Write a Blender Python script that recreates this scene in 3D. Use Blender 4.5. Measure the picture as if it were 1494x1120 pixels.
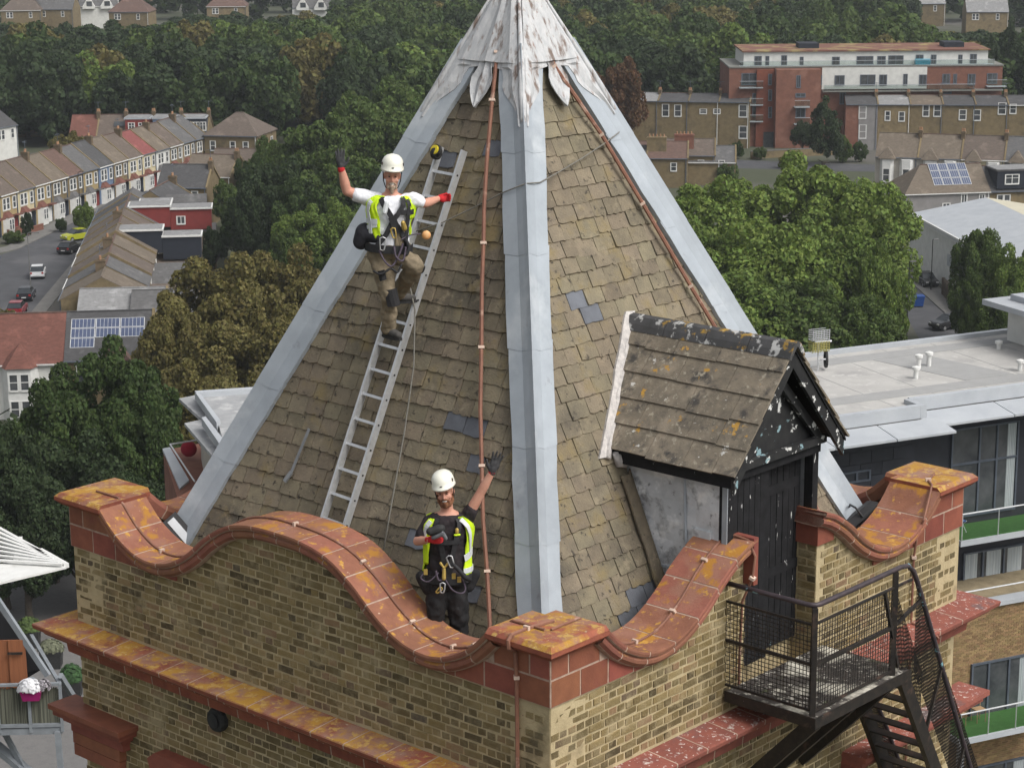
import bpy, bmesh, math, random
import numpy as np
from mathutils import Vector, Matrix
random.seed(7); RNG = np.random.default_rng(7)
for o in list(bpy.data.objects): bpy.data.objects.remove(o, do_unlink=True)
SC = bpy.context.scene
COL = SC.collection
R = math.radians
# ------------------------------------------------------------------ camera
CAM = (-1.127, -17.276, 7.198)
F_PX, YAW, PITCH, ROLL = 3123.7, 0.04716, 0.2439, -0.00713     # focal length for a 1494 px wide frame
fwd = Vector((math.sin(YAW)*math.cos(PITCH), math.cos(YAW)*math.cos(PITCH), -math.sin(PITCH)))
rt0 = Vector((math.cos(YAW), -math.sin(YAW), 0)); up0 = rt0.cross(fwd)
rt = rt0*math.cos(ROLL) + up0*math.sin(ROLL); up = -rt0*math.sin(ROLL) + up0*math.cos(ROLL)
cd = bpy.data.cameras.new('camera'); cam = bpy.data.objects.new('camera', cd); COL.objects.link(cam)
m = Matrix((rt, up, -fwd)).transposed().to_4x4(); m.translation = CAM; cam.matrix_world = m
cd.sensor_fit = 'HORIZONTAL'; cd.sensor_width = 36.0; cd.lens = 36.0*F_PX/1494.0
cd.clip_start = 0.5; cd.clip_end = 6000
SC.camera = cam
# ------------------------------------------------------------------ sky, sun, exposure (overcast day)
SUN_EL, SUN_AZ = 50.0, 128.0          # azimuth clockwise from +Y: the sun stands behind the camera, to the right
wd = bpy.data.worlds.new('World'); SC.world = wd; wd.use_nodes = True
wn = wd.node_tree.nodes; wl = wd.node_tree.links; wn.clear()
sky = wn.new('ShaderNodeTexSky'); sky.sky_type = 'NISHITA'; sky.sun_disc = False
sky.sun_elevation = R(SUN_EL); sky.sun_rotation = R(SUN_AZ); sky.dust_density = 5.0; sky.air_density = 1.0; sky.ozone_density = 1.0
hs = wn.new('ShaderNodeHueSaturation'); hs.inputs['Saturation'].default_value = 0.22
bg = wn.new('ShaderNodeBackground'); bg.inputs['Strength'].default_value = 0.15
wo = wn.new('ShaderNodeOutputWorld')
wl.new(sky.outputs[0], hs.inputs['Color']); wl.new(hs.outputs[0], bg.inputs['Color']); wl.new(bg.outputs[0], wo.inputs[0])
sd = bpy.data.lights.new('sun', 'SUN'); sd.energy = 1.35; sd.angle = R(30); sd.color = (1.0, 0.965, 0.91)
so = bpy.data.objects.new('sun', sd); COL.objects.link(so)
sv = Vector((math.sin(R(SUN_AZ))*math.cos(R(SUN_EL)), math.cos(R(SUN_AZ))*math.cos(R(SUN_EL)), math.sin(R(SUN_EL))))
so.rotation_euler = sv.to_track_quat('Z', 'Y').to_euler(); so.location = (40, -40, 60)
vs = SC.view_settings; vs.view_transform = 'Standard'; vs.look = 'None'; vs.gamma = 1.0; vs.exposure = 0.30; vs.use_curve_mapping = False
SC.render.engine = 'CYCLES'
try:
    SC.cycles.max_bounces = 5; SC.cycles.transparent_max_bounces = 6
except Exception: pass
# ------------------------------------------------------------------ helpers
GZ = -43.0                            # street level; z = 0 is the foot of the red corner blocks of the tower
def ray(x, y):
    return fwd + rt*((x-747)/F_PX) - up*((y-560)/F_PX)
def at_z(x, y, z):
    d = ray(x, y); return Vector(CAM) + d*((z-CAM[2])/d.z)
def at_y(x, y, yy):
    d = ray(x, y); return Vector(CAM) + d*((yy-CAM[1])/d.y)
WM = {}                               # world matrices of the parents
def wmat(o): return WM.get(o.name, Matrix.Identity(4))
def link(o, parent=None, mw=None):
    COL.objects.link(o)
    if mw is not None: o.matrix_basis = mw
    if parent is not None:
        o.parent = parent; o.matrix_parent_inverse = wmat(parent).inverted()
    WM[o.name] = mw if mw is not None else Matrix.Identity(4)
    return o
def tag(o, label=None, cat=None, group=None, kind=None):
    if label: o['label'] = label
    if cat: o['category'] = cat
    if group: o['group'] = group
    if kind: o['kind'] = kind
    return o
def empty(name, loc=(0, 0, 0), rz=0.0):
    e = bpy.data.objects.new(name, None); e.empty_display_size = 0.2
    return link(e, None, Matrix.Translation(Vector(loc)) @ Matrix.Rotation(rz, 4, 'Z'))
def fixn(me):
    bm = bmesh.new(); bm.from_mesh(me); bmesh.ops.recalc_face_normals(bm, faces=bm.faces); bm.to_mesh(me); bm.free()
class MB:
    """collects shapes; build() links them as ONE mesh object"""
    def __init__(s, xf=None): s.v = []; s.f = []; s.xf = xf
    def add(s, vs_, fs_, xf=None):
        n = len(s.v); x = xf or s.xf
        s.v += [tuple(x @ Vector(p)) if x is not None else tuple(p) for p in vs_]
        s.f += [tuple(i+n for i in f) for f in fs_]; return s
    def box(s, x0, x1, y0, y1, z0, z1, xf=None):
        return s.add([(x0,y0,z0),(x1,y0,z0),(x1,y1,z0),(x0,y1,z0),(x0,y0,z1),(x1,y0,z1),(x1,y1,z1),(x0,y1,z1)],
                     [(0,3,2,1),(4,5,6,7),(0,1,5,4),(1,2,6,5),(2,3,7,6),(3,0,4,7)], xf)
    def quad(s, a, b, c, d): return s.add([a,b,c,d],[(0,1,2,3)])
    def prism(s, poly, y0, y1, xf=None):            # polygon in x,z pushed along y
        n = len(poly)
        return s.add([(p[0],y0,p[1]) for p in poly]+[(p[0],y1,p[1]) for p in poly],
              [tuple(range(n)), tuple(range(2*n-1,n-1,-1))]+[(i,i+n,(i+1)%n+n,(i+1)%n) for i in range(n)], xf)
    def prismz(s, poly, z0, z1, xf=None):           # polygon in x,y pushed along z
        n = len(poly)
        return s.add([(p[0],p[1],z0) for p in poly]+[(p[0],p[1],z1) for p in poly],
              [tuple(range(n-1,-1,-1)), tuple(range(n,2*n))]+[(i,(i+1)%n,(i+1)%n+n,i+n) for i in range(n)], xf)
    def loft(s, rings, cap=True):
        k = len(rings[0]); vs_ = [p for r in rings for p in r]; fs_ = []
        for a in range(len(rings)-1):
            for i in range(k):
                j = (i+1) % k; fs_.append((a*k+i, a*k+j, (a+1)*k+j, (a+1)*k+i))
        if cap: fs_ += [tuple(range(k-1,-1,-1)), tuple(range((len(rings)-1)*k, len(rings)*k))]
        return s.add(vs_, fs_)
    def tube(s, pts, r, n=6, flat=1.0):
        pts = [Vector(p) for p in pts]; rings = []; rr = r if isinstance(r, (list, tuple)) else [r]*len(pts); ref = None
        for i, p in enumerate(pts):
            t = (pts[min(i+1, len(pts)-1)]-pts[max(i-1, 0)]).normalized()
            if ref is None: ref = Vector((0,0,1)) if abs(t.z) < .9 else Vector((1,0,0))
            a = (ref - t*ref.dot(t)).normalized(); b = t.cross(a); ref = a
            rings.append([tuple(p + a*math.cos(2*math.pi*k/n)*rr[i]*flat + b*math.sin(2*math.pi*k/n)*rr[i]) for k in range(n)])
        return s.loft(rings)
    def bar(s, a, b, w, h=None, upv=(0,0,1)):       # rectangular bar from a to b
        a = Vector(a); b = Vector(b); t = (b-a).normalized(); h = h or w; u_ = Vector(upv)
        if abs(t.dot(u_)) > .98: u_ = Vector((1,0,0))
        x = t.cross(u_).normalized()*w/2; y = x.cross(t).normalized()*h/2
        r = lambda p: [tuple(p-x-y), tuple(p+x-y), tuple(p+x+y), tuple(p-x+y)]
        return s.loft([r(a), r(b)])
    def shell(s, grid, off):                        # grid[i][j] of points, thickened by the vector off (or per-point function)
        ni, nj = len(grid), len(grid[0]); A = [Vector(p) for r_ in grid for p in r_]
        B = [p + (off(p) if callable(off) else Vector(off)) for p in A]; n = ni*nj; ix = lambda i, j: i*nj+j; fs_ = []
        for i in range(ni-1):
            for j in range(nj-1):
                q = (ix(i,j), ix(i+1,j), ix(i+1,j+1), ix(i,j+1)); fs_ += [q, tuple(n+k for k in reversed(q))]
        for i in range(ni-1):
            for j in (0, nj-1): fs_.append((ix(i,j), ix(i+1,j), n+ix(i+1,j), n+ix(i,j)))
        for j in range(nj-1):
            for i in (0, ni-1): fs_.append((ix(i,j), ix(i,j+1), n+ix(i,j+1), n+ix(i,j)))
        return s.add([tuple(p) for p in A+B], fs_)
    def lathe(s, prof, n=16, xf=None, cap=True):    # (r, z) profile about z
        rings = [[(r_*math.cos(2*math.pi*k/n), r_*math.sin(2*math.pi*k/n), z_) for k in range(n)] for r_, z_ in prof]
        x = xf or Matrix.Identity(4)
        return s.loft([[tuple(x @ Vector(p)) for p in r_] for r_ in rings], cap)
    def mesh(s, name, mat, smooth=False, fix=True):
        me = bpy.data.meshes.new(name); me.from_pydata(s.v, [], s.f)
        if fix: fixn(me)
        if smooth: me.shade_smooth()
        if mat is not None: me.materials.append(mat)
        return me
    def build(s, name, mat, parent=None, smooth=False, mw=None, fix=True, kind=None, label=None):
        o = bpy.data.objects.new(name, s.mesh(name, mat, smooth, fix))
        link(o, parent, mw if mw is not None else (wmat(parent) if False else None))
        if kind: o['kind'] = kind
        if label: o['label'] = label
        return o
def inst(name, me, parent, mw):
    return link(bpy.data.objects.new(name, me), parent, mw)
# ------------------------------------------------------------------ materials
MATS = {}
def lin(c):
    return tuple(((v/255)/12.92 if v/255 <= .04045 else ((v/255+.055)/1.055)**2.4) for v in c)
def mat(name, c1, c2=None, scale=3.0, detail=6.0, rough=.8, rnd=0.0, hrnd=0.0, bump=0.0, bscale=None, metal=0.0, spots=(), stretch=(1,1,1), contrast=(.35,.65), spec=.3, transl=0.0, ramp=None):
    """c1..c2 blended by world-space noise; rnd: value change from piece to piece; spots: (colour, scale, lo, hi, top_only, stretch)"""
    if name in MATS: return MATS[name]
    M = bpy.data.materials.new(name); M.use_nodes = True; N = M.node_tree.nodes; L = M.node_tree.links
    P = N['Principled BSDF']; P.inputs['Roughness'].default_value = rough; P.inputs['Metallic'].default_value = metal
    P.inputs['Specular IOR Level'].default_value = spec
    geo = N.new('ShaderNodeNewGeometry'); oi = N.new('ShaderNodeObjectInfo')
    def coords(st):
        mp = N.new('ShaderNodeMapping'); mp.inputs['Scale'].default_value = st; L.new(geo.outputs['Position'], mp.inputs['Vector']); return mp.outputs[0]
    def noise(sc, st=(1,1,1), det=detail):
        n = N.new('ShaderNodeTexNoise'); n.inputs['Scale'].default_value = sc; n.inputs['Detail'].default_value = det; n.inputs['Roughness'].default_value = .62
        L.new(coords(st), n.inputs['Vector']); return n.outputs['Fac']
    def mr(inp, a, b, c=0., d=1.):
        n = N.new('ShaderNodeMapRange'); n.clamp = True
        for k, v_ in zip(('From Min','From Max','To Min','To Max'), (a,b,c,d)): n.inputs[k].default_value = v_
        L.new(inp, n.inputs['Value']); return n.outputs[0]
    def math2(op, a, b):
        n = N.new('ShaderNodeMath'); n.operation = op
        for i, v_ in enumerate((a,b)):
            if isinstance(v_, (int,float)): n.inputs[i].default_value = v_
            else: L.new(v_, n.inputs[i])
        return n.outputs[0]
    def mix(fac, a, b, mode='MIX'):
        n = N.new('ShaderNodeMix'); n.data_type = 'RGBA'; n.blend_type = mode
        if isinstance(fac, (int,float)): n.inputs[0].default_value = fac
        else: L.new(fac, n.inputs[0])
        for i, v_ in ((6,a),(7,b)):
            if isinstance(v_, tuple): n.inputs[i].default_value = (*v_[:3], 1)
            else: L.new(v_, n.inputs[i])
        return n.outputs[2]
    rv = math2('FRACT', math2('ADD', oi.outputs['Random'], geo.outputs['Random Per Island']), 0.0)
    if ramp:
        cr = N.new('ShaderNodeValToRGB'); cr.color_ramp.interpolation = 'LINEAR'; els = cr.color_ramp.elements
        while len(els) < len(ramp): els.new(0.5)
        for e_, (p_, c_) in zip(els, ramp): e_.position = p_; e_.color = (*c_, 1)
        L.new(rv, cr.inputs[0]); base = cr.outputs[0]
        if c2: base = mix(mr(noise(scale, stretch), *contrast, 0., .6), base, c2)
    else:
        base = mix(mr(noise(scale, stretch), *contrast), c1, c2 if c2 else tuple(x*.75 for x in c1))
    if rnd or hrnd:
        hsn = N.new('ShaderNodeHueSaturation'); L.new(base, hsn.inputs['Color'])
        L.new(mr(rv, 0, 1, 1-rnd, 1+rnd), hsn.inputs['Value'])
        if hrnd:
            r2 = math2('FRACT', math2('MULTIPLY', rv, 7.31), 0.0); L.new(mr(r2, 0, 1, .5-hrnd, .5+hrnd), hsn.inputs['Hue'])
        base = hsn.outputs[0]
    for sp in spots:
        col, sc_, lo, hi = sp[:4]; top = sp[4] if len(sp) > 4 else False; st = sp[5] if len(sp) > 5 else (1,1,1)
        f_ = mr(noise(sc_, st, 5.0), lo, hi)
        if top:
            sx = N.new('ShaderNodeSeparateXYZ'); L.new(geo.outputs['Normal'], sx.inputs[0]); f_ = math2('MULTIPLY', f_, mr(sx.outputs['Z'], .3, .7))
        base = mix(f_, base, col)
    L.new(base, P.inputs['Base Color'])
    if bump:
        b = N.new('ShaderNodeBump'); b.inputs['Strength'].default_value = bump; b.inputs['Distance'].default_value = .02
        L.new(noise(bscale or scale*4, (1,1,1), 5.0), b.inputs['Height']); L.new(b.outputs[0], P.inputs['Normal'])
    if transl:
        tr = N.new('ShaderNodeBsdfTranslucent'); L.new(base, tr.inputs[0]); mx = N.new('ShaderNodeMixShader'); mx.inputs[0].default_value = transl
        L.new(P.outputs[0], mx.inputs[1]); L.new(tr.outputs[0], mx.inputs[2]); L.new(mx.outputs[0], N['Material Output'].inputs[0])
    MATS[name] = M; return M
def glass(name='window_glass', col=(.03,.035,.04), rough=.06):
    return mat(name, col, tuple(c*1.6 for c in col), scale=.6, rough=rough, spec=.6)

M_GLASS = bpy.data.materials.new('clear_glass'); M_GLASS.use_nodes = True; _N = M_GLASS.node_tree.nodes; _L = M_GLASS.node_tree.links; _N.clear()
_t = _N.new('ShaderNodeBsdfTransparent'); _t.inputs[0].default_value = (.86,.91,.90,1); _g = _N.new('ShaderNodeBsdfGlossy'); _g.inputs['Roughness'].default_value = .05; _m = _N.new('ShaderNodeMixShader'); _m.inputs[0].default_value = .10; _o = _N.new('ShaderNodeOutputMaterial'); _L.new(_t.outputs[0], _m.inputs[1]); _L.new(_g.outputs[0], _m.inputs[2]); _L.new(_m.outputs[0], _o.inputs[0])
# ================================================================== THE TOWER
W = 6.8; S2 = 2**-.5; KR = 2.263; AZ = 6.0       # wall length, roof slope (rise per run), apex height
def TP(u, v, z): return Vector(((v-u)*S2, (u+v)*S2, z))
XL, YL = Vector((S2,-S2,0)), Vector((S2,S2,0))     # -U, +V
def frame(o, x, y, z=(0,0,1)):
    mm = Matrix((Vector(x), Vector(y), Vector(z))).transposed().to_4x4(); mm.translation = Vector(o); return mm
UU, VV = Vector((-S2,S2,0)), Vector((S2,S2,0))
FRAMES = {'left': frame(TP(W,0,0), -UU, VV), 'right': frame(TP(0,0,0), VV, UU),
          'back_left': frame(TP(W,W,0), -VV, -UU), 'back_right': frame(TP(0,W,0), UU, -VV)}
m_brick = mat('stock_brick', (.25,.19,.09), (.33,.28,.17), scale=9, rough=.95, bump=.6, bscale=60, contrast=(.45,.8),
    ramp=[(0.0,(.065,.049,.026)),(.09,(.115,.086,.04)),(.34,(.17,.127,.057)),(.64,(.215,.16,.07)),(.84,(.265,.20,.095)),(.94,(.235,.145,.082)),(1.0,(.10,.08,.055))],
    spots=[((.32,.26,.15),3.2,.54,.66),((.12,.095,.05),.8,.5,.7),((.05,.045,.032),1.1,.60,.78)])
m_mortar = mat('lime_mortar', (.47,.385,.235), (.37,.30,.175), scale=5, rough=1, bump=.5, bscale=40, spots=[((.12,.10,.06),1.2,.58,.75)])
m_terra = mat('terracotta', (.255,.088,.053), (.195,.066,.042), scale=6, rough=.6, rnd=.16, hrnd=.012, bump=.15, bscale=50, spots=[((.20,.06,.05),2.0,.55,.7)])
m_terra_top = mat('lichened_terracotta', (.265,.112,.07), (.205,.084,.054), scale=6, rough=.8, rnd=.14, hrnd=.01, bump=.3, bscale=40,
    spots=[((.27,.13,.09),2.2,.5,.62,True),((.36,.17,.03),4.2,.54,.62,True),((.46,.25,.05),9,.59,.65,True),((.5,.38,.28),14,.68,.72,True)])
m_terra_sill = mat('yellowed_terracotta', (.28,.09,.05), (.2,.06,.04), scale=6, rough=.85, rnd=.15, bump=.3, bscale=40,
    spots=[((.27,.15,.11),2.0,.42,.56,True),((.37,.20,.035),3.4,.45,.56,True),((.43,.27,.08),11,.54,.62,True),((.24,.11,.07),7,.54,.64,True),((.52,.45,.33),19,.66,.72,True)])
m_terra_white = mat('bird_limed_terracotta', (.26,.085,.06), (.2,.07,.055), scale=6, rough=.85, rnd=.15, bump=.3, bscale=40,
    spots=[((.13,.10,.10),1.5,.56,.66,True),((.52,.46,.42),8,.60,.68,True,(1,1,1)),((.6,.55,.52),22,.60,.66,True)])
m_joint = mat('pale_joint', (.44,.33,.26), (.31,.21,.16), scale=12, rough=.9)
m_slate = mat('stone_slate', (.20,.168,.115), (.155,.132,.095), scale=7, rough=.92, rnd=.15, hrnd=.012, bump=.5, bscale=45,
    spots=[((.085,.075,.06),.9,.53,.70),((.21,.165,.085),2.1,.56,.70),((.25,.21,.145),5,.58,.72),((.055,.047,.038),13,.60,.68),((.22,.185,.13),30,.6,.7)])
m_blue_slate = mat('blue_grey_slate', (.13,.14,.16), (.10,.105,.12), scale=6, rough=.6, rnd=.2, bump=.2)
m_deck = mat('roof_felt', (.05,.044,.036), rough=1)
m_lead = mat('sheet_lead', (.35,.385,.42), (.29,.32,.35), scale=2.4, rough=.5, rnd=.07, bump=.12, bscale=9, spots=[((.42,.45,.475),1.6,.55,.7),((.22,.23,.24),5,.66,.78)])
m_crown = mat('streaked_lead', (.52,.52,.52), (.40,.41,.42), scale=4, rough=.7, bump=.15, bscale=20, stretch=(5,5,.7),
    spots=[((.17,.13,.11),4.5,.54,.66,False,(2.2,2.2,.10)),((.26,.19,.16),8,.60,.72,False,(2.6,2.6,.09))])
m_gutter = mat('gutter_lead', (.12,.12,.12), (.08,.08,.075), scale=3, rough=.8)
tower = tag(empty('brick_tower', TP(W/2,W/2,GZ)), 'square yellow brick tower with tall slated pyramid spire and curved terracotta parapet', 'tower')
# coping line: height of the outer top edge against the distance from the middle of the wall
_s = [0,.37,.74,1.07,1.36,1.67,1.96,2.2,2.42,2.58,2.755]; _z = [.90,.885,.80,.61,.38,.215,.165,.195,.29,.40,.567]
def hermite(xs, ys, x):
    n = len(xs); x = min(max(x, xs[0]), xs[-1]); i = max(k for k in range(n-1) if xs[k] <= x+1e-9)
    d = lambda k: 0 if k == 0 else (ys[min(k+1,n-1)]-ys[k-1])/(xs[min(k+1,n-1)]-xs[k-1])
    h = xs[i+1]-xs[i]; t = (x-xs[i])/h
    return (2*t**3-3*t*t+1)*ys[i]+(t**3-2*t*t+t)*h*d(i)+(-2*t**3+3*t*t)*ys[i+1]+(t**3-t*t)*h*d(i+1)
def zc(x): return hermite(_s, _z, abs(x-W/2))
def nrm(x):
    e = .01; d = (zc(x+e)-zc(x-e))/(2*e); l = math.hypot(1, d); return (-d/l, 1/l)
SECT = [(-.115,0),(-.12,-.02),(-.115,-.045),(-.09,-.055),(-.085,-.065),(-.10,-.085),(-.098,-.115),(-.07,-.145),(-.03,-.155),(.0,-.158),(.5,-.15),(.52,-.05),(.5,0)]
OPEN = {'right': (2.86, 4.02)}
def arc_pts(a, b):                     # points evenly spaced along the curve
    n = 400; xs = [a+(b-a)*i/n for i in range(n+1)]; L = [0]
    for i in range(n): L.append(L[-1]+math.hypot(xs[i+1]-xs[i], zc(xs[i+1])-zc(xs[i])))
    def X(l):
        i = min(max(int(np.searchsorted(L, l))-1, 0), n-1); return xs[i]+(xs[i+1]-xs[i])*(l-L[i])/max(L[i+1]-L[i],1e-9)
    return X, L[-1]
def ring(x, grow=0.0, sect=SECT):
    n_ = nrm(x); z0 = zc(x); out = []
    for (y, d) in sect: out.append((x+n_[0]*(d-grow), y+(grow if y < 0 else -grow), z0+n_[1]*(d-grow)))
    return out
def coping(side, a, b, sub=None):
    fr = FRAMES[side]; X, T = arc_pts(a, b); n = max(1, round(T/.345)); vis = side in ('left','right')
    bed = MB(fr); bed.loft([ring(X(T*i/(n*12)), .0035) for i in range(n*12+1)]); bed.build('coping_joint', m_joint, tower)
    for i in range(n):
        l0, l1 = T*i/n + (.0085 if i else 0), T*(i+1)/n - (.0085 if i < n-1 else 0)
        mb = MB(fr); k = 12; mb.loft([ring(X(l0+(l1-l0)*j/k), 0) for j in range(k+1)])
        o = mb.build('coping_stone', m_terra_top, tower, smooth=False)
    return n
for side in FRAMES:
    if side in OPEN: coping(side, .645, OPEN[side][0]); coping(side, OPEN[side][1], W-.645)
    else: coping(side, .645, W-.645)
# corner caps (L-shaped slab over the meeting walls) and the red corner blocks below
corners = {'F': (0,0,1,1), 'L': (W,0,-1,1), 'R': (0,W,1,-1), 'B': (W,W,-1,-1)}
for nm, (cu, cv, du, dv) in corners.items():
    def lpoly(o, arm, inn): return [(-o,-o),(arm,-o),(arm,inn),(inn,inn),(inn,arm),(-o,arm)]
    def lay(poly, z0, z1, mb): 
        n = len(poly); mb.loft([[tuple(TP(cu+du*p[0], cv+dv*p[1], z0)) for p in poly[0]],[tuple(TP(cu+du*p[0], cv+dv*p[1], z1)) for p in poly[1]]]); return mb
    mb = MB(); lay((lpoly(.075,.64,.5), lpoly(.12,.65,.52)), .47, .515, mb); lay((lpoly(.125,.652,.522), lpoly(.125,.652,.522)), .517, .56, mb); lay((lpoly(.12,.65,.52), lpoly(.08,.65,.50)), .562, .60, mb)
    mb.build('corner_cap', m_terra_sill, tower)
    mb = MB(); lay((lpoly(.018,.64,.5), lpoly(.018,.64,.5)), .004, .47, mb); mb.build('corner_core', m_joint, tower)
def under(x): 
    return zc(x)-.155*nrm(x)[1] if x > .645 else .468
def red_blocks(side, flip):
    fr = FRAMES[side]; g = .0105
    xs = [.645+1.1*i/16 for i in range(17)]; mb = MB(fr); mb.prism([(x if not flip else W-x, .005) for x in (xs[0], xs[-1])] + [(x if not flip else W-x, max(under(x)-.006, .009)) for x in reversed(xs)], -.018, .28); mb.build('terracotta_joint', m_joint, tower)
    def block(a, b, z0, top):
        n = 6; xs = [a+g+(b-a-2*g)*i/n for i in range(n+1)]; pl = [(x if not flip else W-x, z0+g) for x in xs]+[(x if not flip else W-x, max(min(top, under(x)-.004)-g, z0+g+.004)) for x in reversed(xs)]
        mb = MB(fr); mb.prism(pl, -.022, .3); mb.build('terracotta_block', m_terra, tower)
    for a, b in ((-.015,.38),(.38,.76),(.76,1.12)): block(a, b, 0.0, .255)
    for a, b in ((-.015,.22),(.22,.645)): block(a, b, .255, .468)
    n = 10; xs = [1.127+.62*i/n for i in range(n+1)]
    pl = [(x if not flip else W-x, .004) for x in (xs[0], xs[-1])] + [(x if not flip else W-x, max(under(x)-.004, .008)) for x in reversed(xs)]
    mb = MB(fr); mb.prism(pl, -.021, .3); mb.build('terracotta_block', m_terra, tower)
for sd_ in FRAMES:
    for fl in (False, True): red_blocks(sd_, fl)
# stub ends beside the door
mb = MB(FRAMES['right']); mb.box(2.80,2.868,-.118,.5,.40,zc(2.86)+.012); mb.build('terracotta_block', m_terra, tower)
mb = MB(FRAMES['right']); mb.prism([(4.012,.47),(4.30,.47),(4.30,under(4.30)-.003),(4.012,under(4.012)-.003)], -.02, .45); mb.build('terracotta_block', m_terra, tower)
# string course
SP = [(0,-.845),(-.345,-.872),(-.352,-.885),(-.345,-.925),(-.27,-.975),(-.255,-1.0),(-.20,-1.01),(-.185,-1.05),(-.10,-1.075),(-.085,-1.20),(0,-1.205)]
for side in FRAMES:
    fr = FRAMES[side]; n = 15; q = W/n; mt = m_terra_sill if side in ('left','back_left') else m_terra_white
    bed = MB(fr); bed.loft([[(0+y+.0018,y+.0018,z-.0015) for y, z in SP],[(W-y-.0018,y+.0018,z-.0015) for y, z in SP]]); bed.build('string_course_joint', m_joint, tower)
    for i in range(n):
        a = lambda y: (y if i == 0 else q*i+.009); b = lambda y: (W-y if i == n-1 else q*(i+1)-.009)
        mb = MB(fr); mb.loft([[(a(y),y,z) for y, z in SP],[(b(y),y,z) for y, z in SP]]); mb.build('string_course_stone', mt, tower)
# walls: a mortar core with every brick set proud of it
BT, CO = .0815, .081                 # course height
def wall_top(side, x):
    if x < .02 or x > W-.02: return 0.0
    return min(under(x), 1.0) if (1.0 < x < W-1.0) else 0.0
walls = {}
for side, fr in FRAMES.items():
    mb = MB(fr); nseg = 48; rings = []
    spans = [(0.0, W)] if side not in OPEN else [(0.0, OPEN[side][0]-.02), (OPEN[side][1]+.02, W)]
    for a, b in spans:
        xs = [a+(b-a)*i/nseg for i in range(nseg+1)]
        mb.loft([[(x,.006,-.9),(x,.47,-.9),(x,.47,max(wall_top(side,x)+.004,-.05)),(x,.006,max(wall_top(side,x)+.004,-.05))] for x in xs])
    if side in OPEN: mb.box(OPEN[side][0]-.03, OPEN[side][1]+.03, .30, .47, -.9, -.52)
    mb.box(0.012, W-.012, .006, .47, -40.0, -.905)
    walls[side] = mb.build('parapet_wall', m_mortar, tower)
def brick_proto(l, seed):
    r_ = random.Random(seed); mb = MB(); h = CO-.020; j = lambda s_: r_.uniform(-s_, s_); P = []
    mb.v = []; f = .004
    x0, x1 = -l/2, l/2; pts = []
    for (y, ins) in ((.0, f),(.004, 0),(.05, 0)):
        pts += [(x0+ins+j(.004),y+(j(.0025) if y == 0 else 0),ins+j(.0055)),(x1-ins+j(.004),y+(j(.0025) if y == 0 else 0),ins+j(.0055)),(x1-ins+j(.004),y+(j(.0025) if y == 0 else 0),h-ins+j(.0055)),(x0+ins+j(.004),y+(j(.0025) if y == 0 else 0),h-ins+j(.0055))]
    fs = [(0,1,2,3)]
    for k in range(2):
        for i in range(4): fs.append((k*4+i, (k+1)*4+i, (k+1)*4+(i+1)%4, k*4+(i+1)%4))
    return pts, fs
LS, LH = .228, .114
protos = {'s': [brick_proto(LS-.020, i) for i in range(5)], 'h': [brick_proto(LH-.020, 50+i) for i in range(5)]}
pmesh = {k: [MB().add(*p).mesh('brick', m_brick) for p in v_] for k, v_ in protos.items()}
for side in ('left', 'right'):
    fr = FRAMES[side]; spots_ = []
    for row in range(-40, 14):
        z0 = row*CO - .003
        if -1.21 < z0+CO*.9 and z0 < -.845-CO*.1 and z0 > -1.205-CO: continue
        if z0 < -3.1: continue
        hdr = row % 2 == 0; l = LH if hdr else LS
        x = (.0 if hdr else -LH*.0); 
        if not hdr: x = .057
        else: x = .0
        xs = []
        if not hdr: xs.append((.0285, 'c', .057))
        while x + l <= W-.0 + .001:
            xs.append((x+l/2, 'h' if hdr else 's', l)); x += l
        for (xc, kind, ll) in xs:
            if kind == 'c': continue
            if z0 > -.845:
                tp = min(wall_top(side, xc-ll*.4), wall_top(side, xc+ll*.4))
                if z0+CO-.02 > tp+.012: continue
                if side in OPEN and OPEN[side][0]-.05 < xc < OPEN[side][1]+.05: continue
            spots_.append((xc, z0, kind))
    # the bricks nearest the camera (by the front corner) are pieces of their own
    cx = W if side == 'left' else 0.0
    order = sorted(range(len(spots_)), key=lambda i: abs(spots_[i][0]-cx) + .6*abs(spots_[i][1]+.4) + (3 if spots_[i][2] == 'h' else 0) + (2 if spots_[i][1] < -1 else 0))
    solo = set(order[:150]); rest = MB()
    for i, (xc, z0, kind) in enumerate(spots_):
        k = random.randrange(5); rec = random.uniform(-.002, .006)
        mm = fr @ Matrix.Translation((xc+random.uniform(-.003,.003), rec-.0035, z0+random.uniform(-.003,.003))) @ Matrix.Rotation(random.uniform(-.012,.012), 4, 'Y')
        if i in solo: inst('brick', pmesh[kind][k], walls[side], mm)
        else: rest.add(*protos[kind][k], xf=mm)
    rest.build('brickwork', m_brick, walls[side], kind='stuff', fix=False)
# brick return beside the door opening
for xj in (OPEN['right'][1]+.018,):
    fr = FRAMES['right'] @ Matrix.Translation((xj,0,0)) @ Matrix.Rotation(R(-90), 4, 'Z'); mb = MB()
    for row in range(-8, 6):
        hdr = row % 2; l = LH if hdr else LS; x = -.0-.46
        while x + l < .02:
            mb.add(*protos['h' if hdr else 's'][random.randrange(5)], xf=fr @ Matrix.Translation((x+l/2, -.006, row*CO-.003))); x += l
    mb.build('brickwork', m_brick, walls['right'], kind='stuff', fix=False)
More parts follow.
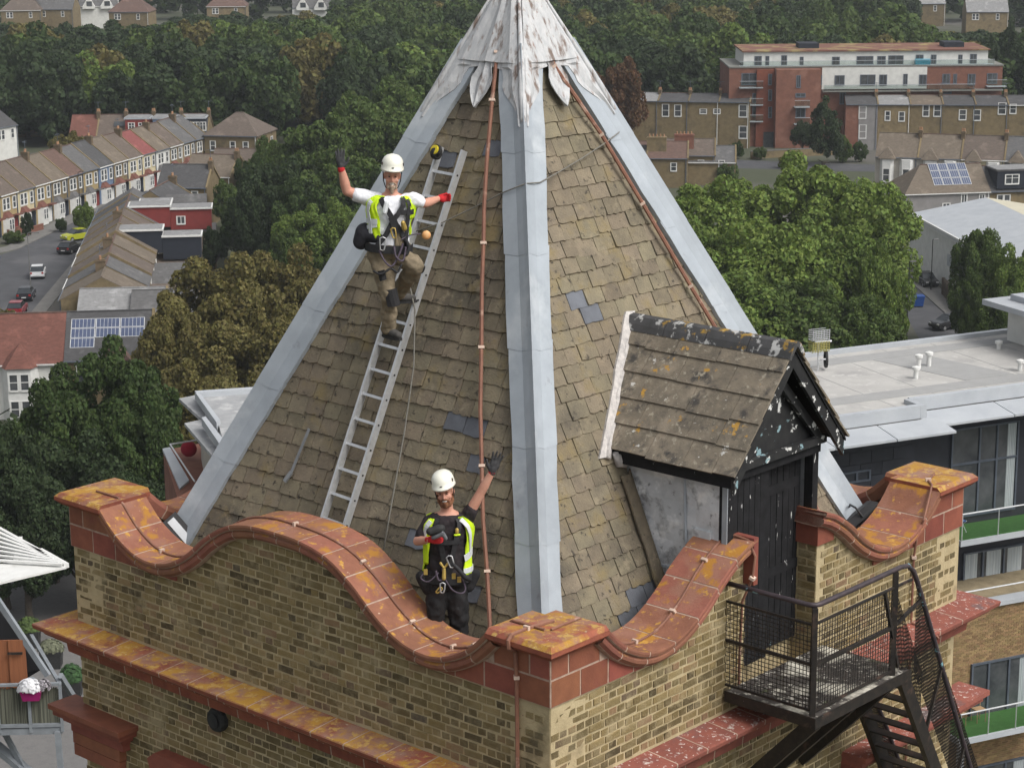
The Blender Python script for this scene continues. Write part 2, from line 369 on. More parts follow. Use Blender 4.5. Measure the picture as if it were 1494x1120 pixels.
# corner pilaster capital and hood band lower down
fr = FRAMES['left']
mb = MB(fr); 
for z0, z1, o in ((-1.86,-1.80,.27),(-1.93,-1.86,.235),(-2.0,-1.93,.16),(-2.12,-2.005,.10)): mb.box(-o, .72+o*.9, -o, .1, z0, z1-.003)
mb.build('pilaster_capital', m_terra, tower)
mb = MB(fr); mb.box(-.09,.73,-.09,.1,-2.26,-2.13); mb.box(-.085,.72,-.085,.1,-2.40,-2.27); mb.build('pilaster_capital', m_terra, tower)
mb = MB(fr); mb.prism([(1.30,-2.02),(1.42,-1.93),(3.6,-1.93),(3.6,-2.2),(1.36,-2.2)], -.16, .05); mb.build('hood_band', m_terra, tower)
mb = MB(FRAMES['right'])
for z0, z1, o in ((-1.98,-1.92,.30),(-2.05,-1.98,.25),(-2.12,-2.05,.16)): mb.box(4.6, W+o, -o, .1, z0, z1-.003)
mb.build('hood_band', m_terra_white, tower)
# ------------------------------------------------------------------ spire
gz0 = -.12
mb = MB(); mb.add([TP(.44,.44,gz0),TP(W-.44,.44,gz0),TP(W-.44,W-.44,gz0),TP(.44,W-.44,gz0),TP(.44,.44,-.5),TP(W-.44,.44,-.5),TP(W-.44,W-.44,-.5),TP(.44,W-.44,-.5)],
    [(0,1,2,3),(7,6,5,4),(0,4,5,1),(1,5,6,2),(2,6,7,3),(3,7,4,0)]); mb.build('gutter_floor', m_gutter, tower)
hb = (AZ-gz0)/KR                       # half width of the roof at the gutter
mb = MB(); C0 = W/2; e = .03
mb.add([TP(C0-hb+e,C0-hb+e,gz0-.05),TP(C0+hb-e,C0-hb+e,gz0-.05),TP(C0+hb-e,C0+hb-e,gz0-.05),TP(C0-hb+e,C0+hb-e,gz0-.05),TP(C0,C0,AZ-.06)],[(3,2,1,0),(0,1,4),(1,2,4),(2,3,4),(3,0,4)])
deck = mb.build('roof_deck', m_deck, tower)
SL = math.hypot(1, KR)                 # slope length per unit run
def face_frame(side):                  # x along the eaves, y up the slope, z outward; origin mid-eaves
    fr = FRAMES[side]; x = fr.to_3x3() @ Vector((1,0,0)); yin = fr.to_3x3() @ Vector((0,1,0))
    y = (yin + Vector((0,0,KR))).normalized(); z = x.cross(y)
    o = fr @ Vector((W/2, C0-hb, gz0)); return frame(o, x, y, z)
FACE = {s_: face_frame(s_) for s_ in FRAMES}
TL = hb*SL                             # slope length
def half(t): return hb*(1-t/TL)
def slate_proto(seed):
    r_ = random.Random(seed); n = 6; top = []; xs = [-.5+i/(n-1) for i in range(n)]
    lo = [(x+ (r_.uniform(-.03,.03) if 0 < i < n-1 else 0), -r_.uniform(0,.07) - (.06 if r_.random() < .15 else 0) + (.07 if i in (0,n-1) and r_.random() < .22 else 0)) for i, x in enumerate(xs)]
    hi = [(xs[-1-i]*1.0, 1.15) for i in range(n)]
    poly = lo+hi; k = len(poly); vs_ = [(x,y,.0 if y > .5 else .3) for x, y in poly]+[(x*.985,y+(.02 if y < .5 else 0),.35 if y > .5 else 1.0+r_.uniform(-.12,.12)) for x, y in poly]
    return vs_, [tuple(range(k-1,-1,-1)), tuple(range(k,2*k))]+[(i,(i+1)%k,(i+1)%k+k,i+k) for i in range(k)]
sprotos = [slate_proto(900+i) for i in range(12)]
smesh = [MB().add(*p).mesh('slate', m_slate) for p in sprotos]; bmesh_ = [MB().add(*p).mesh('slate', m_blue_slate) for p in sprotos[:4]]
EXP = .172
def px_of(p):
    d = Vector(p)-Vector(CAM); return 747+F_PX*d.dot(rt)/d.dot(fwd), 560-F_PX*d.dot(up)/d.dot(fwd)
BLUE = [(720,215,20,28),(655,235,26,22),(680,618,26,20),(684,680,20,18),(640,775,30,24),(690,865,26,30),(849,432,12,30),(862,458,14,34),(930,880,24,40),(965,860,16,30),(610,790,26,30)]
for side in ('left','right'):
    fr = FACE[side]; S_ = []; r_ = 0; base_col = None
    t = -.05
    while t < TL-.35:
        hw = half(max(t,0))-.10; x = -hw - random.uniform(0,.2)
        while x < hw:
            wdt = random.choice((.20,.235,.25,.26,.27,.29)); xa, xb = max(x, -hw), min(x+wdt, hw)
            if xb-xa > .06: S_.append(((xa+xb)/2, t+random.uniform(-.008,.008), xb-xa))
            x += wdt
        t += EXP
    keep = []
    for (xc, t, wd_) in S_:
        p = fr @ Vector((xc, t+.1, 0))
        if side == 'right':
            v_ = (p.x+p.y)*S2; 
            if 2.70 < v_ < 4.14 and p.z < 1.4: continue
            if p.z >= 1.4 and p.z < 2.55 and abs(v_-3.42) < (2.63-p.z)/1.17-.12: continue
        keep.append((xc, t, wd_, p))
    order = sorted(range(len(keep)), key=lambda i: keep[i][3].z - (.25 if keep[i][2] > .25 else 0)); solo = set(order[:150]); rest = MB(); restb = MB()
    slope = MB(fr); hh = half(0); slope.add([(-hh,0,-.02),(hh,0,-.02),(0,TL-.05,-.02),(-hh,0,-.04),(hh,0,-.04),(0,TL-.05,-.04)],[(0,1,2),(5,4,3),(0,3,4,1),(1,4,5,2),(2,5,3,0)]); slope = slope.build('roof_slope', m_deck, tower)
    for i, (xc, t, wd_, p) in enumerate(keep):
        q = px_of(p); blue = any(abs(q[0]-bx) < bw*.75 and abs(q[1]-by) < bh*.55 for bx, by, bw, bh in BLUE)
        k = random.randrange(4 if blue else 12); slip = random.uniform(-.03, 0) if random.random() < .12 else 0
        mm = fr @ Matrix.Translation((xc, t+slip, -.012)) @ Matrix.Rotation(random.gauss(0,.012), 4, 'Z') @ Matrix.Diagonal((wd_-.007, EXP, random.uniform(.016,.030), 1))
        if i in solo: inst('slate', (bmesh_ if blue else smesh)[k], slope, mm)
        else: (restb if blue else rest).add(*sprotos[k], xf=mm)
    rest.build('slating', m_slate, slope, kind='stuff')
    if restb.v: restb.build('slating', m_blue_slate, slope, kind='stuff')
# lead hips
def hip_sheet(p_top, p_bot, nL, nR, xL, xR, wing, lift, name='hip_flashing'):
    """p_top, p_bot on the hip line; wings run along each face (xL, xR point away from the hip, horizontal)"""
    rings = []; n = 5
    for i in range(n+1):
        p = Vector(p_top).lerp(Vector(p_bot), i/n); ow = random.uniform(-.013,.013)
        oL, oR = nL*(.038+lift), nR*(.038+lift); c = (nL+nR).normalized()
        tn = nL*.014; 
        a = [p+xL*(wing+ow)+oL, p+xL*(wing*.55)+oL*1.02, p+xL*.075+oL, p+xL*.05+c*(.085+lift), p+c*(.118+lift), p+xR*.05+c*(.085+lift), p+xR*.075+oR, p+xR*(wing*.55)+oR*1.02, p+xR*(wing-ow)+oR]
        b = [p+xR*(wing-ow)+nR*.005, p+xR*.05+nR*.005, p+xL*.05+nL*.005, p+xL*(wing+ow)+nL*.005]
        rings.append([tuple(q_) for q_ in a+b])
    mb = MB(); mb.loft(rings); return mb.build(name, m_lead, tower, smooth=False)
apex = TP(C0, C0, AZ)
def nface(s_): return FACE[s_].to_3x3() @ Vector((0,0,1))
hips = {'F': ('left','right',TP(C0-hb,C0-hb,gz0), UU, VV), 'L': ('back_left','left',TP(C0+hb,C0-hb,gz0), VV, -UU), 'R': ('right','back_right',TP(C0-hb,C0+hb,gz0), -VV, UU), 'B': ('back_right','back_left',TP(C0+hb,C0+hb,gz0), -UU, -VV)}
cuts = [.12,.27,.42,.555,.69,.82,.995]
for nm, (fl_, fr_, bot, xl, xr) in hips.items():
    for i in range(len(cuts)-1):
        a, b = cuts[i], cuts[i+1]+.012
        hip_sheet(apex.lerp(bot, a), apex.lerp(bot, b), nface(fl_), nface(fr_), xl, xr, .255, .007*(len(cuts)-i)/2)
# crown: lead cap with leaf-shaped tongues
def itp(xs, ys, z): return float(np.interp(z, xs, ys))
def hwz(z): return (AZ-z)/KR
for s_ in FRAMES:
    fr = FACE[s_]; n_ = nface(s_)
    P = lambda s, z, l=.05: fr @ Vector((s, (z-gz0)/KR*SL, l))
    zs = [4.66,4.72,4.80,4.88,4.95,5.0,5.04,5.06]
    mb = MB(); g = []
    for z in zs+[5.10,5.15]:
        w_ = itp([4.66,4.74,4.86,4.95,5.02,5.06,5.15],[.004,.075,.135,.14,.10,.085,.085], z); g.append([P(f_*w_, z, .062+.01*abs(f_)+.018*math.cos(f_*5)) for f_ in (-1,-.5,0,.5,1)])
    mb.shell(g, n_*.012); mb.build('lead_leaf', m_crown, tower, smooth=False)
    for sg in (-1, 1):
        mb = MB(); g = []
        for z in [4.52,4.58,4.64,4.70,4.76,4.82,4.88,4.95,5.0,5.04,5.06,5.10,5.15]:
            e_ = itp([4.52,4.66,4.72,4.80,4.88,4.95,5.02,5.06,5.15],[.045,.06,.10,.20,.235,.215,.225,.23,.24], z); h_ = hwz(z)+.03
            if z >= 5.06: e_ = max(e_, h_-.07)
            g.append([P(sg*(h_-e_*f_), z, .062+.02*(1-f_)+ .012*math.sin(f_*6)) for f_ in (0,.33,.66,1)])
        mb.shell(g, n_*.012); mb.build('lead_leaf', m_crown, tower)
    mb = MB(); g = []
    for z in [5.10,5.25,5.4,5.55,5.70,5.74]:
        h_ = hwz(z)+.035; g.append([P(f_*h_, z, .085+.012*math.cos(f_*9)) for f_ in (-1,-.75,-.5,-.25,0,.25,.5,.75,1)])
    mb.shell(g, n_*.014); mb.build('lead_cap', m_crown, tower)
# hip rolls over the crown, and the finial
for nm, (fl_, fr_, bot, xl, xr) in hips.items():
    c = (nface(fl_)+nface(fr_)).normalized(); mb = MB()
    pts = [apex.lerp(bot, k)+c*(.10) for k in (.05,.10,.16,.20,.236,.242)]
    mb.tube(pts, [.016,.024,.036,.042,.03,.012], 8); mb.build('lead_roll', m_crown, tower, smooth=True)
mb = MB(); mb.lathe([(.12,5.60),(.16,5.70),(.18,5.78),(.19,5.9),(.17,6.3),(.13,6.7),(.16,6.75),(.16,6.8),(.1,6.85),(.04,7.4),(.02,8.0)], 12, Matrix.Translation((apex.x,apex.y,0))); mb.build('finial', m_crown, tower, smooth=True)
# ------------------------------------------------------------------ dormer over the roof door
m_black = mat('peeling_black_paint', (.012,.012,.013), (.02,.02,.022), scale=10, spec=.15, rough=.75, spots=[((.55,.55,.54),7,.665,.68,False,(2.2,2.2,.42)),((.20,.30,.33),3.5,.70,.71)])
m_black_flake = mat('flaking_black_paint', (.018,.018,.02), (.03,.03,.03), scale=10, rough=.5, spots=[((.62,.62,.60),6,.60,.615),((.22,.33,.36),4.2,.64,.65)])
m_dslate = mat('lichened_slate', (.19,.16,.12), (.12,.104,.082), scale=7, rough=.9, rnd=.16, bump=.4, bscale=40,
    spots=[((.25,.21,.16),2.6,.52,.66),((.06,.055,.05),5,.56,.68),((.40,.23,.05),4.5,.625,.66),((.5,.49,.46),7.5,.66,.685),((.30,.27,.21),16,.58,.68)])
m_cheek = mat('stained_lead', (.60,.62,.64), (.42,.44,.46), scale=2.6, rough=.6, bump=.25, bscale=7, spots=[((.14,.14,.14),3.4,.53,.66),((.72,.73,.73),3.8,.54,.66),((.2,.2,.2),12,.6,.7)])
m_fillet = mat('white_mortar', (.56,.53,.50), (.36,.34,.33), scale=14, rough=.95, bump=.6, bscale=30)
DV, DR, DE, DW = 3.42, 2.63, 1.55, .92     # centre line, ridge height, eaves height, half width
def ur(z): return C0-(AZ-z)/KR             # where the main roof surface lies
mb = MB(); 
def TB(mb, u0, u1, v0, v1, z0, z1):
    mb.add([TP(a, b, c) for c in (z0,z1) for a, b in ((u0,v0),(u1,v0),(u1,v1),(u0,v1))], [(0,3,2,1),(4,5,6,7),(0,1,5,4),(1,2,6,5),(2,3,7,6),(3,0,4,7)])
TB(mb, .10,.20,2.665,2.76,-.55,1.46); TB(mb, .10,.20,4.07,4.165,-.55,1.46); TB(mb, .08,.22,2.66,4.17,1.40,1.54); TB(mb,.13,.20,3.315,3.37,-.55,1.40)
dormer = mb.build('dormer', m_black, tower)
# cheeks
for vv, vo in ((2.69,2.675),(4.14,4.155)):
    g = []
    for k in range(9):
        z = 1.5-(1.62)*k/8; u1 = ur(z)+.04; g.append([TP(.12+(u1-.12)*j/6, vo+.012*math.sin(k*2.1+j*1.3), z) for j in range(7)])
    mb = MB(); mb.shell(g, VV*(.02 if vv < 3 else -.02)); mb.build('cheek', m_cheek, dormer)
for zs_ in (.42,): mb = MB(); TB(mb, .13,ur(zs_)-.01,2.652,2.672,zs_-.012,zs_+.012); mb.build('lead_seam', m_lead, dormer)
mb = MB(); mb.bar(TP(.62,2.664,1.42), TP(.58,2.664,.43), .022,.022); mb.build('lead_seam', m_lead, dormer)
mb = MB(); TB(mb, .1,.16,2.655,2.673,-.1,1.45); mb.build('corner_trim', mat('grey_blue_trim', (.34,.37,.40), rough=.6), dormer)
# stepped flashing at the foot of the cheek
g = []
for k in range(7):
    z = 1.3-1.4*k/6; g.append([TP(ur(z)-.02, 2.66, z+.02), TP(ur(z)-.06, 2.60, z-.02), TP(ur(z)-.05, 2.50+.02*math.sin(k*3), z-.02)])
mb = MB(); mb.shell(g, nface('right')*.02); mb.build('flashing', m_slate, dormer)
# boarded front: left leaf of planks, right leaf set back
for v0, v1, u_, dz in ((2.76,3.315,.12,0),(3.37,4.07,.24,.06)):
    n = 6 if v1 < 3.4 else 7
    for i in range(n):
        a, b = v0+(v1-v0)*i/n+.004, v0+(v1-v0)*(i+1)/n-.004; mb = MB(); TB(mb, u_+random.uniform(0,.006), u_+.03, a, b, -.54, 1.40-dz); mb.build('plank', m_black, dormer)
for z_ in (.2,1.05): mb = MB(); TB(mb,.235,.26,3.39,4.05,z_,z_+.1); mb.build("door_ledge", m_black, dormer)
mb = MB(); mb.tube([TP(.22,3.45,.35),TP(.19,3.45,.36),TP(.19,3.45,.46),TP(.22,3.45,.47)], .01, 6); mb.build('door_handle', m_black_flake, dormer)
# gable: panel, truss pieces, bargeboards
def gz_(v): return DR-abs(v-DV)*(DR-DE)/DW
mb = MB(); pl = [(2.70,1.54),(4.14,1.54),(DV,DR-.24)]
mb.add([TP(.12,v,z) for v, z in pl]+[TP(.16,v,z) for v, z in pl],[(0,1,2),(5,4,3),(0,3,4,1),(1,4,5,2),(2,5,3,0)]); mb.build('gable_panel', m_black_flake, dormer)
mb = MB(); mb.bar(TP(.07,2.74,1.57), TP(.07,DV-.02,2.24), .05, .085); mb.build('gable_rail', m_black_flake, dormer)
mb = MB(); mb.bar(TP(.07,4.10,1.57), TP(.07,DV+.02,2.24), .05, .085); mb.build('gable_rail', m_black_flake, dormer)
mb = MB(); TB(mb, .03,.10,2.66,4.2,1.50,1.575); mb.build('gable_rail', m_black_flake, dormer)
for sg in (-1,1):
    mb = MB(); g = []
    v0, z0, v1, z1 = DV, DR-.02, DV+sg*(DW-.01), DE-.0
    for k in range(7):
        f_ = k/6; v_, z_ = v0+(v1-v0)*f_, z0+(z1-z0)*f_; g.append([TP(-.085, v_, z_), TP(-.085, v_, z_-.20)])
    mb.shell(g, UU*.04); mb.build('bargeboard', m_black_flake, dormer)
# soffit boards and roof
for sg in (-1,1):
    back = lambda f_: ur(DR+(DE-DR)*f_)+.03
    mb = MB(); g = []
    for k in range(5):
        f_ = k/4; v_, z_ = DV+sg*DW*f_, DR+(DE-DR)*f_-.045; g.append([TP(-.10,v_,z_), TP(back(f_)+.15,v_,z_)])
    mb.shell(g, (0,0,.03)); mb.build('roof_board', m_black, dormer)
    ln = math.hypot(DW, DR-DE); nr = 5
    xs_ = (UU*1.0); ydir = (VV*sg*DW + Vector((0,0,DE-DR))).normalized()
    nn = xs_.cross(ydir); nn = nn if nn.z > 0 else -nn
    for r_ in range(nr):
        f0, f1 = r_/nr, (r_+1)/nr; u0 = -.12; uend = back((f0+f1)/2)-.02; x = u0 - (0 if r_ % 2 else .18)
        while x < uend-.03:
            wq = random.choice((.36,.44,.52,.60)); a, b = max(x,u0), min(x+wq, uend); x += wq
            if b-a < .05: continue
            p0 = TP(a+.004,DV+sg*DW*f0,DR+(DE-DR)*f0); g = []
            lo = f1+.022+random.uniform(-.01,.01)
            for ff, lf in ((f0-.03 if r_ else f0, .004),((f0+f1)/2,.014),(lo,.024)):
                g.append([TP(a+.003+(b-a-.006)*j/2, DV+sg*DW*ff, DR+(DE-DR)*ff)+nn*(lf-.01) for j in range(3)])
            mb = MB(); mb.shell(g, nn*.02); mb.build('roof_slate', m_dslate, dormer)
for i in range(4):
    a, b = -.13+i*.51, -.13+(i+1)*.51-.008; mb = MB(); c = [(-.13,-.125),(-.10,-.06),(-.05,.01),(0,.03),(.05,.01),(.10,-.06),(.13,-.125),(.10,-.13),(0,-.02),(-.10,-.13)]
    mb.loft([[TP(a,DV+y,DR+.02+z) for y, z in c],[TP(min(b,1.9),DV+y,DR+.02+z) for y, z in c]]); mb.build('ridge_tile', mat('ridge_tile', (.075,.075,.078), (.05,.05,.05), scale=5, rough=.8, spots=[((.36,.22,.04),3.2,.55,.60),((.42,.42,.41),8,.57,.62)]), dormer)
# lumpy mortar fillet where the dormer roof meets the spire
for sg in (-1,1):
    pts = []; rs = []
    for k in range(15):
        f_ = k/14*1.10; z = DR+(DE-DR)*f_+.03; pts.append(TP(ur(z)-.035, DV+sg*DW*f_, z)+Vector((0,0,random.uniform(-.01,.012)))); rs.append(random.uniform(.018,.036))
    mb = MB(); mb.tube(pts, rs, 8); mb.build('mortar_fillet', m_fillet, dormer, smooth=True)
mb = MB(); mb.tube([TP(ur(1.5)-.07,2.50,1.52),TP(ur(1.45)-.06,2.56,1.40),TP(ur(1.4)-.06,2.63,1.36)],[.04,.06,.03],8); mb.build('mortar_fillet', m_fillet, dormer, smooth=True)
# black band under the eaves and the pale apron against the spire
mb = MB(); TB(mb, -.06,1.36,2.535,2.565,1.40,1.535); mb.build('eaves_band', m_black, dormer)
mb = MB(); TB(mb, -.02,1.30,2.57,2.67,1.44,1.46); mb.build('soffit', m_black, dormer)
g = []
for k in range(11):
    f_ = -.02+k/10*1.12; z = DR+(DE-DR)*f_; v_ = DV-DW*f_; g.append([TP(ur(z)-.02, v_+.01, z+.03), TP(ur(z+.02), v_-.04, z+.03), TP(ur(z+.03), v_-.10+random.uniform(-.012,.012), z+.035)])
mb = MB(); mb.shell(g, nface('right')*.03); mb.build('apron_flashing', m_fillet, dormer)
# small lead patch where the parapet stub meets the cheek
mb = MB(FRAMES['right']); mb.box(2.66,2.87,.30,.52,.78,.875); mb.build('parapet_flashing', m_cheek, tower)
# ================================================================== STEEL LANDING AND STAIR OUTSIDE THE DOOR
m_iron = mat('black_ironwork', (.014,.013,.013), (.03,.024,.02), scale=14, rough=.5, spots=[((.07,.045,.035),6,.58,.7),((.30,.30,.29),18,.73,.75),((.20,.36,.40),5,.74,.75)])
m_rail = mat('worn_handrail', (.035,.028,.032), (.06,.045,.05), scale=10, rough=.45, spots=[((.22,.42,.48),4.0,.62,.65),((.3,.28,.28),14,.68,.7)])
m_plate = mat('fouled_deck_plate', (.07,.062,.055), (.035,.03,.028), scale=8, rough=.9, bump=.4, spots=[((.42,.40,.35),16,.56,.64,True),((.60,.57,.48),1.6,.50,.60,True),((.06,.07,.03),4,.6,.7,True)])
esc = tag(empty('fire_escape', TP(-.5,3.3,-.66)), 'black iron landing with mesh railings and steep stair bolted below the roof door', 'fire escape')
mb = MB(); TB(mb, -1.06,-.03,2.50,4.12,-.64,-.60); mb.build('deck_plate', m_plate, esc)
mb = MB(); TB(mb, -1.075,-1.06,2.485,4.135,-.70,-.592); mb.build('edge_angle', m_iron, esc)
mb = MB(); TB(mb, -1.06,-.03,2.485,2.50,-.70,-.592); mb.build('edge_angle', m_iron, esc)
mb = MB(); TB(mb, -1.06,-.03,4.12,4.135,-.70,-.60); mb.build('edge_angle', m_iron, esc)
for v_ in (2.62,3.2,3.85):
    mb = MB(); mb.bar(TP(-.97,v_,-.70), TP(.0,v_,-1.75), .09,.14); mb.build('strut', m_iron, esc)
    mb = MB(); mb.bar(TP(-1.0,v_,-.67), TP(-.03,v_,-.67), .06,.06); mb.build('joist', m_iron, esc)
UO = -1.0; PL = (UO,2.54); PR = (UO,3.90)
for (pu, pv) in (PL, PR):
    mb = MB(); mb.bar(TP(pu,pv,-.60), TP(pu,pv,.455), .05,.05); mb.build('post', m_iron, esc)
mb = MB(); mb.tube([TP(.0,2.54,.47),TP(-.5,2.54,.47),TP(-.94,2.54,.475),TP(-.985,2.565,.475),TP(UO,2.62,.475),TP(UO,3.3,.475),TP(UO,3.98,.48),TP(UO,4.12,.46),TP(UO,4.22,.38),TP(UO,4.30,.25),TP(UO,4.8,-.73),TP(UO,5.6,-2.3),TP(UO,6.2,-3.5)], .026, 8); mb.build('handrail', m_rail, esc, smooth=True)
mb = MB(); mb.tube([TP(-.35,4.3,-.75),TP(-.35,4.8,-1.5),TP(-.35,6.2,-3.9)], .024, 8); mb.build('handrail', m_rail, esc, smooth=True)
def railbar(a, b, w=.022): mbb = MB(); mbb.bar(TP(*a), TP(*b), w, w); mbb.build('rail_bar', m_iron, esc)
railbar((.0,2.54,.29),(UO,2.54,.29)); railbar((.0,2.54,-.10),(UO,2.54,-.10),.03); railbar((.0,2.54,-.55),(UO,2.54,-.55))
railbar((UO,2.54,.30),(UO,4.2,.30)); railbar((UO,2.54,-.10),(UO,3.9,-.10),.032); railbar((UO,2.54,-.555),(UO,3.9,-.555)); railbar((UO,3.72,.28),(UO,4.0,-.55),.03); railbar((UO,3.9,-.10),(UO,4.42,.05),.03)
def wire_panel(P, wu, wv, keep=lambda a, b: True, step=.042, r=.0042):
    mb = MB(); 
    def seg(a, b):
        a, b = Vector(a), Vector(b); t = (b-a).normalized(); x = t.cross(Vector((.3,.5,.8))).normalized()*r; y = t.cross(x).normalized()*r
        mb.loft([[tuple(a+x), tuple(a-x*.5+y*.87), tuple(a-x*.5-y*.87)],[tuple(b+x), tuple(b-x*.5+y*.87), tuple(b-x*.5-y*.87)]], cap=False)
    na, nb = int(wu/step), int(wv/step)
    for i in range(na+1): seg(P(i*step+.01*math.sin(i), 0), P(i*step, wv))
    for j in range(nb+1): seg(P(0, j*step), P(wu, j*step))
    mb.build('wire_mesh', m_iron, esc, kind='stuff', fix=False)
wire_panel(lambda a, b: TP(-a, 2.54, -.55+b), 1.0, .84)
wire_panel(lambda a, b: TP(UO, 2.54+a, -.55+b), 1.36, .85)
wire_panel(lambda a, b: TP(UO, 3.90+a*.62, .28-a*1.19*.97-b+ .0), .9, .62)     # triangular bay down the stair
wire_panel(lambda a, b: TP(UO, 4.30+a*.50, .18-a*.86-b*.9), 3.2, .95)
wire_panel(lambda a, b: TP(-.35, 4.35+a*.50, -.80-a*.86-b*.6), 3.0, .6)
dv, dz = .50, -.865
for u_ in (UO, -.35):
    mb = MB(); mb.bar(TP(u_,4.05,-.62), TP(u_,4.05+dv*4,-.62+dz*4), .06,.15, (0,0,1)); mb.build('stringer', m_iron, esc)
for k in range(15):
    v_, z_ = 4.10+dv*.22*k, -.80+dz*.22*k; mb = MB(); TB(mb, UO+.03,-.38, v_-.02, v_+.10, z_-.008, z_+.008); mb.build('tread', m_iron, esc)
for k in (1.0,2.1,3.2):
    railbar((UO,4.05+dv*k,-.6+dz*k),(UO,4.30+dv*k+.02,.05+dz*k),.03)
# ================================================================== LADDER
m_alu = mat('aluminium', (.60,.61,.62), (.50,.51,.52), scale=20, rough=.38, metal=.55, spots=[((.35,.35,.35),30,.68,.75)])
m_rubber = mat('black_rubber', (.02,.02,.02), (.035,.035,.035), scale=20, rough=.7)
m_yellow = mat('yellow_plastic', (.62,.50,.03), (.55,.44,.03), scale=10, rough=.4)
def LR(u, z, off=.1):                # point above the left roof slope at height z
    n_ = nface('left'); v_ = C0-(AZ-z)/KR; return TP(u, v_, z) + n_*off
lad = tag(empty('roof_ladder', LR(3.68,-.05)), 'silver aluminium ladder laid up the slates with a yellow ridge wheel', 'ladder')
la, lb = LR(3.70,-.02,.13), LR(3.495,4.24,.12); ax = (lb-la).normalized(); nl = nface('left'); sx = nl.cross(ax).normalized()
sx = sx if sx.x > 0 else -sx
def LP(s, l, h=0.0): return la+ax*l+sx*s+nl*h
LT = (lb-la).length
for sg in (-1,1):
    mb = MB(); r_ = lambda l: [LP(sg*.165-.0125,l,-.04),LP(sg*.165+.0125,l,-.04),LP(sg*.165+.0125,l,.04),LP(sg*.165-.0125,l,.04)]
    mb.loft([r_(0), r_(LT)]); mb.build('stile', m_alu, lad)
nrg = int(LT/.262)
for k in range(nrg):
    l = LT-.26-k*.262; mb = MB(); mb.loft([[LP(s_,l-.014,-.016),LP(s_,l+.014,-.016),LP(s_,l+.014,.016),LP(s_,l-.014,.016)] for s_ in (-.155,.155)]); mb.build('rung', m_alu, lad)
    mb = MB(); mb.tube([LP(.176,l),LP(.182,l)], .011, 8); mb.build('rung_end', m_rubber, lad)
wx = frame(LP(-.10,LT-.09,.10), nl, ax, sx)
mb = MB(); mb.lathe([(.012,-.03),(.055,-.03),(.068,-.02),(.068,.02),(.055,.03),(.012,.03)], 18, wx); wh = mb.build('ridge_wheel', m_rubber, lad, smooth=False)
wx2 = frame(LP(-.10,LT-.02,.12), sx, ax, -sx.cross(ax)) if False else frame(LP(-.09,LT-.07,.125), sx, ax, sx.cross(ax))
mb = MB(); mb.lathe([(.0,-.028),(.046,-.028),(.062,-.02),(.062,.02),(.0,.02)], 18, wx2); mb.build('wheel_tyre', m_rubber, wh)
mb = MB(); mb.lathe([(.0,.02),(.05,.021),(.048,.034),(.02,.036),(.018,.03),(.0,.03)], 18, wx2); mb.build('wheel_hub', m_yellow, wh)
# ================================================================== LIGHTNING CONDUCTOR, ROPES
m_tape = mat('brown_conductor_tape', (.24,.115,.075), (.18,.085,.06), scale=8, rough=.7, rnd=.06, spots=[((.40,.26,.20),5,.58,.7)])
m_clip = mat('pale_clip', (.62,.47,.38), rough=.7)
def tape(name, pts, label, clips=(), r=.016, grp='lightning conductor tapes'):
    mb = MB(); mb.tube(pts, r, 6); o = mb.build(name, m_tape, None); tag(o, label, 'conductor', grp)
    for p, t in clips:
        c = MB(); t = Vector(t).normalized(); c.bar(Vector(p)-t*.014, Vector(p)+t*.014, .06,.05); c.build('clip', m_clip, o)
    return o
def RP(side, lst, off=.06): 
    out = []
    for u, v, z in lst: out.append(TP(u,v,z)+nface(side)*off)
    return out
pl = RP('left', [(3.44,3.33,5.84),(3.30,3.05,5.2),(3.187,2.845,4.744),(3.10,2.70,4.42),(3.032,2.588,4.163),(2.90,2.40,3.72),(2.78,2.26,3.42),(2.65,2.09,3.035),(2.44,1.85,2.49),(2.237,1.61,1.948),(2.03,1.40,1.47),(1.834,1.2,1.022),(1.62,1.02,.60),(1.417,.833,.19),(1.36,.76,.0)], .075)
tape('lightning_conductor', pl, 'brown conductor tape running down the slates beside the front lead hip', [(pl[i], pl[i+1]-pl[i]) for i in (1,2,6,8,10,12)], .021)
pr = RP('right', [(3.3,3.46,5.75),(3.1,3.40,5.3),(2.983,3.41,5.056),(2.80,3.62,4.65),(2.669,3.782,4.347),(2.355,4.07,3.634),(1.972,4.4,2.767),(1.65,4.68,2.05),(1.3,4.98,1.25),(1.0,5.22,.55),(.8,5.35,.1)], .075)
tape('lightning_conductor', pr, 'brown conductor tape running down beside the right-hand lead hip behind the dormer', [(pr[i], pr[i+1]-pr[i]) for i in (2,4,5,6,7,8)], .021)
def cop(side, a, b, y=.16, n=50, lift=.012):
    fr = FRAMES[side]; out = []
    for i in range(n+1):
        x = a+(b-a)*i/n; zz = zc(x) if .645 <= x <= W-.645 else .602; out.append(fr @ Vector((x, y+.015*math.sin(x*3), zz+lift)))
    return out
pc = cop('left', .22, W-.22, .17, 70)
tape('lightning_conductor', pc, 'brown conductor tape along the crest of the tall curved parapet without a doorway', [(pc[i], pc[i+1]-pc[i]) for i in (12,17,35,45,52,58,61)], .013)
pc = cop('right', .22, 2.74, .17, 40); fr = FRAMES['right']
pc += [fr @ Vector(q) for q in ((2.78,.10,zc(2.8)+.02),(2.80,-.05,zc(2.8)+.0),(2.79,-.14,.70),(2.74,-.15,.50),(2.72,-.05,.25),(2.72,-.03,-.3),(2.72,-.03,-.8))]
tape('lightning_conductor', pc, 'brown conductor tape on the parapet curve rising to the door, dropping at its end', [(pc[i], pc[i+1]-pc[i]) for i in (12,18,27,35,44)], .013)
fr = FRAMES['left']; xk = W-.36
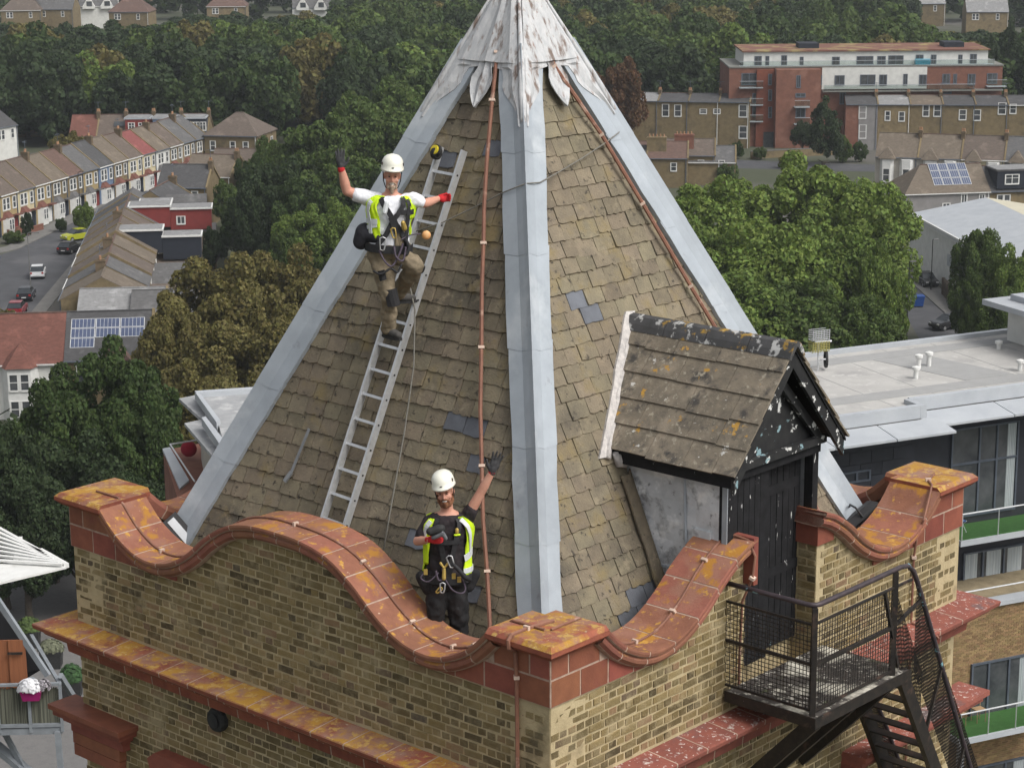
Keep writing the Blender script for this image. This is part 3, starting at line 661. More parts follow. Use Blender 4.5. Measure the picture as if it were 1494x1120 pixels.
pd = [fr @ Vector(q) for q in ((xk+.05,.40,.613),(xk,.1,.613),(xk,-.10,.61),(xk,-.14,.57),(xk,-.135,.50),(xk,-.05,.44),(xk,-.035,.2),(xk,-.03,-.3),(xk,-.03,-.82),(xk,-.30,-.85),(xk,-.37,-.90),(xk,-.2,-1.1),(xk,-.03,-1.3),(xk,-.03,-3))]
tape('lightning_conductor', pd, 'brown conductor tape dropping down the brick face below the front corner cap', [(pd[i], pd[i+1]-pd[i]) for i in (1,6,8)], .019)
fr = FRAMES['right']; xk = W-.98
pd = [fr @ Vector(q) for q in ((W-.25,.2,.613),(W-.5,.12,.613),(W-.62,.0,.613),(xk,-.13,.33),(xk,-.06,.15),(xk,-.03,-.1),(xk,-.03,-.83),(xk,-.3,-.86),(xk,-.37,-.92),(xk,-.15,-1.1),(xk,-.03,-1.3),(xk,-.03,-3))]
tape('lightning_conductor', pd, 'brown conductor tape dropping down the brick face beyond the fire escape', [(pd[i], pd[i+1]-pd[i]) for i in (1,5)], .013)
m_rope = mat('grey_rope', (.20,.19,.165), (.14,.135,.12), scale=60, rough=.9)
def rope(pts, r, label, n=6, mt=None, name='safety_rope', grp='ropes on the spire'):
    mb = MB(); mb.tube(pts, r, n); return tag(mb.build(name, mt or m_rope, None, smooth=True), label, 'rope', grp)
# sling round the spire at ladder height, to the climber
def RR(v, z, off=.1): return TP(C0-(AZ-z)/KR, v, z)+nface('right')*off
_hz = 3.98; _hp = TP(C0-(AZ-_hz)/KR, C0-(AZ-_hz)/KR, _hz)+(nface('left')+nface('right')).normalized()*.13
rope([LR(3.52,3.40,.28),LR(3.35,3.54,.13),LR(3.0,3.76,.06),LR(2.72,3.90,.075),LR(2.60,3.95,.08),_hp,RR(2.66,4.0,.075),RR(3.0,4.07,.06),RR(3.4,4.16,.06),RR(3.75,4.25,.075),RR(4.02,4.33,.085),RR(4.2,4.38,.02)], .0065, 'thin grey sling stretched from the climber round the spire across the front hip')
rope([LR(3.50,3.05,.30),LR(3.32,2.7,.20),LR(3.22,2.2,.10),LR(3.14,1.6,.06),LR(3.05,.9,.05),LR(2.98,.45,.05)], .008, 'thin grey rope hanging down the slates beside the ladder')
# ================================================================== FLOODLIGHTS, TOOLS
m_lamp = mat('lamp_housing', (.03,.03,.032), rough=.5)
m_lens = mat('lamp_lens', (.62,.64,.66), (.5,.52,.54), scale=4, rough=.12)
def flood(mw, w, l, label):
    e_ = empty('floodlight'); WM[e_.name] = mw; e_.matrix_basis = mw; tag(e_, label, 'floodlight', 'floodlights in the parapet gutter')
    mb = MB(mw); mb.loft([[(-w/2,-l/2,0),(w/2,-l/2,0),(w/2,l/2,0),(-w/2,l/2,0)],[(-w/2,-l/2,.05),(w/2,-l/2,.05),(w/2,l/2,.05),(-w/2,l/2,.05)],[(-w/2.6,-l/2.4,.10),(w/2.6,-l/2.4,.10),(w/2.6,l/2.4,.10),(-w/2.6,l/2.4,.10)]]); h_ = mb.build('housing', m_lamp, e_)
    mb = MB(mw); mb.box(-w*.22,w*.22,-l/2+.03,l/2-.03,-.008,-.001); mb.build('lens', m_lens, e_)
    mb = MB(mw); mb.tube([(-w/2-.01,0,.03),(-w/2-.02,0,.16),(0,0,.2),(w/2+.02,0,.16),(w/2+.01,0,.03)], .012, 6); mb.build('bracket', m_lamp, e_)
p = TP(5.86,.72,.17)
flood(frame(p, *(lambda a, b: (a, b, a.cross(b)))(Vector((.35,-.6,.05)).normalized().cross(Vector((-.62,.1,.77))).normalized(), Vector((-.62,.1,.77)).normalized())), .20, .42, 'dark floodlight with bright lens tucked between the lead hip and the far corner cap')
p = TP(.66,5.86,.17); yv = Vector((.75,.2,.55)).normalized(); xv = Vector((.1,-.8,.3)); xv = (xv-yv*xv.dot(yv)).normalized()
flood(frame(p, xv, yv, xv.cross(yv)), .24, .46, 'dark floodlight with bright lens behind the parapet curve beyond the doorway')
# wall vent under the ledge
vf = FRAMES['left'] @ Matrix.Translation((W-4.47,0,-1.34)) @ Matrix.Rotation(R(90), 4, 'X')
mb = MB(vf); mb.lathe([(.0,-.02),(.13,-.02),(.13,.05),(.115,.075),(.0,.08)], 20); v_o = mb.build('round_wall_lamp', m_rubber, None); tag(v_o, 'round black fitting on the brickwork just under the yellow lichened ledge', 'lamp')
mb = MB(vf); mb.lathe([(.0,.08),(.07,.081),(.075,.095),(.0,.1)], 16); mb.build('lamp_guard', m_lamp, v_o)
# hoisting block lying on the slates above the gutter
hp = LR(2.95,.30,.05)
hk = tag(empty('rope_block', hp), 'small rope pulley with blue strap lying at the foot of the slates', 'pulley')
m_bluest = mat('blue_strap', (.05,.22,.45), rough=.6)
mb = MB(); mb.tube([LR(3.16,.36,.05),LR(3.10,.35,.06),LR(3.03,.31,.05)], .028, 6, .5); mb.build('strap', m_bluest, hk)
mb = MB(); mb.lathe([(.0,-.02),(.05,-.02),(.05,.02),(.0,.02)], 12, frame(LR(2.97,.30,.07), UU, ax, nl)); mb.build('sheave', m_alu, hk)
mb = MB(); mb.tube([LR(2.97,.34,.06),LR(2.93,.22,.06),LR(2.95,.10,.06),LR(2.98,.12,.06)], .014, 6); mb.build('hook', m_alu, hk)
# slater's iron and loose slips on the slope
mb = MB(); mb.bar(LR(4.45,1.42,.06), LR(4.53,.98,.06), .03,.012, nl); mb.bar(LR(4.53,.98,.06), LR(4.58,.88,.07), .045,.02, nl); tag(mb.build('slate_ripper', mat('dull_steel', (.22,.23,.24), rough=.5), None), 'long flat grey slating tool lying on the slates', 'tool')
# ================================================================== THE TWO WORKERS
m_skin = mat('skin', (.54,.29,.21), (.50,.24,.17), scale=14, rough=.55, spots=[((.50,.19,.13),9,.58,.72)])
m_white_shirt = mat('white_cotton', (.74,.75,.78), (.68,.69,.73), scale=8, rough=.9, bump=.5, bscale=14)
m_black_shirt = mat('black_cotton', (.028,.022,.024), (.018,.015,.017), scale=8, rough=.9, bump=.5, bscale=14)
m_khaki = mat('khaki_canvas', (.23,.185,.125), (.165,.135,.09), scale=9, rough=.9, bump=.6, bscale=16)
m_black_canvas = mat('black_canvas', (.022,.021,.022), (.013,.013,.014), scale=8, rough=.9, bump=.6, bscale=16)
m_hivis = mat('hi_vis_yellow', (.60,.80,.02), (.50,.72,.02), scale=10, rough=.75, bump=.4, bscale=14)
m_reflect = mat('reflective_tape', (.62,.64,.64), (.52,.54,.55), scale=10, rough=.4)
m_web = mat('black_webbing', (.018,.018,.02), (.03,.03,.032), scale=40, rough=.7)
m_helmet = mat('ivory_helmet', (.74,.73,.64), (.70,.69,.60), scale=3, rough=.28, spec=.5)
m_glove = mat('grey_black_glove', (.035,.035,.038), (.06,.06,.062), scale=30, rough=.85)
m_redg = mat('red_knit', (.50,.025,.03), (.40,.02,.025), scale=40, rough=.9)
m_beard1 = mat('greying_beard', (.42,.33,.26), (.30,.20,.14), scale=40, rough=.95, bump=.6, bscale=120)
m_beard2 = mat('ginger_beard', (.22,.10,.05), (.14,.06,.035), scale=40, rough=.95, bump=.6, bscale=120)
m_steel = mat('bright_steel', (.55,.55,.56), (.4,.4,.41), scale=20, rough=.3, metal=.6)
m_gold = mat('anodised_gold', (.50,.36,.10), (.4,.28,.08), scale=20, rough=.4, metal=.4)
m_purple = mat('purple_grey_cord', (.09,.07,.10), (.06,.05,.06), scale=40, rough=.9)
m_boot = mat('worn_boot', (.05,.048,.046), (.08,.075,.07), scale=14, rough=.8)
m_orange = mat('orange_plastic', (.62,.22,.05), (.7,.42,.2), scale=20, rough=.5)
m_teeth = mat('teeth', (.75,.72,.66), rough=.4); m_dark = mat('dark_feature', (.05,.03,.025), rough=.7); m_lip = mat('lips', (.36,.12,.10), rough=.6)
def capsule(mb, pts, rs, n=14, flat=None):
    """tapered rounded limb through the points"""
    P = [Vector(p) for p in pts]; t0 = (P[0]-P[1]).normalized(); t1 = (P[-1]-P[-2]).normalized(); C = []; Rr = []
    for a in (80, 55, 28): C.append(P[0]+t0*rs[0]*math.sin(R(a))); Rr.append(max(rs[0]*math.cos(R(a)), .001))
    C += P; Rr += list(rs)
    for a in (28, 55, 80): C.append(P[-1]+t1*rs[-1]*math.sin(R(a))); Rr.append(max(rs[-1]*math.cos(R(a)), .001))
    mb.tube(C, Rr, n); return mb
def ell(mb, c, rx, ry, rz, rot=None, n=16):
    xf = Matrix.Translation(Vector(c)) @ (rot.to_4x4() if rot is not None else Matrix.Identity(4)) @ Matrix.Diagonal((rx,ry,rz,1))
    mb.lathe([(math.cos(R(a)), math.sin(R(a))) for a in (-88,-66,-44,-22,0,22,44,66,88)], n, xf); return mb
def fuse(mb, name, mt, parent, voxel=.011, smooth=6, crease=0.0, **kw):
    """one continuous skin grown over the overlapping shapes"""
    me = mb.mesh(name, mt); o = bpy.data.objects.new(name, me); COL.objects.link(o)
    r_ = o.modifiers.new('r', 'REMESH'); r_.mode = 'VOXEL'; r_.voxel_size = voxel
    if crease:
        tx = bpy.data.textures.get('folds') or bpy.data.textures.new('folds', 'CLOUDS'); tx.noise_scale = .075; tx.noise_depth = 2; d_ = o.modifiers.new('d', 'DISPLACE'); d_.texture = tx; d_.texture_coords = 'GLOBAL'; d_.strength = crease; d_.mid_level = .5
    if smooth: s_ = o.modifiers.new('s', 'SMOOTH'); s_.factor = .5; s_.iterations = smooth
    dg = bpy.context.evaluated_depsgraph_get(); me2 = bpy.data.meshes.new_from_object(o.evaluated_get(dg)); bpy.data.objects.remove(o, do_unlink=True)
    me2.shade_smooth(); 
    if not me2.materials: me2.materials.append(mt)
    o2 = bpy.data.objects.new(name, me2); me2.name = name; link(o2, parent); 
    return o2
def torso_fn(base, top, X, k=1.0):
    base, top = Vector(base), Vector(top); Y = (top-base).normalized(); X = (X-Y*X.dot(Y)).normalized(); Fr = X.cross(Y); Fr = Fr if Fr.y < 0 else -Fr   # towards the camera side
    ts = [-.08,0,.15,.32,.50,.70,.86,.95,1.0,1.06]; aa = [.10,.165,.178,.168,.168,.188,.20,.165,.10,.06]; bb = [.08,.115,.13,.122,.122,.132,.118,.10,.08,.06]
    L = (top-base).length
    def S(t, th, g=0.0):
        a = float(np.interp(t, ts, aa))*k+g; b = float(np.interp(t, ts, bb))*k+g
        return base + Y*(L*t) + X*(a*math.cos(th)) - Fr*(b*math.sin(th))          # th = -90 deg looks to the front
    return S, X, Y, Fr
def torso_rings(mb, S, t0, t1, g, n=22, k=14):
    mb.loft([[tuple(S(t0+(t1-t0)*i/k, 2*math.pi*j/n, g)) for j in range(n)] for i in range(k+1)]); return mb
def strap(S, path, w, g, name, mt, parent, th=.006):
    P = [S(t, R(a), g) for t, a in path]; N_ = [(S(t, R(a), g+.02)-S(t, R(a), g-.02)).normalized() for t, a in path]
    # refine
    PP, NN = [], []
    for i in range(len(path)-1):
        for k in range(6):
            f_ = k/6; t = path[i][0]+(path[i+1][0]-path[i][0])*f_; a = path[i][1]+(path[i+1][1]-path[i][1])*f_; PP.append(S(t,R(a),g)); NN.append((S(t,R(a),g+.02)-S(t,R(a),g-.02)).normalized())
    PP.append(P[-1]); NN.append(N_[-1]); g_ = []
    for i in range(len(PP)):
        tg = (PP[min(i+1,len(PP)-1)]-PP[max(i-1,0)]).normalized(); sd2 = NN[i].cross(tg).normalized()*w/2; g_.append([PP[i]-sd2, PP[i]+sd2])
    mb = MB(); ni = len(g_); A = [p for r_ in g_ for p in r_]; B = [p+NN[i//2]*th for i, p in enumerate(A)]; fs = []
    for i in range(ni-1):
        a, b, c, d = 2*i, 2*i+1, 2*i+3, 2*i+2; o_ = len(A); fs += [(a,b,c,d),(o_+d,o_+c,o_+b,o_+a),(a,d,o_+d,o_+a),(b,o_+b,o_+c,c)]
    fs += [(0,len(A),len(A)+1,1),(2*ni-2,2*ni-1,len(A)+2*ni-1,len(A)+2*ni-2)]
    mb.add([tuple(p) for p in A+B], fs); return mb.build(name, mt, parent)
def patch(S, t0, t1, af, bf, g, name, mt, parent, th=.01, nt=16, na=14, wob=.008):
    """a panel of cloth on the torso; af(t), bf(t): side angles in degrees"""
    g_ = []; 
    for i in range(nt+1):
        t = t0+(t1-t0)*i/nt; a, b = af(t), bf(t); g_.append([S(t, R(a+(b-a)*j/na), g+wob*math.sin(7*t*3+j*1.7)) for j in range(na+1)])
    c = S((t0+t1)/2, 0, -.1).lerp(S((t0+t1)/2, math.pi, -.1), .5)
    mb = MB(); mb.shell(g_, lambda p: (p-c).normalized()*th); return mb.build(name, mt, parent, smooth=True)
def hand(base, d, l, name, mt, parent, curl=0.0, size=1.0, spread=1.0, thumb_out=1.0):
    """base: wrist; d: finger direction; l: towards the thumb; fingers curl about l"""
    d = Vector(d).normalized(); l = Vector(l); l = (l-d*l.dot(d)).normalized(); n_ = d.cross(l); s = size; mb = MB(); base = Vector(base)
    capsule(mb, [base-d*.01*s, base+d*.03*s], [.028*s,.03*s], 10)
    rm = Matrix((l, d, n_)).transposed()
    ell(mb, base+d*.055*s, .043*s, .052*s, .019*s, rm)
    for k, (off, ln) in enumerate(((.031,.072),(.011,.082),(-.010,.076),(-.030,.060))):
        r0 = base+d*.092*s+l*off*s; dd = (d+l*off*5*spread).normalized(); P_ = [r0-d*.03*s, r0]; cur = r0; c = 0
        for q in range(3):
            c += curl; v_ = dd*math.cos(c)+n_*math.sin(c); cur = cur+v_*ln*s/3*(1.15,1,.85)[q]; P_.append(cur.copy())
        capsule(mb, P_, [.0105*s,.0105*s,.0098*s,.009*s,.008*s], 8)
    t0 = base+d*.02*s+l*.025*s; t1 = base+d*.048*s+l*(.055*thumb_out)*s+n_*.008; t2 = t1+(d*.8+l*.35*thumb_out+n_*(.5*math.sin(curl))).normalized()*.045*s
    capsule(mb, [t0,t1,t2], [.016*s,.0125*s,.009*s], 8)
    return fuse(mb, name, mt, parent, .0065, 3)
def head(c, Xh, Yh, Fh, parent, beard, rim_tilt=0.0, long_beard=0.0, grin=.8):
    """c: centre of the skull; Xh right, Yh up, Fh to the front"""
    rm = Matrix((Xh, -Fh, Yh)).transposed(); Q = lambda x, f, y: Vector(c)+Xh*x+Fh*f+Yh*y
    mb = MB(); ell(mb, Q(0,-.012,.035), .076,.096,.088, rm); ell(mb, Q(0,.02,-.045), .062,.072,.078, rm); ell(mb, Q(0,.045,-.085), .038,.035,.032, rm)
    ell(mb, Q(0,.088,-.018), .012,.018,.024, rm); ell(mb, Q(0,.098,-.032), .0155,.014,.012, rm)                   # nose
    for sg in (-1,1): ell(mb, Q(sg*.078,-.012,-.012), .012,.022,.034, rm); ell(mb, Q(sg*.043,.062,-.035), .024,.02,.02, rm)     # ears, cheeks
    ell(mb, Q(0,.072,.028), .055,.022,.014, rm)
    shapes = mb
    return shapes, rm, Q
def face_parts(c, rm, Q, body, beard, hel_tilt, person, long_beard):
    for sg in (-1,1):
        mb = MB(); ell(mb, Q(sg*.031,.083,.006), .0115,.006,.0055, rm, 10); mb.build('eye', m_dark, body, smooth=True)
        mb = MB(); ell(mb, Q(sg*.031,.088,.026), .020,.008,.0045, rm, 10); mb.build('eyebrow', beard, body, smooth=True)
    mb = MB(); ell(mb, Q(0,.084,-.068), .031,.012,.0125, rm, 12); mb.build('mouth', m_lip, body, smooth=True)
    mb = MB(); ell(mb, Q(0,.093,-.065), .024,.006,.007, rm, 12); mb.build('teeth', m_teeth, body, smooth=True)
    # beard: rim of hair round the jaw, moustache and chin tuft
    mb = MB(); 
    if long_beard < .01: capsule(mb, [Q(sx_*.074,.005,y_) if False else Q(sx_,f_,y_) for sx_, f_, y_ in ((-.073,.0,-.035),(-.062,.035,-.085),(-.035,.068,-.112),(0,.082,-.118-long_beard*.3),(.035,.068,-.112),(.062,.035,-.085),(.073,.0,-.035))], [.014,.019,.024,.028,.024,.019,.014], 8)
    capsule(mb, [Q(-.034,.083,-.066),Q(-.018,.094,-.050),Q(0,.098,-.048),Q(.018,.094,-.050),Q(.034,.083,-.066)], [.007,.009,.008,.009,.007], 8)
    capsule(mb, [Q(0,.088,-.09),Q(0,.088,-.125-long_beard)], [.024,.018], 8)
    for sg in (-1,1): capsule(mb, [Q(sg*.036,.08,-.064),Q(sg*.036,.075,-.105)], [.009,.016], 8)
    fuse(mb, 'beard', beard, person, .006, 3)
def helmet(c, rm, Q, person, tilt):
    n = 24; rings = []; rx = Matrix.Rotation(tilt[0], 3, 'X') @ Matrix.Rotation(tilt[1], 3, 'Y'); 
    T = lambda x, y, z: Vector(c) + rm @ (rx @ Vector((x, y, z)))
    prof = [(1.06,-.002),(1.03,.012),(1.0,.03),(.985,.06),(.92,.095),(.78,.125),(.55,.147),(.28,.158),(.05,.161)]
    mb = MB(); mb.loft([[tuple(T(.108*r_*math.cos(2*math.pi*k/n), .132*r_*math.sin(2*math.pi*k/n)-(.02 if z < .02 and math.sin(2*math.pi*k/n) < 0 else 0)*abs(math.sin(2*math.pi*k/n)), z*.92+.026)) for k in range(n)] for r_, z in prof]); h = mb.build('helmet', m_helmet, person, smooth=True)
    for sg in (-1,1):
        mb = MB(); 
        for dz in (0,): ell(mb, T(sg*.101,-.045,.085), .006,.010,.018, rm @ rx, 8)
        mb.build('vent', m_dark, h)
    mb = MB(); ell(mb, T(0,-.137,.062), .014,.004,.006, rm @ rx, 8); mb.build('badge', m_web, h)
    mb = MB(); mb.tube([T(-.09,-.03,.01), Q(-.082,.02,-.05), Q(-.06,.05,-.105), Q(0,.07,-.135), Q(.06,.05,-.105), Q(.082,.02,-.05), T(.09,-.03,.01)], .005, 6); mb.build('chin_strap', m_web, h)
def carabiner(p, d, s, parent, mt):
    d = Vector(d).normalized(); x = d.cross(Vector((0,1,0))).normalized(); pts = [Vector(p)+d*a*s+x*b*s for a, b in ((-.5,0),(-.42,.2),(.1,.25),(.42,.26),(.52,.05),(.42,-.18),(-.1,-.16),(-.42,-.1),(-.5,0))]
    mb = MB(); mb.tube(pts, .007, 6); return mb.build('carabiner', mt, parent, smooth=True)
def boot(ankle, toe_dir, parent, mt=None):
    t = Vector(toe_dir).normalized(); a = Vector(ankle); mb = MB(); upz = Vector((0,0,1))
    capsule(mb, [a+upz*.08, a+upz*-.01], [.052,.054], 10); capsule(mb, [a-t*.045-upz*.045, a+t*.06-upz*.04, a+t*.15-upz*.052], [.045,.046,.040], 10)
    o = fuse(mb, 'boot', mt or m_boot, parent, .010, 3)
    # sole
    s_ = t.cross(upz).normalized(); pl = []
    for k in range(14):
        an = 2*math.pi*k/14; pl.append(a+t*(.05+.15*math.cos(an))+s_*(.047*math.sin(an)))
    mb = MB(); mb.loft([[tuple(p+Vector((0,0,-.10))) for p in pl],[tuple(p+Vector((0,0,-.075))) for p in pl]]); mb.build('boot_sole', m_rubber, o); return o
# ---------------------------------------------------------------- worker standing in the gutter
y0 = 1.69
J = lambda x, y, dy=0.0: at_y(x, y, y0+dy)
fl = gz0
per = tag(empty('person', (J(652,900).x, y0, fl)), 'bearded worker in black clothes and yellow vest, waving from the gutter behind the parapet', 'person')
base, top = J(653,848), J(653,747)
S, X_, Y_, F_ = torso_fn(base, top, Vector((1,0,.10)), 1.10)
hc = J(649,716,-.02); Xh = Vector((.985,-.05,.14)).normalized(); Fh = Vector((-.14,-.97,-.12)).normalized(); Yh = Fh.cross(Xh); Yh = Yh if Yh.z > 0 else -Yh; Xh = Yh.cross(Fh); Xh = Xh if Xh.x > 0 else -Xh
shR, elR, wrR = J(680,757), J(701,719,-.03), J(718,688,-.06)
shL, elL, wrL = J(627,762), J(609,789,-.06), J(625,787,-.24)
hpL, hpR = J(640,850), J(667,850); knL, knR = Vector((hpL.x-.03, y0-.05, fl+.50)), Vector((hpR.x+.0, y0-.04, fl+.50)); anL, anR = Vector((knL.x-.02, y0+.0, fl+.105)), Vector((knR.x+.02, y0+.02, fl+.105))
hd, rm, Q = head(hc, Xh, Yh, Fh, per, m_beard2)
torso_rings(hd, S, -.05, 1.03, -.02); capsule(hd, [top-Y_*.05, hc-Yh*.05-Fh*.01], [.062,.056])
capsule(hd, [top-Y_*.06+X_*.10, shR, elR], [.06,.058,.044]); capsule(hd, [elR, elR.lerp(wrR,.35), wrR], [.043,.044,.030])
capsule(hd, [top-Y_*.06-X_*.10, shL, elL], [.06,.056,.043]); capsule(hd, [elL, elL.lerp(wrL,.35), wrL], [.042,.043,.030])
for h_, k_, a_ in ((hpL,knL,anL),(hpR,knR,anR)): capsule(hd, [h_, k_], [.085,.055]); capsule(hd, [k_, k_.lerp(a_,.3), a_], [.055,.056,.038])
body = fuse(hd, 'body', m_skin, per, .0095, 3)
face_parts(hc, rm, Q, body, m_beard2, 0, per, 0.0); helmet(hc+Yh*.032, rm, Q, per, (R(-3), R(-3)))
mb = MB(); torso_rings(mb, S, -.04, .985, .012); capsule(mb, [top-Y_*.07+X_*.10, shR-Y_*.004, shR.lerp(elR,.36)], [.072,.078,.068]); capsule(mb, [top-Y_*.07-X_*.10, shL, shL.lerp(elL,.72)], [.072,.072,.062])
fuse(mb, 't_shirt', m_black_shirt, per, .011, 3, .035)
mb = MB(); torso_rings(mb, S, -.08, .12, .022)
for h_, k_, a_ in ((hpL,knL,anL),(hpR,knR,anR)): capsule(mb, [h_+Vector((0,0,.04)), h_, k_], [.11,.118,.094]); capsule(mb, [k_, k_.lerp(a_,.4), a_+Vector((0,0,.02))], [.094,.09,.078])
fuse(mb, 'trousers', m_black_canvas, per, .012, 3, .05)
for a_ in (anL, anR): boot(a_, (0.08 if a_ is anR else -.12,-1,0), per)
hand(wrR, (elR*-1+wrR).normalized()+Vector((-.05,0,.35)), Vector((-1,-.1,.15)), 'glove', m_glove, per, .06, 1.2, 1.2)
mb = MB(); capsule(mb, [wrR-(wrR-elR).normalized()*.008, wrR+(wrR-elR).normalized()*.006], [.034,.034], 12); fuse(mb, 'glove_cuff', m_redg, per, .007, 2)
hand(wrL, Vector((.85,-.35,.05)), Vector((.1,-.3,1)), 'glove', m_redg, per, -.55, 1.0, .3, .6)
# device in the hand
m_dev = mat('dull_grey_plastic', (.16,.17,.18), (.1,.1,.11), scale=12, rough=.5)
dp = J(641,779,-.32); dv_ = tag(empty('hand_tool', dp), 'black and grey handset held in front of the chest of the lower worker', 'tool')
mb = MB(); capsule(mb, [J(628,775,-.33), J(643,771,-.33)], [.042,.045], 10); fuse(mb, 'casing', m_rubber, dv_, .009, 3)
mb = MB(); capsule(mb, [J(632,784,-.33), J(646,777,-.35), J(650,785,-.33)], [.022,.034,.022], 10); fuse(mb, 'grip', m_dev, dv_, .009, 3)
# vest: two open fronts and the back
patch(S, .12, .97, lambda t: float(np.interp(t,[.1,.5,.8,.97],[-52,-40,-46,-60])), lambda t: float(np.interp(t,[.1,.6,.75,.97],[25,22,-5,-40])), .028, 'vest_panel', m_hivis, per)
patch(S, .30, .95, lambda t: float(np.interp(t,[.3,.6,.95],[-178,-170,-142])), lambda t: float(np.interp(t,[.3,.6,.95],[-150,-140,-122])), .028, 'vest_panel', m_hivis, per)
patch(S, .12, .93, lambda t: 25 if t < .6 else 50, lambda t: 182 if t < .6 else 150, .028, 'vest_panel', m_hivis, per)
strap(S, [(.40,-48),(.45,-10),(.46,24)], .065, .042, 'vest_tape', m_reflect, per); strap(S, [(.22,-52),(.21,-12),(.20,24)], .05, .042, 'vest_tape', m_reflect, per); strap(S, [(.96,-56),(.75,-36),(.45,-22)], .04, .042, 'vest_tape', m_reflect, per); strap(S, [(.93,-132),(.75,-146),(.6,-150)], .045, .042, 'vest_tape', m_reflect, per)
# harness
for pth in ([(.97,-62),(.7,-72),(.4,-80),(.15,-88)],[(.97,-120),(.7,-108),(.4,-100),(.15,-92)]): strap(S, pth, .045, .036, 'harness_strap', m_web, per)
strap(S, [(.10,a) for a in range(-185,10,25)], .075, .045, 'harness_belt', m_web, per); strap(S, [(.66,-118),(.65,-90),(.66,-64)], .04, .042, 'harness_strap', m_web, per)
mb = MB(); capsule(mb, [S(.83,R(-72),.05), S(.80,R(-72),.05)], [.018,.018], 8); mb.build('buckle', m_gold, per)
mb = MB(); capsule(mb, [S(.76,R(-76),.05), S(.76,R(-66),.05)], [.010,.010], 8); mb.build('strap_tab', m_hivis, per)
mb = MB(); capsule(mb, [S(.36,R(-106),.06),S(.30,R(-98),.07),S(.36,R(-90),.06)], [.013,.016,.013], 8); mb.build('buckle', m_gold, per)
mb = MB(); capsule(mb, [S(.28,R(-98),.07),S(.16,R(-98),.075)], [.016,.02], 8); mb.build('descender', m_gold, per)
carabiner(S(.40,R(-84),.09), (-.3,0,1), .12, per, m_steel); carabiner(S(.02,R(-100),.09), (.05,0,1), .10, per, m_steel); carabiner(S(-.02,R(-108),.10), (.6,0,.6), .07, per, m_gold)
mb = MB(); mb.tube([S(.38,R(-82),.09),S(.30,R(-72),.10),S(.18,R(-60),.11),S(.10,R(-44),.10)], [.014,.02,.026,.02], 8); mb.build('lanyard', m_web, per, smooth=True)
def loop(pts, r, parent, mt, nm='cord'):
    P_ = [Vector(p) for p in pts]; out = []
    for i in range(len(P_)-1):
        p0, p1, p2, p3 = P_[max(i-1,0)], P_[i], P_[i+1], P_[min(i+2,len(P_)-1)]
        for k in range(6):
            t = k/6; out.append(.5*((2*p1)+(p2-p0)*t+(2*p0-5*p1+4*p2-p3)*t*t+(3*p1-p0-3*p2+p3)*t**3))
    out.append(P_[-1]); mb = MB(); mb.tube(out, r, 6); return mb.build(nm, mt, parent, smooth=True)
loop([J(640,835,-.19),J(625,848,-.2),J(614,843,-.19),J(618,836,-.18)], .007, per, m_purple); loop([J(648,842,-.2),J(660,860,-.21),J(674,865,-.2),J(679,857,-.17),J(672,840,-.16)], .0075, per, m_purple); loop([J(636,832,-.19),J(640,846,-.21),J(648,842,-.2),J(645,828,-.19)], .010, per, m_purple)
for px_, py_ in ((621,834),(662,840),(670,845)): mb = MB(); a = J(px_,py_,-.18); mb.box(a.x-.018,a.x+.018,a.y-.01,a.y+.01,a.z-.025,a.z+.025); mb.build('belt_keeper', m_gold, per)
mb = MB(); capsule(mb, [S(.12,R(-8),.07), S(-.06,R(-12),.075)], [.05,.055], 10); fuse(mb, 'tool_pouch', m_black_canvas, per, .011, 3)
mb = MB(); capsule(mb, [S(.10,R(-165),.06), S(-.10,R(-170),.07)], [.06,.06], 10); fuse(mb, 'tool_pouch', m_black_canvas, per, .011, 3)
# ---------------------------------------------------------------- worker on the ladder
y1 = 3.36
K = lambda x, y, dy=0.0: at_y(x, y, y1+dy)
per = tag(empty('person', K(572,495,.1)), 'grey-bearded worker in white t-shirt and khaki trousers waving from the ladder', 'person')
base, top = K(567,368), K(571,283)
S, X_, Y_, F_ = torso_fn(base, top, Vector((1,.12,-.03)), 1.06)
hc = K(572,256,-.03); Xh = Vector((1,.02,-.05)).normalized(); Fh = Vector((.03,-.98,-.10)).normalized(); Yh = Fh.cross(Xh); Yh = Yh if Yh.z > 0 else -Yh; Xh = Yh.cross(Fh); Xh = Xh if Xh.x > 0 else -Xh
shL, elL, wrL = K(534,288), K(506,279,-.02), K(498,246,-.06)
shR, elR, wrR = K(603,291), K(620,297,.05), K(639,290,.20)
hpL, hpR = K(553,372), K(582,372); knL, anL = K(567,432,-.12), K(567,478,.0)
knR, anR = K(606,388,-.14), K(580,428,.28)
hd, rm, Q = head(hc, Xh, Yh, Fh, per, m_beard1)
torso_rings(hd, S, -.05, 1.03, -.02); capsule(hd, [top-Y_*.05, hc-Yh*.05-Fh*.01], [.062,.056])
capsule(hd, [top-Y_*.06+X_*.10, shR, elR], [.06,.058,.045]); capsule(hd, [elR, elR.lerp(wrR,.35), wrR], [.044,.046,.031])
capsule(hd, [top-Y_*.06-X_*.10, shL, elL], [.06,.060,.047]); capsule(hd, [elL, elL.lerp(wrL,.35), wrL], [.046,.049,.032])
for h_, k_, a_ in ((hpL,knL,anL),(hpR,knR,anR)): capsule(hd, [h_, k_], [.085,.055]); capsule(hd, [k_, k_.lerp(a_,.3), a_], [.055,.056,.038])
body = fuse(hd, 'body', m_skin, per, .0095, 3)
face_parts(hc, rm, Q, body, m_beard1, 0, per, .022); helmet(hc+Yh*.036, rm, Q, per, (R(-3), R(1)))
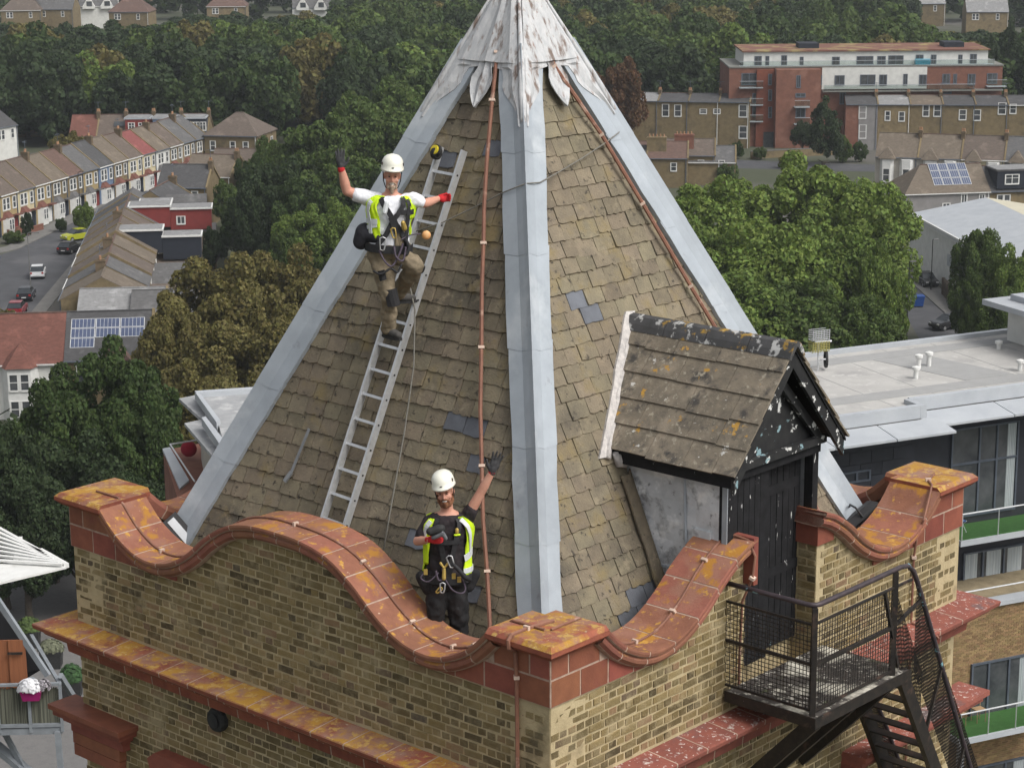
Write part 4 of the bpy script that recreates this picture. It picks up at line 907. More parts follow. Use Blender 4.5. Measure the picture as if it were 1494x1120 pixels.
mb = MB(); torso_rings(mb, S, .0, .985, .012); capsule(mb, [top-Y_*.07+X_*.10, shR, shR.lerp(elR,.55)], [.072,.076,.066]); capsule(mb, [top-Y_*.07-X_*.10, shL, shL.lerp(elL,.42)], [.072,.080,.072])
fuse(mb, 't_shirt', m_white_shirt, per, .011, 3, .035)
mb = MB(); torso_rings(mb, S, -.08, .16, .024)
capsule(mb, [hpL+Vector((0,0,.05)), hpL, hpL.lerp(knL,.5), knL], [.10,.112,.10,.082]); capsule(mb, [knL, knL.lerp(anL,.4), anL-Vector((0,0,.01))], [.082,.078,.074])
capsule(mb, [hpR+Vector((0,0,.05)), hpR, knR], [.10,.11,.086]); capsule(mb, [knR, knR.lerp(anR,.5), anR+Vector((0,0,-.01))], [.088,.084,.076])
fuse(mb, 'trousers', m_khaki, per, .012, 3, .05)
boot(anL+Vector((0,0,-.0)), (.62,-.75,0), per); boot(anR, (.5,.1,0), per)
# padded patches
def pad(c, d, n_, w, h, th, name, parent, mt):
    d = Vector(d).normalized(); n_ = Vector(n_).normalized(); x = d.cross(n_).normalized(); g_ = [[Vector(c)+d*(i/4-.5)*h+x*(j/4-.5)*w-n_*((j/4-.5)**2*w*1.2) for j in range(5)] for i in range(5)]
    mb = MB(); mb.shell(g_, n_*th); return mb.build(name, mt, parent)
pad(knL+Vector((.045,-.085,-.0)), knL-hpL, (.35,-1,.0), .13,.17, .012, 'knee_pad', per, m_black_canvas)
pad(K(557,402,-.20), knL-hpL, (-.25,-1,.0), .07,.10, .01, 'pocket_flap', per, m_black_canvas)
pad(K(612,392,-.13), (1,0,-.7), (.5,-1,-.5), .10,.09, .012, 'knee_pad', per, m_black_canvas)
hand(wrL, Vector((-.08,-.05,1)), Vector((1,-.2,.1)), 'glove', m_glove, per, .10, 1.12, .9)
mb = MB(); capsule(mb, [wrL-Vector((0,0,.012)), wrL+Vector((0,0,.004))], [.036,.036], 12); fuse(mb, 'glove_cuff', m_redg, per, .007, 2)
hand(wrR, Vector((.9,.35,.02)), Vector((-.1,.2,1)), 'glove', m_redg, per, .75, 1.0, .3, .6)
# vest, bib, harness
patch(S, .28, .98, lambda t: float(np.interp(t,[.28,.6,.98],[-205,-200,-150])), lambda t: float(np.interp(t,[.28,.55,.8,.98],[-120,-122,-130,-118])), .030, 'vest_panel', m_hivis, per)
patch(S, .62, .985, lambda t: float(np.interp(t,[.6,.98],[-40,-62])), lambda t: float(np.interp(t,[.6,.98],[5,-25])), .030, 'vest_panel', m_hivis, per)
patch(S, .30, .94, lambda t: 10 if t < .6 else 45, lambda t: 155 if t < .6 else 140, .030, 'vest_panel', m_hivis, per)
strap(S, [(.52,-200),(.54,-165),(.56,-128)], .05, .045, 'vest_tape', m_reflect, per); strap(S, [(.90,-146),(.72,-158),(.34,-150)], .05, .045, 'vest_tape', m_reflect, per); strap(S, [(.36,-198),(.44,-165),(.50,-130)], .04, .046, 'vest_tape', m_reflect, per)
patch(S, .05, .48, lambda t: -80, lambda t: -45, .026, 'bib', m_khaki, per)
for pth in ([(.98,-124),(.75,-100),(.60,-88),(.35,-104),(.12,-128)],[(.98,-60),(.80,-70),(.60,-88),(.4,-64),(.14,-40)],[(.95,-50),(.7,-50),(.4,-46),(.1,-52)]): strap(S, pth, .05, .042, 'harness_strap', m_web, per)
strap(S, [(.74,-72),(.73,-50),(.74,-30)], .05, .042, 'harness_strap', m_web, per); strap(S, [(.66,-92),(.50,-82),(.38,-74)], .075, .045, 'harness_strap', m_web, per)
strap(S, [(.10,a) for a in range(-200,20,25)], .08, .045, 'harness_belt', m_web, per)
mb = MB(); capsule(mb, [S(.88,R(-104),.055), S(.74,R(-108),.055)], [.025,.025], 8); mb.build('radio', m_reflect, per)
mb = MB(); capsule(mb, [K(533,340,.02), K(527,352,.03)], [.105,.085], 12); capsule(mb, [K(540,342,-.02),K(553,347,-.1)], [.085,.06], 10); fuse(mb, 'hip_bag', mat('charcoal_bag', (.035,.035,.042), (.02,.02,.024), scale=10, rough=.9, bump=.4), per, .012, 4)
carabiner(K(559,356,-.22), (.08,0,1), .13, per, m_steel); carabiner(K(575,340,-.2), (-.2,0,1), .10, per, m_gold)
loop([K(545,395,-.19),K(556,400,-.22),K(570,392,-.22),K(580,397,-.2),K(586,385,-.18)], .012, per, m_web, 'leg_strap'); loop([K(553,365,-.2),K(562,382,-.23),K(572,388,-.23),K(582,372,-.2),K(588,355,-.18)], .010, per, m_purple); loop([K(575,360,-.2),K(578,375,-.23),K(588,380,-.2),K(592,360,-.16)], .010, per, m_purple)
loop([K(585,350,-.2),K(593,345,-.1),K(604,342,.05),K(614,341,.1)], .006, per, m_purple); loop([K(592,350,-.15),K(596,362,-.14),K(592,372,-.15)], .02, per, m_web, 'lanyard')
mb = MB(); capsule(mb, [K(590,333,-.18),K(588,325,-.2)], [.028,.022], 8); mb.build('descender', m_gold, per)
op = K(622,343,.12); o_ = MB(); ell(o_, op, .045,.022,.045); oo = o_.build('rope_grab', m_orange, None, smooth=True); tag(oo, 'round orange rope grab clipped to the ladder rung beside the upper worker', 'rope grab')
o_ = MB(); o_.lathe([(.012,-.026),(.024,-.026),(.024,-.02),(.012,-.02)], 12, Matrix.Translation(op) @ Matrix.Rotation(R(90),4,'X')); o_.build('cam_ring', m_steel, oo)
# ================================================================== GROUND AND STREETS
m_ground = mat('town_ground', (.07,.075,.05), (.05,.06,.032), scale=.06, rough=1, spots=[((.10,.095,.085),.03,.5,.6)])
m_asphalt = mat('asphalt', (.075,.076,.082), (.06,.061,.066), scale=.5, rough=.9, spots=[((.095,.095,.1),.12,.5,.6)])
m_pave = mat('paving', (.17,.165,.155), (.13,.127,.12), scale=1.2, rough=.95)
mb = MB(); mb.add([(-3000,-400,GZ),(3000,-400,GZ),(3000,5000,GZ),(-3000,5000,GZ)],[(0,1,2,3)]); g_o = mb.build('ground', m_ground); g_o['kind'] = 'structure'
def sheet(name, pts, z, mt, th=None, y_=None):
    mb = MB(); n = len(pts)
    if th: mb.add([(p[0],p[1],GZ) for p in pts]+[(p[0],p[1],GZ+th) for p in pts],[tuple(range(n,2*n))]+[(i,(i+1)%n,(i+1)%n+n,i+n) for i in range(n)])
    else: mb.add([(p[0],p[1],GZ+z) for p in pts],[tuple(range(n))])
    o = mb.build(name, mt); o['kind'] = 'structure'; return o
sheet('road', [(-54.5,205),(-44.3,180),(-43.9,262),(-39.5,290),(-31,322),(-30,342),(-36,342),(-48.5,282),(-52.6,262),(-57.0,252),(-66,236),(-66,205)], .006, m_asphalt)
sheet('pavement', [(-44.3,180),(-42.6,180),(-42.3,262),(-38,289),(-29.5,321),(-31,322),(-39.5,290),(-43.9,262)], 0, m_pave, .12)
sheet('pavement', [(-52.6,262),(-48.5,282),(-36,342),(-38,342),(-51.0,284),(-54.4,264),(-66,246),(-66,243)], 0, m_pave, .12)
sheet('yard', [(-40,70),(-2,70),(-2,150),(-40,150)], .004, mat('yard_surface', (.15,.145,.14), (.12,.115,.112), scale=2.5, rough=.95, spots=[((.17,.165,.16),20,.5,.6)]))
sheet('road', [(50,180),(57.5,180),(58.5,232),(55.5,232)], .006, m_asphalt)
sheet('pavement', [(57.5,180),(60.5,180),(60.8,240),(58.3,240)], 0, m_pave, .12)
sheet('road', [(52,326),(80,318),(80,326),(52,336)], .006, m_asphalt)
# ================================================================== HOUSE KIT
m_wwin = mat('white_frames', (.66,.66,.64), (.58,.58,.56), scale=3, rough=.6)
m_gwin = mat('grey_frames', (.12,.14,.17), rough=.5)
m_pane = mat('window_glass', (.035,.04,.045), (.09,.095,.10), scale=.9, rough=.08, spec=.6)
m_stock = mat('far_stock_brick', (.20,.155,.085), (.15,.115,.065), scale=1.5, rough=.95, rnd=.12, spots=[((.10,.08,.05),.5,.55,.7)])
m_redbrick = mat('far_red_brick', (.20,.092,.064), (.155,.07,.05), scale=1.5, rough=.95, spots=[((.235,.12,.088),.4,.55,.7)])
m_render = {k: mat('render_'+k, c, tuple(x*.85 for x in c), scale=1.2, rough=.9) for k, c in dict(cream=(.52,.46,.30), white=(.62,.62,.59), blue=(.13,.18,.27), grey=(.24,.23,.225), buff=(.33,.255,.13), pale=(.42,.39,.34), navy=(.022,.026,.036), redtile=(.20,.038,.034), green=(.05,.2,.1)).items()}
m_roof = {k: mat('roof_'+k, c, tuple(x*.74 for x in c), scale=2.2, rough=.9, stretch=(1,1,3), bump=.3, bscale=6, spots=[(tuple(x*1.35 for x in c),.7,.55,.7),(tuple(x*.6 for x in c),6,.6,.72)]) for k, c in dict(brown=(.125,.10,.083), grey=(.115,.113,.113), dark=(.075,.074,.076), red=(.15,.065,.05), rust=(.13,.083,.068), tan=(.15,.123,.095), pale=(.24,.24,.24), pink=(.21,.07,.065)).items()}
m_pot = mat('chimney_pots', (.33,.20,.11), (.28,.15,.09), scale=4, rough=.9)
m_zinc = mat('zinc_sheet', (.40,.42,.44), (.34,.36,.385), scale=.8, rough=.5, rnd=.05)
m_chim = mat('sooty_stock_brick', (.15,.11,.07), (.10,.078,.05), scale=2.5, rough=1)
def lm(M): return lambda x, y, z: M @ Vector((x, y, z))
def window(par, M, x, z, w, h, wall_y=0.0, style='sash', fm=None, sgn=1):
    """frame proud of the wall plane, the pane set back inside it"""
    fm = fm or m_wwin; t = min(.09, w*.12); mb = MB(M); y0_, y1_ = wall_y-.07*sgn, wall_y+.02*sgn; y0_, y1_ = min(y0_,y1_), max(y0_,y1_)
    mb.box(x-.06,x+t,y0_,y1_,z-.08,z+h); mb.box(x+w-t,x+w+.06,y0_,y1_,z-.08,z+h); mb.box(x+t,x+w-t,y0_,y1_,z+h-t,z+h); mb.box(x+t,x+w-t,y0_-.05 if sgn > 0 else y0_,y1_+(.05 if sgn < 0 else 0),z-.08,z+t)
    if style == 'sash': mb.box(x+t,x+w-t,y0_+.01,y1_-.005,z+h*.48,z+h*.48+t*.8)
    if style in ('double','case'): mb.box(x+w/2-t*.5,x+w/2+t*.5,y0_+.01,y1_-.005,z+t,z+h-t)
    if style == 'double': mb.box(x+t,x+w-t,y0_+.012,y1_-.006,z+h*.6,z+h*.6+t*.7)
    wo_ = mb.build('window', fm, par, fix=False)
    mb = MB(M); yy = wall_y-.02*sgn; mb.add([(x+t,yy,z+t),(x+w-t,yy,z+t),(x+w-t,yy,z+h-t),(x+t,yy,z+h-t)],[(0,1,2,3)]); mb.build('pane', m_pane, wo_, fix=False); return wo_
def chimney(par, M, x, y, z0, z1, w=.95, d=.55, pots=3, mt=None):
    mb = MB(M); mb.box(x-w/2,x+w/2,y-d/2,y+d/2,z0,z1); mb.box(x-w/2-.07,x+w/2+.07,y-d/2-.07,y+d/2+.07,z1-.25,z1-.12); c = mb.build('chimney', mt or m_stock, par, fix=False)
    for i in range(pots):
        mb = MB(); mb.lathe([(.13,z1-.02),(.11,z1+.35),(.135,z1+.38),(.10,z1+.40)], 8, M @ Matrix.Translation((x+(i-(pots-1)/2)*w/(pots+.4), y, 0))); mb.build('chimney_pot', m_pot, c, fix=False)
def slab(par, M, pts, th, mt, name='roof_slope'):
    mb = MB(M); n = len(pts); mb.add([p for p in pts]+[(p[0],p[1],p[2]-th) for p in pts],[tuple(range(n)),tuple(range(2*n-1,n-1,-1))]+[(i,i+n,(i+1)%n+n,(i+1)%n) for i in range(n)]); return mb.build(name, mt, par)
def place(loc, rz): return Matrix.Translation(Vector(loc)) @ Matrix.Rotation(rz, 4, 'Z')
def thing(name, M, label, cat, group=None):
    e_ = bpy.data.objects.new(name, None); link(e_, None, M); return tag(e_, label, cat, group)
def house(M, w, d, eave, ridge, wall, roof, label, group=None, front=None, chim=True, party=True, bay='red', upper=True, hip=0, name='terraced_house', ridge_y=.5, outr=None, dorm=None, rearwin=False, trim=None):
    """x 0..w along the front, front at y=0 facing -y"""
    T = thing(name, M, label, 'house', group); f = front or wall; ry = d*ridge_y; q = .02
    mb = MB(M); mb.prism([(q,0),(w-q,0),(w-q,eave),(q,eave)], 0.0, d); (None if hip == 2 else mb.add([(q,0,eave),(q,d,eave),(q,ry,ridge-.1)],[(0,2,1)]) if hip == 1 else mb.add([(w-q,0,eave),(w-q,d,eave),(w-q,ry,ridge-.1)],[(0,1,2)]) if hip == -1 else mb.add([(q,0,eave),(q,d,eave),(q,ry,ridge-.1),(w-q,0,eave),(w-q,d,eave),(w-q,ry,ridge-.1)],[(0,2,1),(3,4,5)])); mb.build('wall', wall, T)
    if f is not wall: mb = MB(M); mb.box(q,w-q,-.04,-.004,0,eave-.02); mb.build('front_wall', f, T, fix=False)
    ov = .22
    if hip:                               # hipped end at x=0 (-1), x=w (1) or both (2)
        hl = ry if hip in (-1,2) else 0; hr = ry if hip in (1,2) else 0; a, b = (hl*.8 if hl else 0), (w-hr*.8 if hr else w); l0, l1 = (-ov if hl else 0), (w+ov if hr else w)
        slab(T, M, [(l0,-ov,eave),(l1,-ov,eave),(b,ry,ridge),(a,ry,ridge)], .1, roof); slab(T, M, [(l1,d+ov,eave),(l0,d+ov,eave),(a,ry,ridge),(b,ry,ridge)], .1, roof)
        if hl: slab(T, M, [(l0,d+ov,eave),(l0,-ov,eave),(a,ry,ridge)], .1, roof)
        if hr: slab(T, M, [(l1,-ov,eave),(l1,d+ov,eave),(b,ry,ridge)], .1, roof)
    else:
        slab(T, M, [(q,-ov,eave-.05),(w-q,-ov,eave-.05),(w-q,ry,ridge),(q,ry,ridge)], .1, roof); slab(T, M, [(w-q,d+ov,eave-.05),(q,d+ov,eave-.05),(q,ry,ridge),(w-q,ry,ridge)], .1, roof)
    mb = MB(M); mb.box(q+(.0 if not hip else ry*.8 if hip in (-1,2) else 0),w-q-(ry*.8 if hip in (1,2) else 0),ry-.1,ry+.1,ridge-.03,ridge+.07); mb.build('ridge', m_roof['rust'] if random.random() < .5 else roof, T, fix=False)
    mb = MB(M); mb.box(0 if hip not in (-1,2) else -ov, w, -ov-.1, -ov, eave-.17, eave-.05); mb.build('gutter', m_wwin if random.random() < .4 else m_gwin, T, fix=False)
    if party:
        mb = MB(M); e_ = .12; mb.prism([(0,0)], 0, 1) if False else None
        mb.add([(w-e_,-ov,eave+.08),(w-e_,ry,ridge+.16),(w-e_,d+ov,eave+.08),(w+e_,-ov,eave+.08),(w+e_,ry,ridge+.16),(w+e_,d+ov,eave+.08),(w-e_,-ov,eave-.2),(w-e_,ry,ridge-.2),(w-e_,d+ov,eave-.2),(w+e_,-ov,eave-.2),(w+e_,ry,ridge-.2),(w+e_,d+ov,eave-.2)],
            [(0,1,4,3),(1,2,5,4),(6,9,10,7),(7,10,11,8),(0,6,7,1),(1,7,8,2),(3,4,10,9),(4,5,11,10),(0,3,9,6),(2,8,11,5)]); mb.build('party_parapet', m_stock, T)
    if chim: chimney(T, M, w-.1, ry-.5, ridge-1.0, ridge+.62, .55, 1.05, random.choice((2,3)), m_chim)
    wy = -.04 if f is not wall else 0
    mb = MB(M); mb.box(w-.32,w-.22,-.14+wy,-.02+wy,0,eave-.1); mb.build('downpipe', m_gwin if random.random() < .6 else m_wwin, T, fix=False)
    if chim and random.random() < .6: mb = MB(M); ax_ = w-.1; mb.tube([(ax_,ry-.5,ridge+.4),(ax_,ry-.5,ridge+2.2)], .03, 5); mb.box(ax_-.6,ax_+.6,ry-.52,ry-.48,ridge+2.05,ridge+2.1); mb.box(ax_-.02,ax_+.02,ry-.9,ry-.1,ridge+1.9,ridge+1.94); mb.build('aerial', m_gwin, T, fix=False)
    if upper:
        for (xx, ww) in ((w*.14,.85),(w*.14+.95,.85),(w*.70,.85)): window(T, M, xx, eave-2.15, ww, 1.65, wy)
    if bay:
        bx, bw = w*.10, w*.44; mb = MB(M); mb.prismz([(bx,0),(bx+.35,-.75),(bx+bw-.35,-.75),(bx+bw,0)], 0, 2.5); b_o = mb.build('bay', trim or m_wwin, T)
        for (xa, ww) in ((bx+.42,bw*.28),(bx+bw*.52,bw*.28)): window(b_o, M, xa, .75, ww, 1.5, -.75)
        rm_ = m_roof['red'] if bay == 'red' else m_roof['grey']; mb = MB(M); mb.loft([[(bx-.1,0,2.5),(bx+.3,-.88,2.5),(bx+bw-.3,-.88,2.5),(bx+bw+.1,0,2.5)],[(bx+.25,0,3.2),(bx+.5,-.2,3.2),(bx+bw-.5,-.2,3.2),(bx+bw-.25,0,3.2)]]); mb.build('bay_roof', rm_, b_o)
        mb = MB(M); mb.box(w*.72,w*.72+.95,wy-.06,wy+.02,0,2.15); mb.build('door', random.choice((m_render['navy'],m_render['redtile'],m_wwin,m_render['green'])), T, fix=False)
        mb = MB(M); mb.box(w*.66,w*.72+1.2,-.9,-.02,2.45,2.58); mb.build('porch', rm_, T, fix=False)
    if rearwin:
        for (xx, zz) in rearwin: window(T, M, xx, zz, .9, 1.4, d, sgn=-1)
    if outr:                              # rear outrigger with its own ridge at right angles
        x0, x1, ln, e2, r2, rmt = outr; mb = MB(M); mb.box(x0,x1,d+.004,d+ln,0,e2); xm = (x0+x1)/2; mb.add([(x0,d+ln,e2),(x1,d+ln,e2),(xm,d+ln,r2-.1)],[(0,1,2)]); o_ = mb.build('outrigger', wall, T)
        slab(o_, M, [(x0-.15,d-.4,e2),(x0-.15,d+ln+.15,e2),(xm,d+ln+.15,r2),(xm,d-2.0,r2)], .1, rmt); slab(o_, M, [(x1+.15,d+ln+.15,e2),(x1+.15,d-.4,e2),(xm,d-2.0,r2),(xm,d+ln+.15,r2)], .1, rmt)
        for zz in (1.0, 3.6):
            if zz+1.3 < e2: window(o_, M, x1-.0, zz, .01, .01) if False else None
    if dorm:                              # box dormers: (x0,x1,y0,y1,z0,z1,material, fascia, windows on the +x side, on the rear)
        for (x0,x1,ya,yb,z0,z1,dm,fm,wx) in dorm:
            mb = MB(M); mb.box(x0,x1,ya,yb,z0,z1); d_o = mb.build('dormer', dm, T, fix=False)
            mb = MB(M); mb.box(x0-.18,x1+.18,ya-.1,yb+.18,z1+.003,z1+.22); mb.build('dormer_fascia', fm, d_o, fix=False)
            mb = MB(M); mb.box(x0-.02,x1+.02,ya+.1,yb+.02,z1+.223,z1+.28); mb.build('dormer_roof', m_roof['pale'], d_o, fix=False)
            for (a, zz, ww, hh, sd_) in wx:
                M2 = M @ Matrix.Translation((x1,0,0)) @ Matrix.Rotation(R(90),4,'Z') if sd_ == 'x' else M
                if sd_ == 'x': window(d_o, M2, a, zz, ww, hh, 0.0, 'case')
                else: window(d_o, M2, a, zz, ww, hh, yb, 'case', sgn=-1)
    return T
# ---------------------------------------------------------------- terrace across the street (fronts face right)
dirn = Vector((21.9,58.6,0)).normalized(); rz1 = math.atan2(dirn.y, dirn.x); HW = 4.6; A1 = Vector((-33.9,332.0,GZ))-dirn*HW*16
spec1 = [('brown',None,None,'red'),('brown',None,'buff','red'),('brown',None,'buff','red'),('brown',None,'cream','red'),('brown',None,'buff','red'),('tan',None,None,'grey'),('rust',None,None,'grey'),('grey',None,'buff','grey'),('dark',None,'blue','red'),('tan',None,None,'red'),('brown',None,'cream','red'),('pink',None,'cream','red'),('tan',None,'white','grey'),('brown',None,None,'red'),('grey',None,None,'red'),('grey',None,None,'grey')]
ordn = ['first','second','third','fourth','fifth','sixth','seventh','eighth','ninth','tenth','eleventh','twelfth','thirteenth','fourteenth','fifteenth']
for i, (rf, _, fr_c, by) in enumerate(spec1):
    M = place(A1+dirn*HW*i, rz1); rel = 11-i
    lab = {8:'terraced house with slate blue painted front and small red bay roof', 11:'terraced house with pinkish red roof and pale cream front'}.get(i) or f"terraced house with {rf} roof and {fr_c or 'stock brick'} front, {ordn[abs(rel)-1]} {'before' if rel > 0 else 'beyond'} the pinkish red roof"
    house(M, HW, 8.5, 5.6+.04*random.uniform(-1,1), 8.9+random.uniform(-.12,.12), m_stock, m_roof[rf], lab, 'terrace across the street', m_render[fr_c] if fr_c else None, bay=by, chim=i % 2 == 0)
for k, i in ((0,7),(1,7),(0,8)):
    M = place(A1+dirn*HW*i, rz1); mb = MB(M); x = 1.4+k*1.5; mb.add([(x,1.3,6.62),(x+.8,1.3,6.62),(x+.8,2.3,7.32),(x,2.3,7.32)],[(0,1,2,3)]); 
    par = [o for o in COL.objects if o.name.startswith('terraced_house')][i]; mb.build('skylight', mat('skylight_glass', (.45,.5,.55), rough=.1), par)
# ---------------------------------------------------------------- terrace on this side of the street: we see its backs
def row2(y_far, **k):
    return place((-41.2+(259-y_far)*.063, y_far, GZ), R(-86.4))
R2 = 5.0
kinds = [ # far to near
 ('grey','terraced house with grey slate roof and slate outrigger, farthest of the near terrace', dict(outr=(.2,2.9,5.0,5.6,7.6,m_roof['grey']))),
 ('dark','terraced house with small brown box dormer above a grey slate outrigger', dict(outr=(.2,2.9,4.5,5.4,7.4,m_roof['dark']), dorm=[(1.0,3.8,5.6,9.5,6.0,7.7,m_render['redtile'],m_wwin,[(7.6,6.3,.7,1.0,'x'),(8.5,6.3,.7,1.0,'x')])])),
 ('grey','terraced house with big red tile-hung loft extension and one white window', dict(outr=(.2,3.2,6.4,5.0,5.7,m_roof['grey']), dorm=[(.1,3.6,4.6,9.6,5.6,8.1,m_render['redtile'],m_wwin,[]),(.2,3.4,9.62,14.6,5.2,7.7,m_render['redtile'],m_wwin,[(10.4,5.9,1.0,1.0,'x')])])),
 ('brown','terraced house with brown roof, broad chimney and lean-to behind', dict(outr=(.2,2.8,4.6,4.6,5.6,m_roof['rust']))),
 ('brown','terraced house with tan roof and stained brick party wall', dict(outr=(.2,2.8,5.0,4.6,6.2,m_roof['brown']))),
 ('tan','terraced house with navy clad loft extension under a white kinked fascia', dict(outr=(.2,3.2,5.0,4.2,5.0,m_roof['brown']), dorm=[(.1,3.4,4.3,9.4,5.4,8.0,m_render['navy'],m_wwin,[]),(.2,3.3,9.42,13.8,4.6,7.2,m_render['navy'],m_wwin,[])])),
 ('tan','terraced house with low tan roof and gabled outrigger next to the navy loft', dict(outr=(.2,3.4,4.6,3.6,5.0,m_roof['grey']))),
 ('brown','terraced house with raised parapet gables, third from the red hipped corner house', dict(outr=(.2,3.6,5.0,3.8,5.2,m_roof['grey']))),
 ('grey','terraced house with mossy grey roof, second from the red hipped corner house', dict(outr=(.2,3.4,4.6,3.6,4.8,m_roof['brown']))),
 ('tan','terraced house with weathered tan roof next to the red hipped corner house', dict(outr=(.2,3.4,4.6,3.4,4.6,m_roof['grey']))),
]
for i, (rf, lab, kw) in enumerate(kinds):
    house(row2(259-i*R2*1.12), R2*1.12, 8.6, 5.8-(.15*max(0,i-5)), 8.4-(.22*max(0,i-5)), m_stock, m_roof[rf], lab, 'near terrace seen from behind', bay=None, upper=False, rearwin=[(3.6,3.4)], chim=i in (3,6,8), party=i not in (6,8,9), **kw)
for (x, y, rz_, ww, rf, lab) in ((262,262,-8,7,'dark','slate roofed house with red chimney behind the red loft extension'),(300,246,-14,7,'tan','brick house with tan valley roof beside the tree belt'),(338,238,-6,7,'brown','low house with brown roof half hidden by the tree belt'),(300,296,80,9,'dark','dark slated rear wing with white balcony box behind the red loft')):
    p = at_z(x, y, -36.5); house(place((p.x-3,p.y-2,GZ), R(rz_)), ww, 8, 5.8, 8.4, m_stock, m_roof[rf], lab, None, None, chim=True, party=True, bay=None, upper=True, name='back_house')
for (x, y, rz_, ww, rf, lab) in ((128,428,2,9,'pale','low back wing with pale grey roof behind the solar-panelled house'),(205,430,2,7,'grey','grey roofed back wing beside the olive brown trees')):
    p = at_z(x, y, -36.5); house(place((p.x-1,p.y-2,GZ), R(rz_)), ww, 8, 4.6, 6.6, m_stock, m_roof[rf], lab, None, None, chim=False, party=True, bay=None, upper=False, name='back_house')
# corner house with red hipped roof and white bay, its neighbour with solar panels
Mc = place((-44.5,174.0,GZ), R(3))
T = house(Mc, 11.5, 9.5, 5.2, 8.9, m_render['white'], m_roof['red'], 'corner house with red tiled hipped roof and white two-storey bay', None, None, chim=False, party=False, bay=None, upper=False, hip=-1, name='corner_house')
mb = MB(Mc); mb.prismz([(5.9,0),(6.5,-1.1),(8.6,-1.1),(9.2,0)], 0, 5.0); b_o = mb.build('bay', m_wwin, T)
for xx in (6.62,7.62): window(b_o, Mc, xx, 2.9, .85, 1.6, -1.1); window(b_o, Mc, xx, .4, .85, 1.6, -1.1)
mb = MB(Mc); mb.loft([[(5.6,0.3,5.0),(6.35,-1.35,5.0),(8.75,-1.35,5.0),(9.5,.3,5.0)],[(7.5,.9,6.9),(7.52,.88,6.9),(7.55,.88,6.9),(7.57,.9,6.9)]]); mb.build('bay_roof', m_roof['red'], b_o)
Ms = Mc @ Matrix.Translation((11.5,0,0))
T = house(Ms, 8.0, 9.5, 5.4, 8.9, m_stock, m_roof['dark'], 'house with solar panels on its dark slate roof beside the red hipped roof', None, None, chim=False, party=True, bay=None, upper=True, name='terraced_house')
m_pv = mat('solar_cells', (.05,.065,.12), (.07,.09,.15), scale=2, rough=.2, spec=.6); m_pvl = mat('solar_frame', (.55,.56,.57), rough=.4)
def solar(par, O, xd, yd, cols, rows, w, h, skip=()):
    O, xd, yd = Vector(O), Vector(xd).normalized(), Vector(yd).normalized(); n_ = xd.cross(yd); n_ = n_ if n_.z > 0 else -n_; mi = par.matrix_basis
    for i in range(cols):
        for j in range(rows):
            if (i,j) in skip: continue
            p = O+xd*(w+.06)*i+yd*(h+.06)*j+n_*.14; mb = MB(); q = lambda a, b, c=0: tuple(p+xd*a+yd*b+n_*c); mb.loft([[q(0,0),q(w,0),q(w,h),q(0,h)],[q(0,0,.04),q(w,0,.04),q(w,h,.04),q(0,h,.04)]]); so_ = mb.build('solar_panel', m_pvl, par)
            nc = 6 if w > h else 4; 
            for k in range(nc):
                mb = MB(); a0, a1 = .05+(w-.1)*k/nc+.015, .05+(w-.1)*(k+1)/nc-.015; mb.add([q(a0,.05,.045),q(a1,.05,.045),q(a1,h-.05,.045),q(a0,h-.05,.045)],[(0,1,2,3)]); mb.build('cell_strip', m_pv, so_, fix=False)
sl = Ms.to_3x3() @ Vector((0,4.97,3.55)); solar(T, Ms @ Vector((.5,1.2,6.15)), Ms.to_3x3() @ Vector((1,0,0)), sl, 3, 3, 2.2, 1.15, skip=((1,0),(2,0)))
mb = MB(Ms); mb.loft([[(3.2,-.9,5.4),(6.2,-.9,5.4),(6.2,2.6,5.5),(3.2,2.6,5.5)],[(4.65,-.9,6.9),(4.75,-.9,6.9),(4.75,1.6,6.9),(4.65,1.6,6.9)]]); mb.build('gable', m_roof['rust'], T)
# ---------------------------------------------------------------- row beyond, backing on to the wood
def px(x, y, z): return at_z(x, y, z)
a, b = px(104,168,-34.4), px(305,166,-34.4); rz3 = math.atan2(b.y-a.y, b.x-a.x); n3 = 5; w3 = (b-a).length/n3
k3 = [('red','terraced house with dull red roof at the wood edge, bushes at its end',None),('brown','terraced house with purple-brown roof and one dark rooflight at the wood edge',None),('grey','terraced house with red dormers and white windows at the wood edge',('redtile',)),('grey','terraced house with grey-blue glazed loft at the wood edge',('blue',)),('grey','terraced house with navy loft next to the hipped corner house by the wood',('navy',))]
for i, (rf, lab, dm) in enumerate(k3):
    M = place((a.x+(b.x-a.x)*i/n3, a.y+(b.y-a.y)*i/n3-4.0, GZ), rz3)
    dr = [(.3,w3-.3,-0.4,4.0,6.0,8.3,m_render[dm[0]],m_zinc,[])] if dm else None
    T = house(M, w3, 8.5, 5.6, 8.6, m_stock, m_roof[rf], lab, 'row at the edge of the wood', None, bay=None, upper=not dm, dorm=dr, party=True)
    if dm:
        for xx in ((w3*.18,w3*.55) if dm[0] == 'redtile' else (w3*.08,w3*.3,w3*.52,w3*.74)): window(T, M, xx, 6.4, 1.0, 1.4, -.4, 'double')
    elif i == 1: mb = MB(M); mb.add([(2.6,1.6,7.0),(4.6,1.6,7.0),(4.6,2.4,7.65),(2.6,2.4,7.65)],[(0,1,2,3)]); mb.build('skylight', m_pane, T)
M = place((b.x-.3, b.y-7.0, GZ), rz3-.25); T = house(M, 9.0, 9.5, 6.0, 9.2, m_stock, m_roof['brown'], 'square brick corner house with brown hipped roof by the wood', None, None, chim=False, party=False, bay=None, upper=False, hip=2, name='corner_house')
for xx in (1.0,4.4,6.6): window(T, M, xx, 3.5, .9, 1.6, 0)
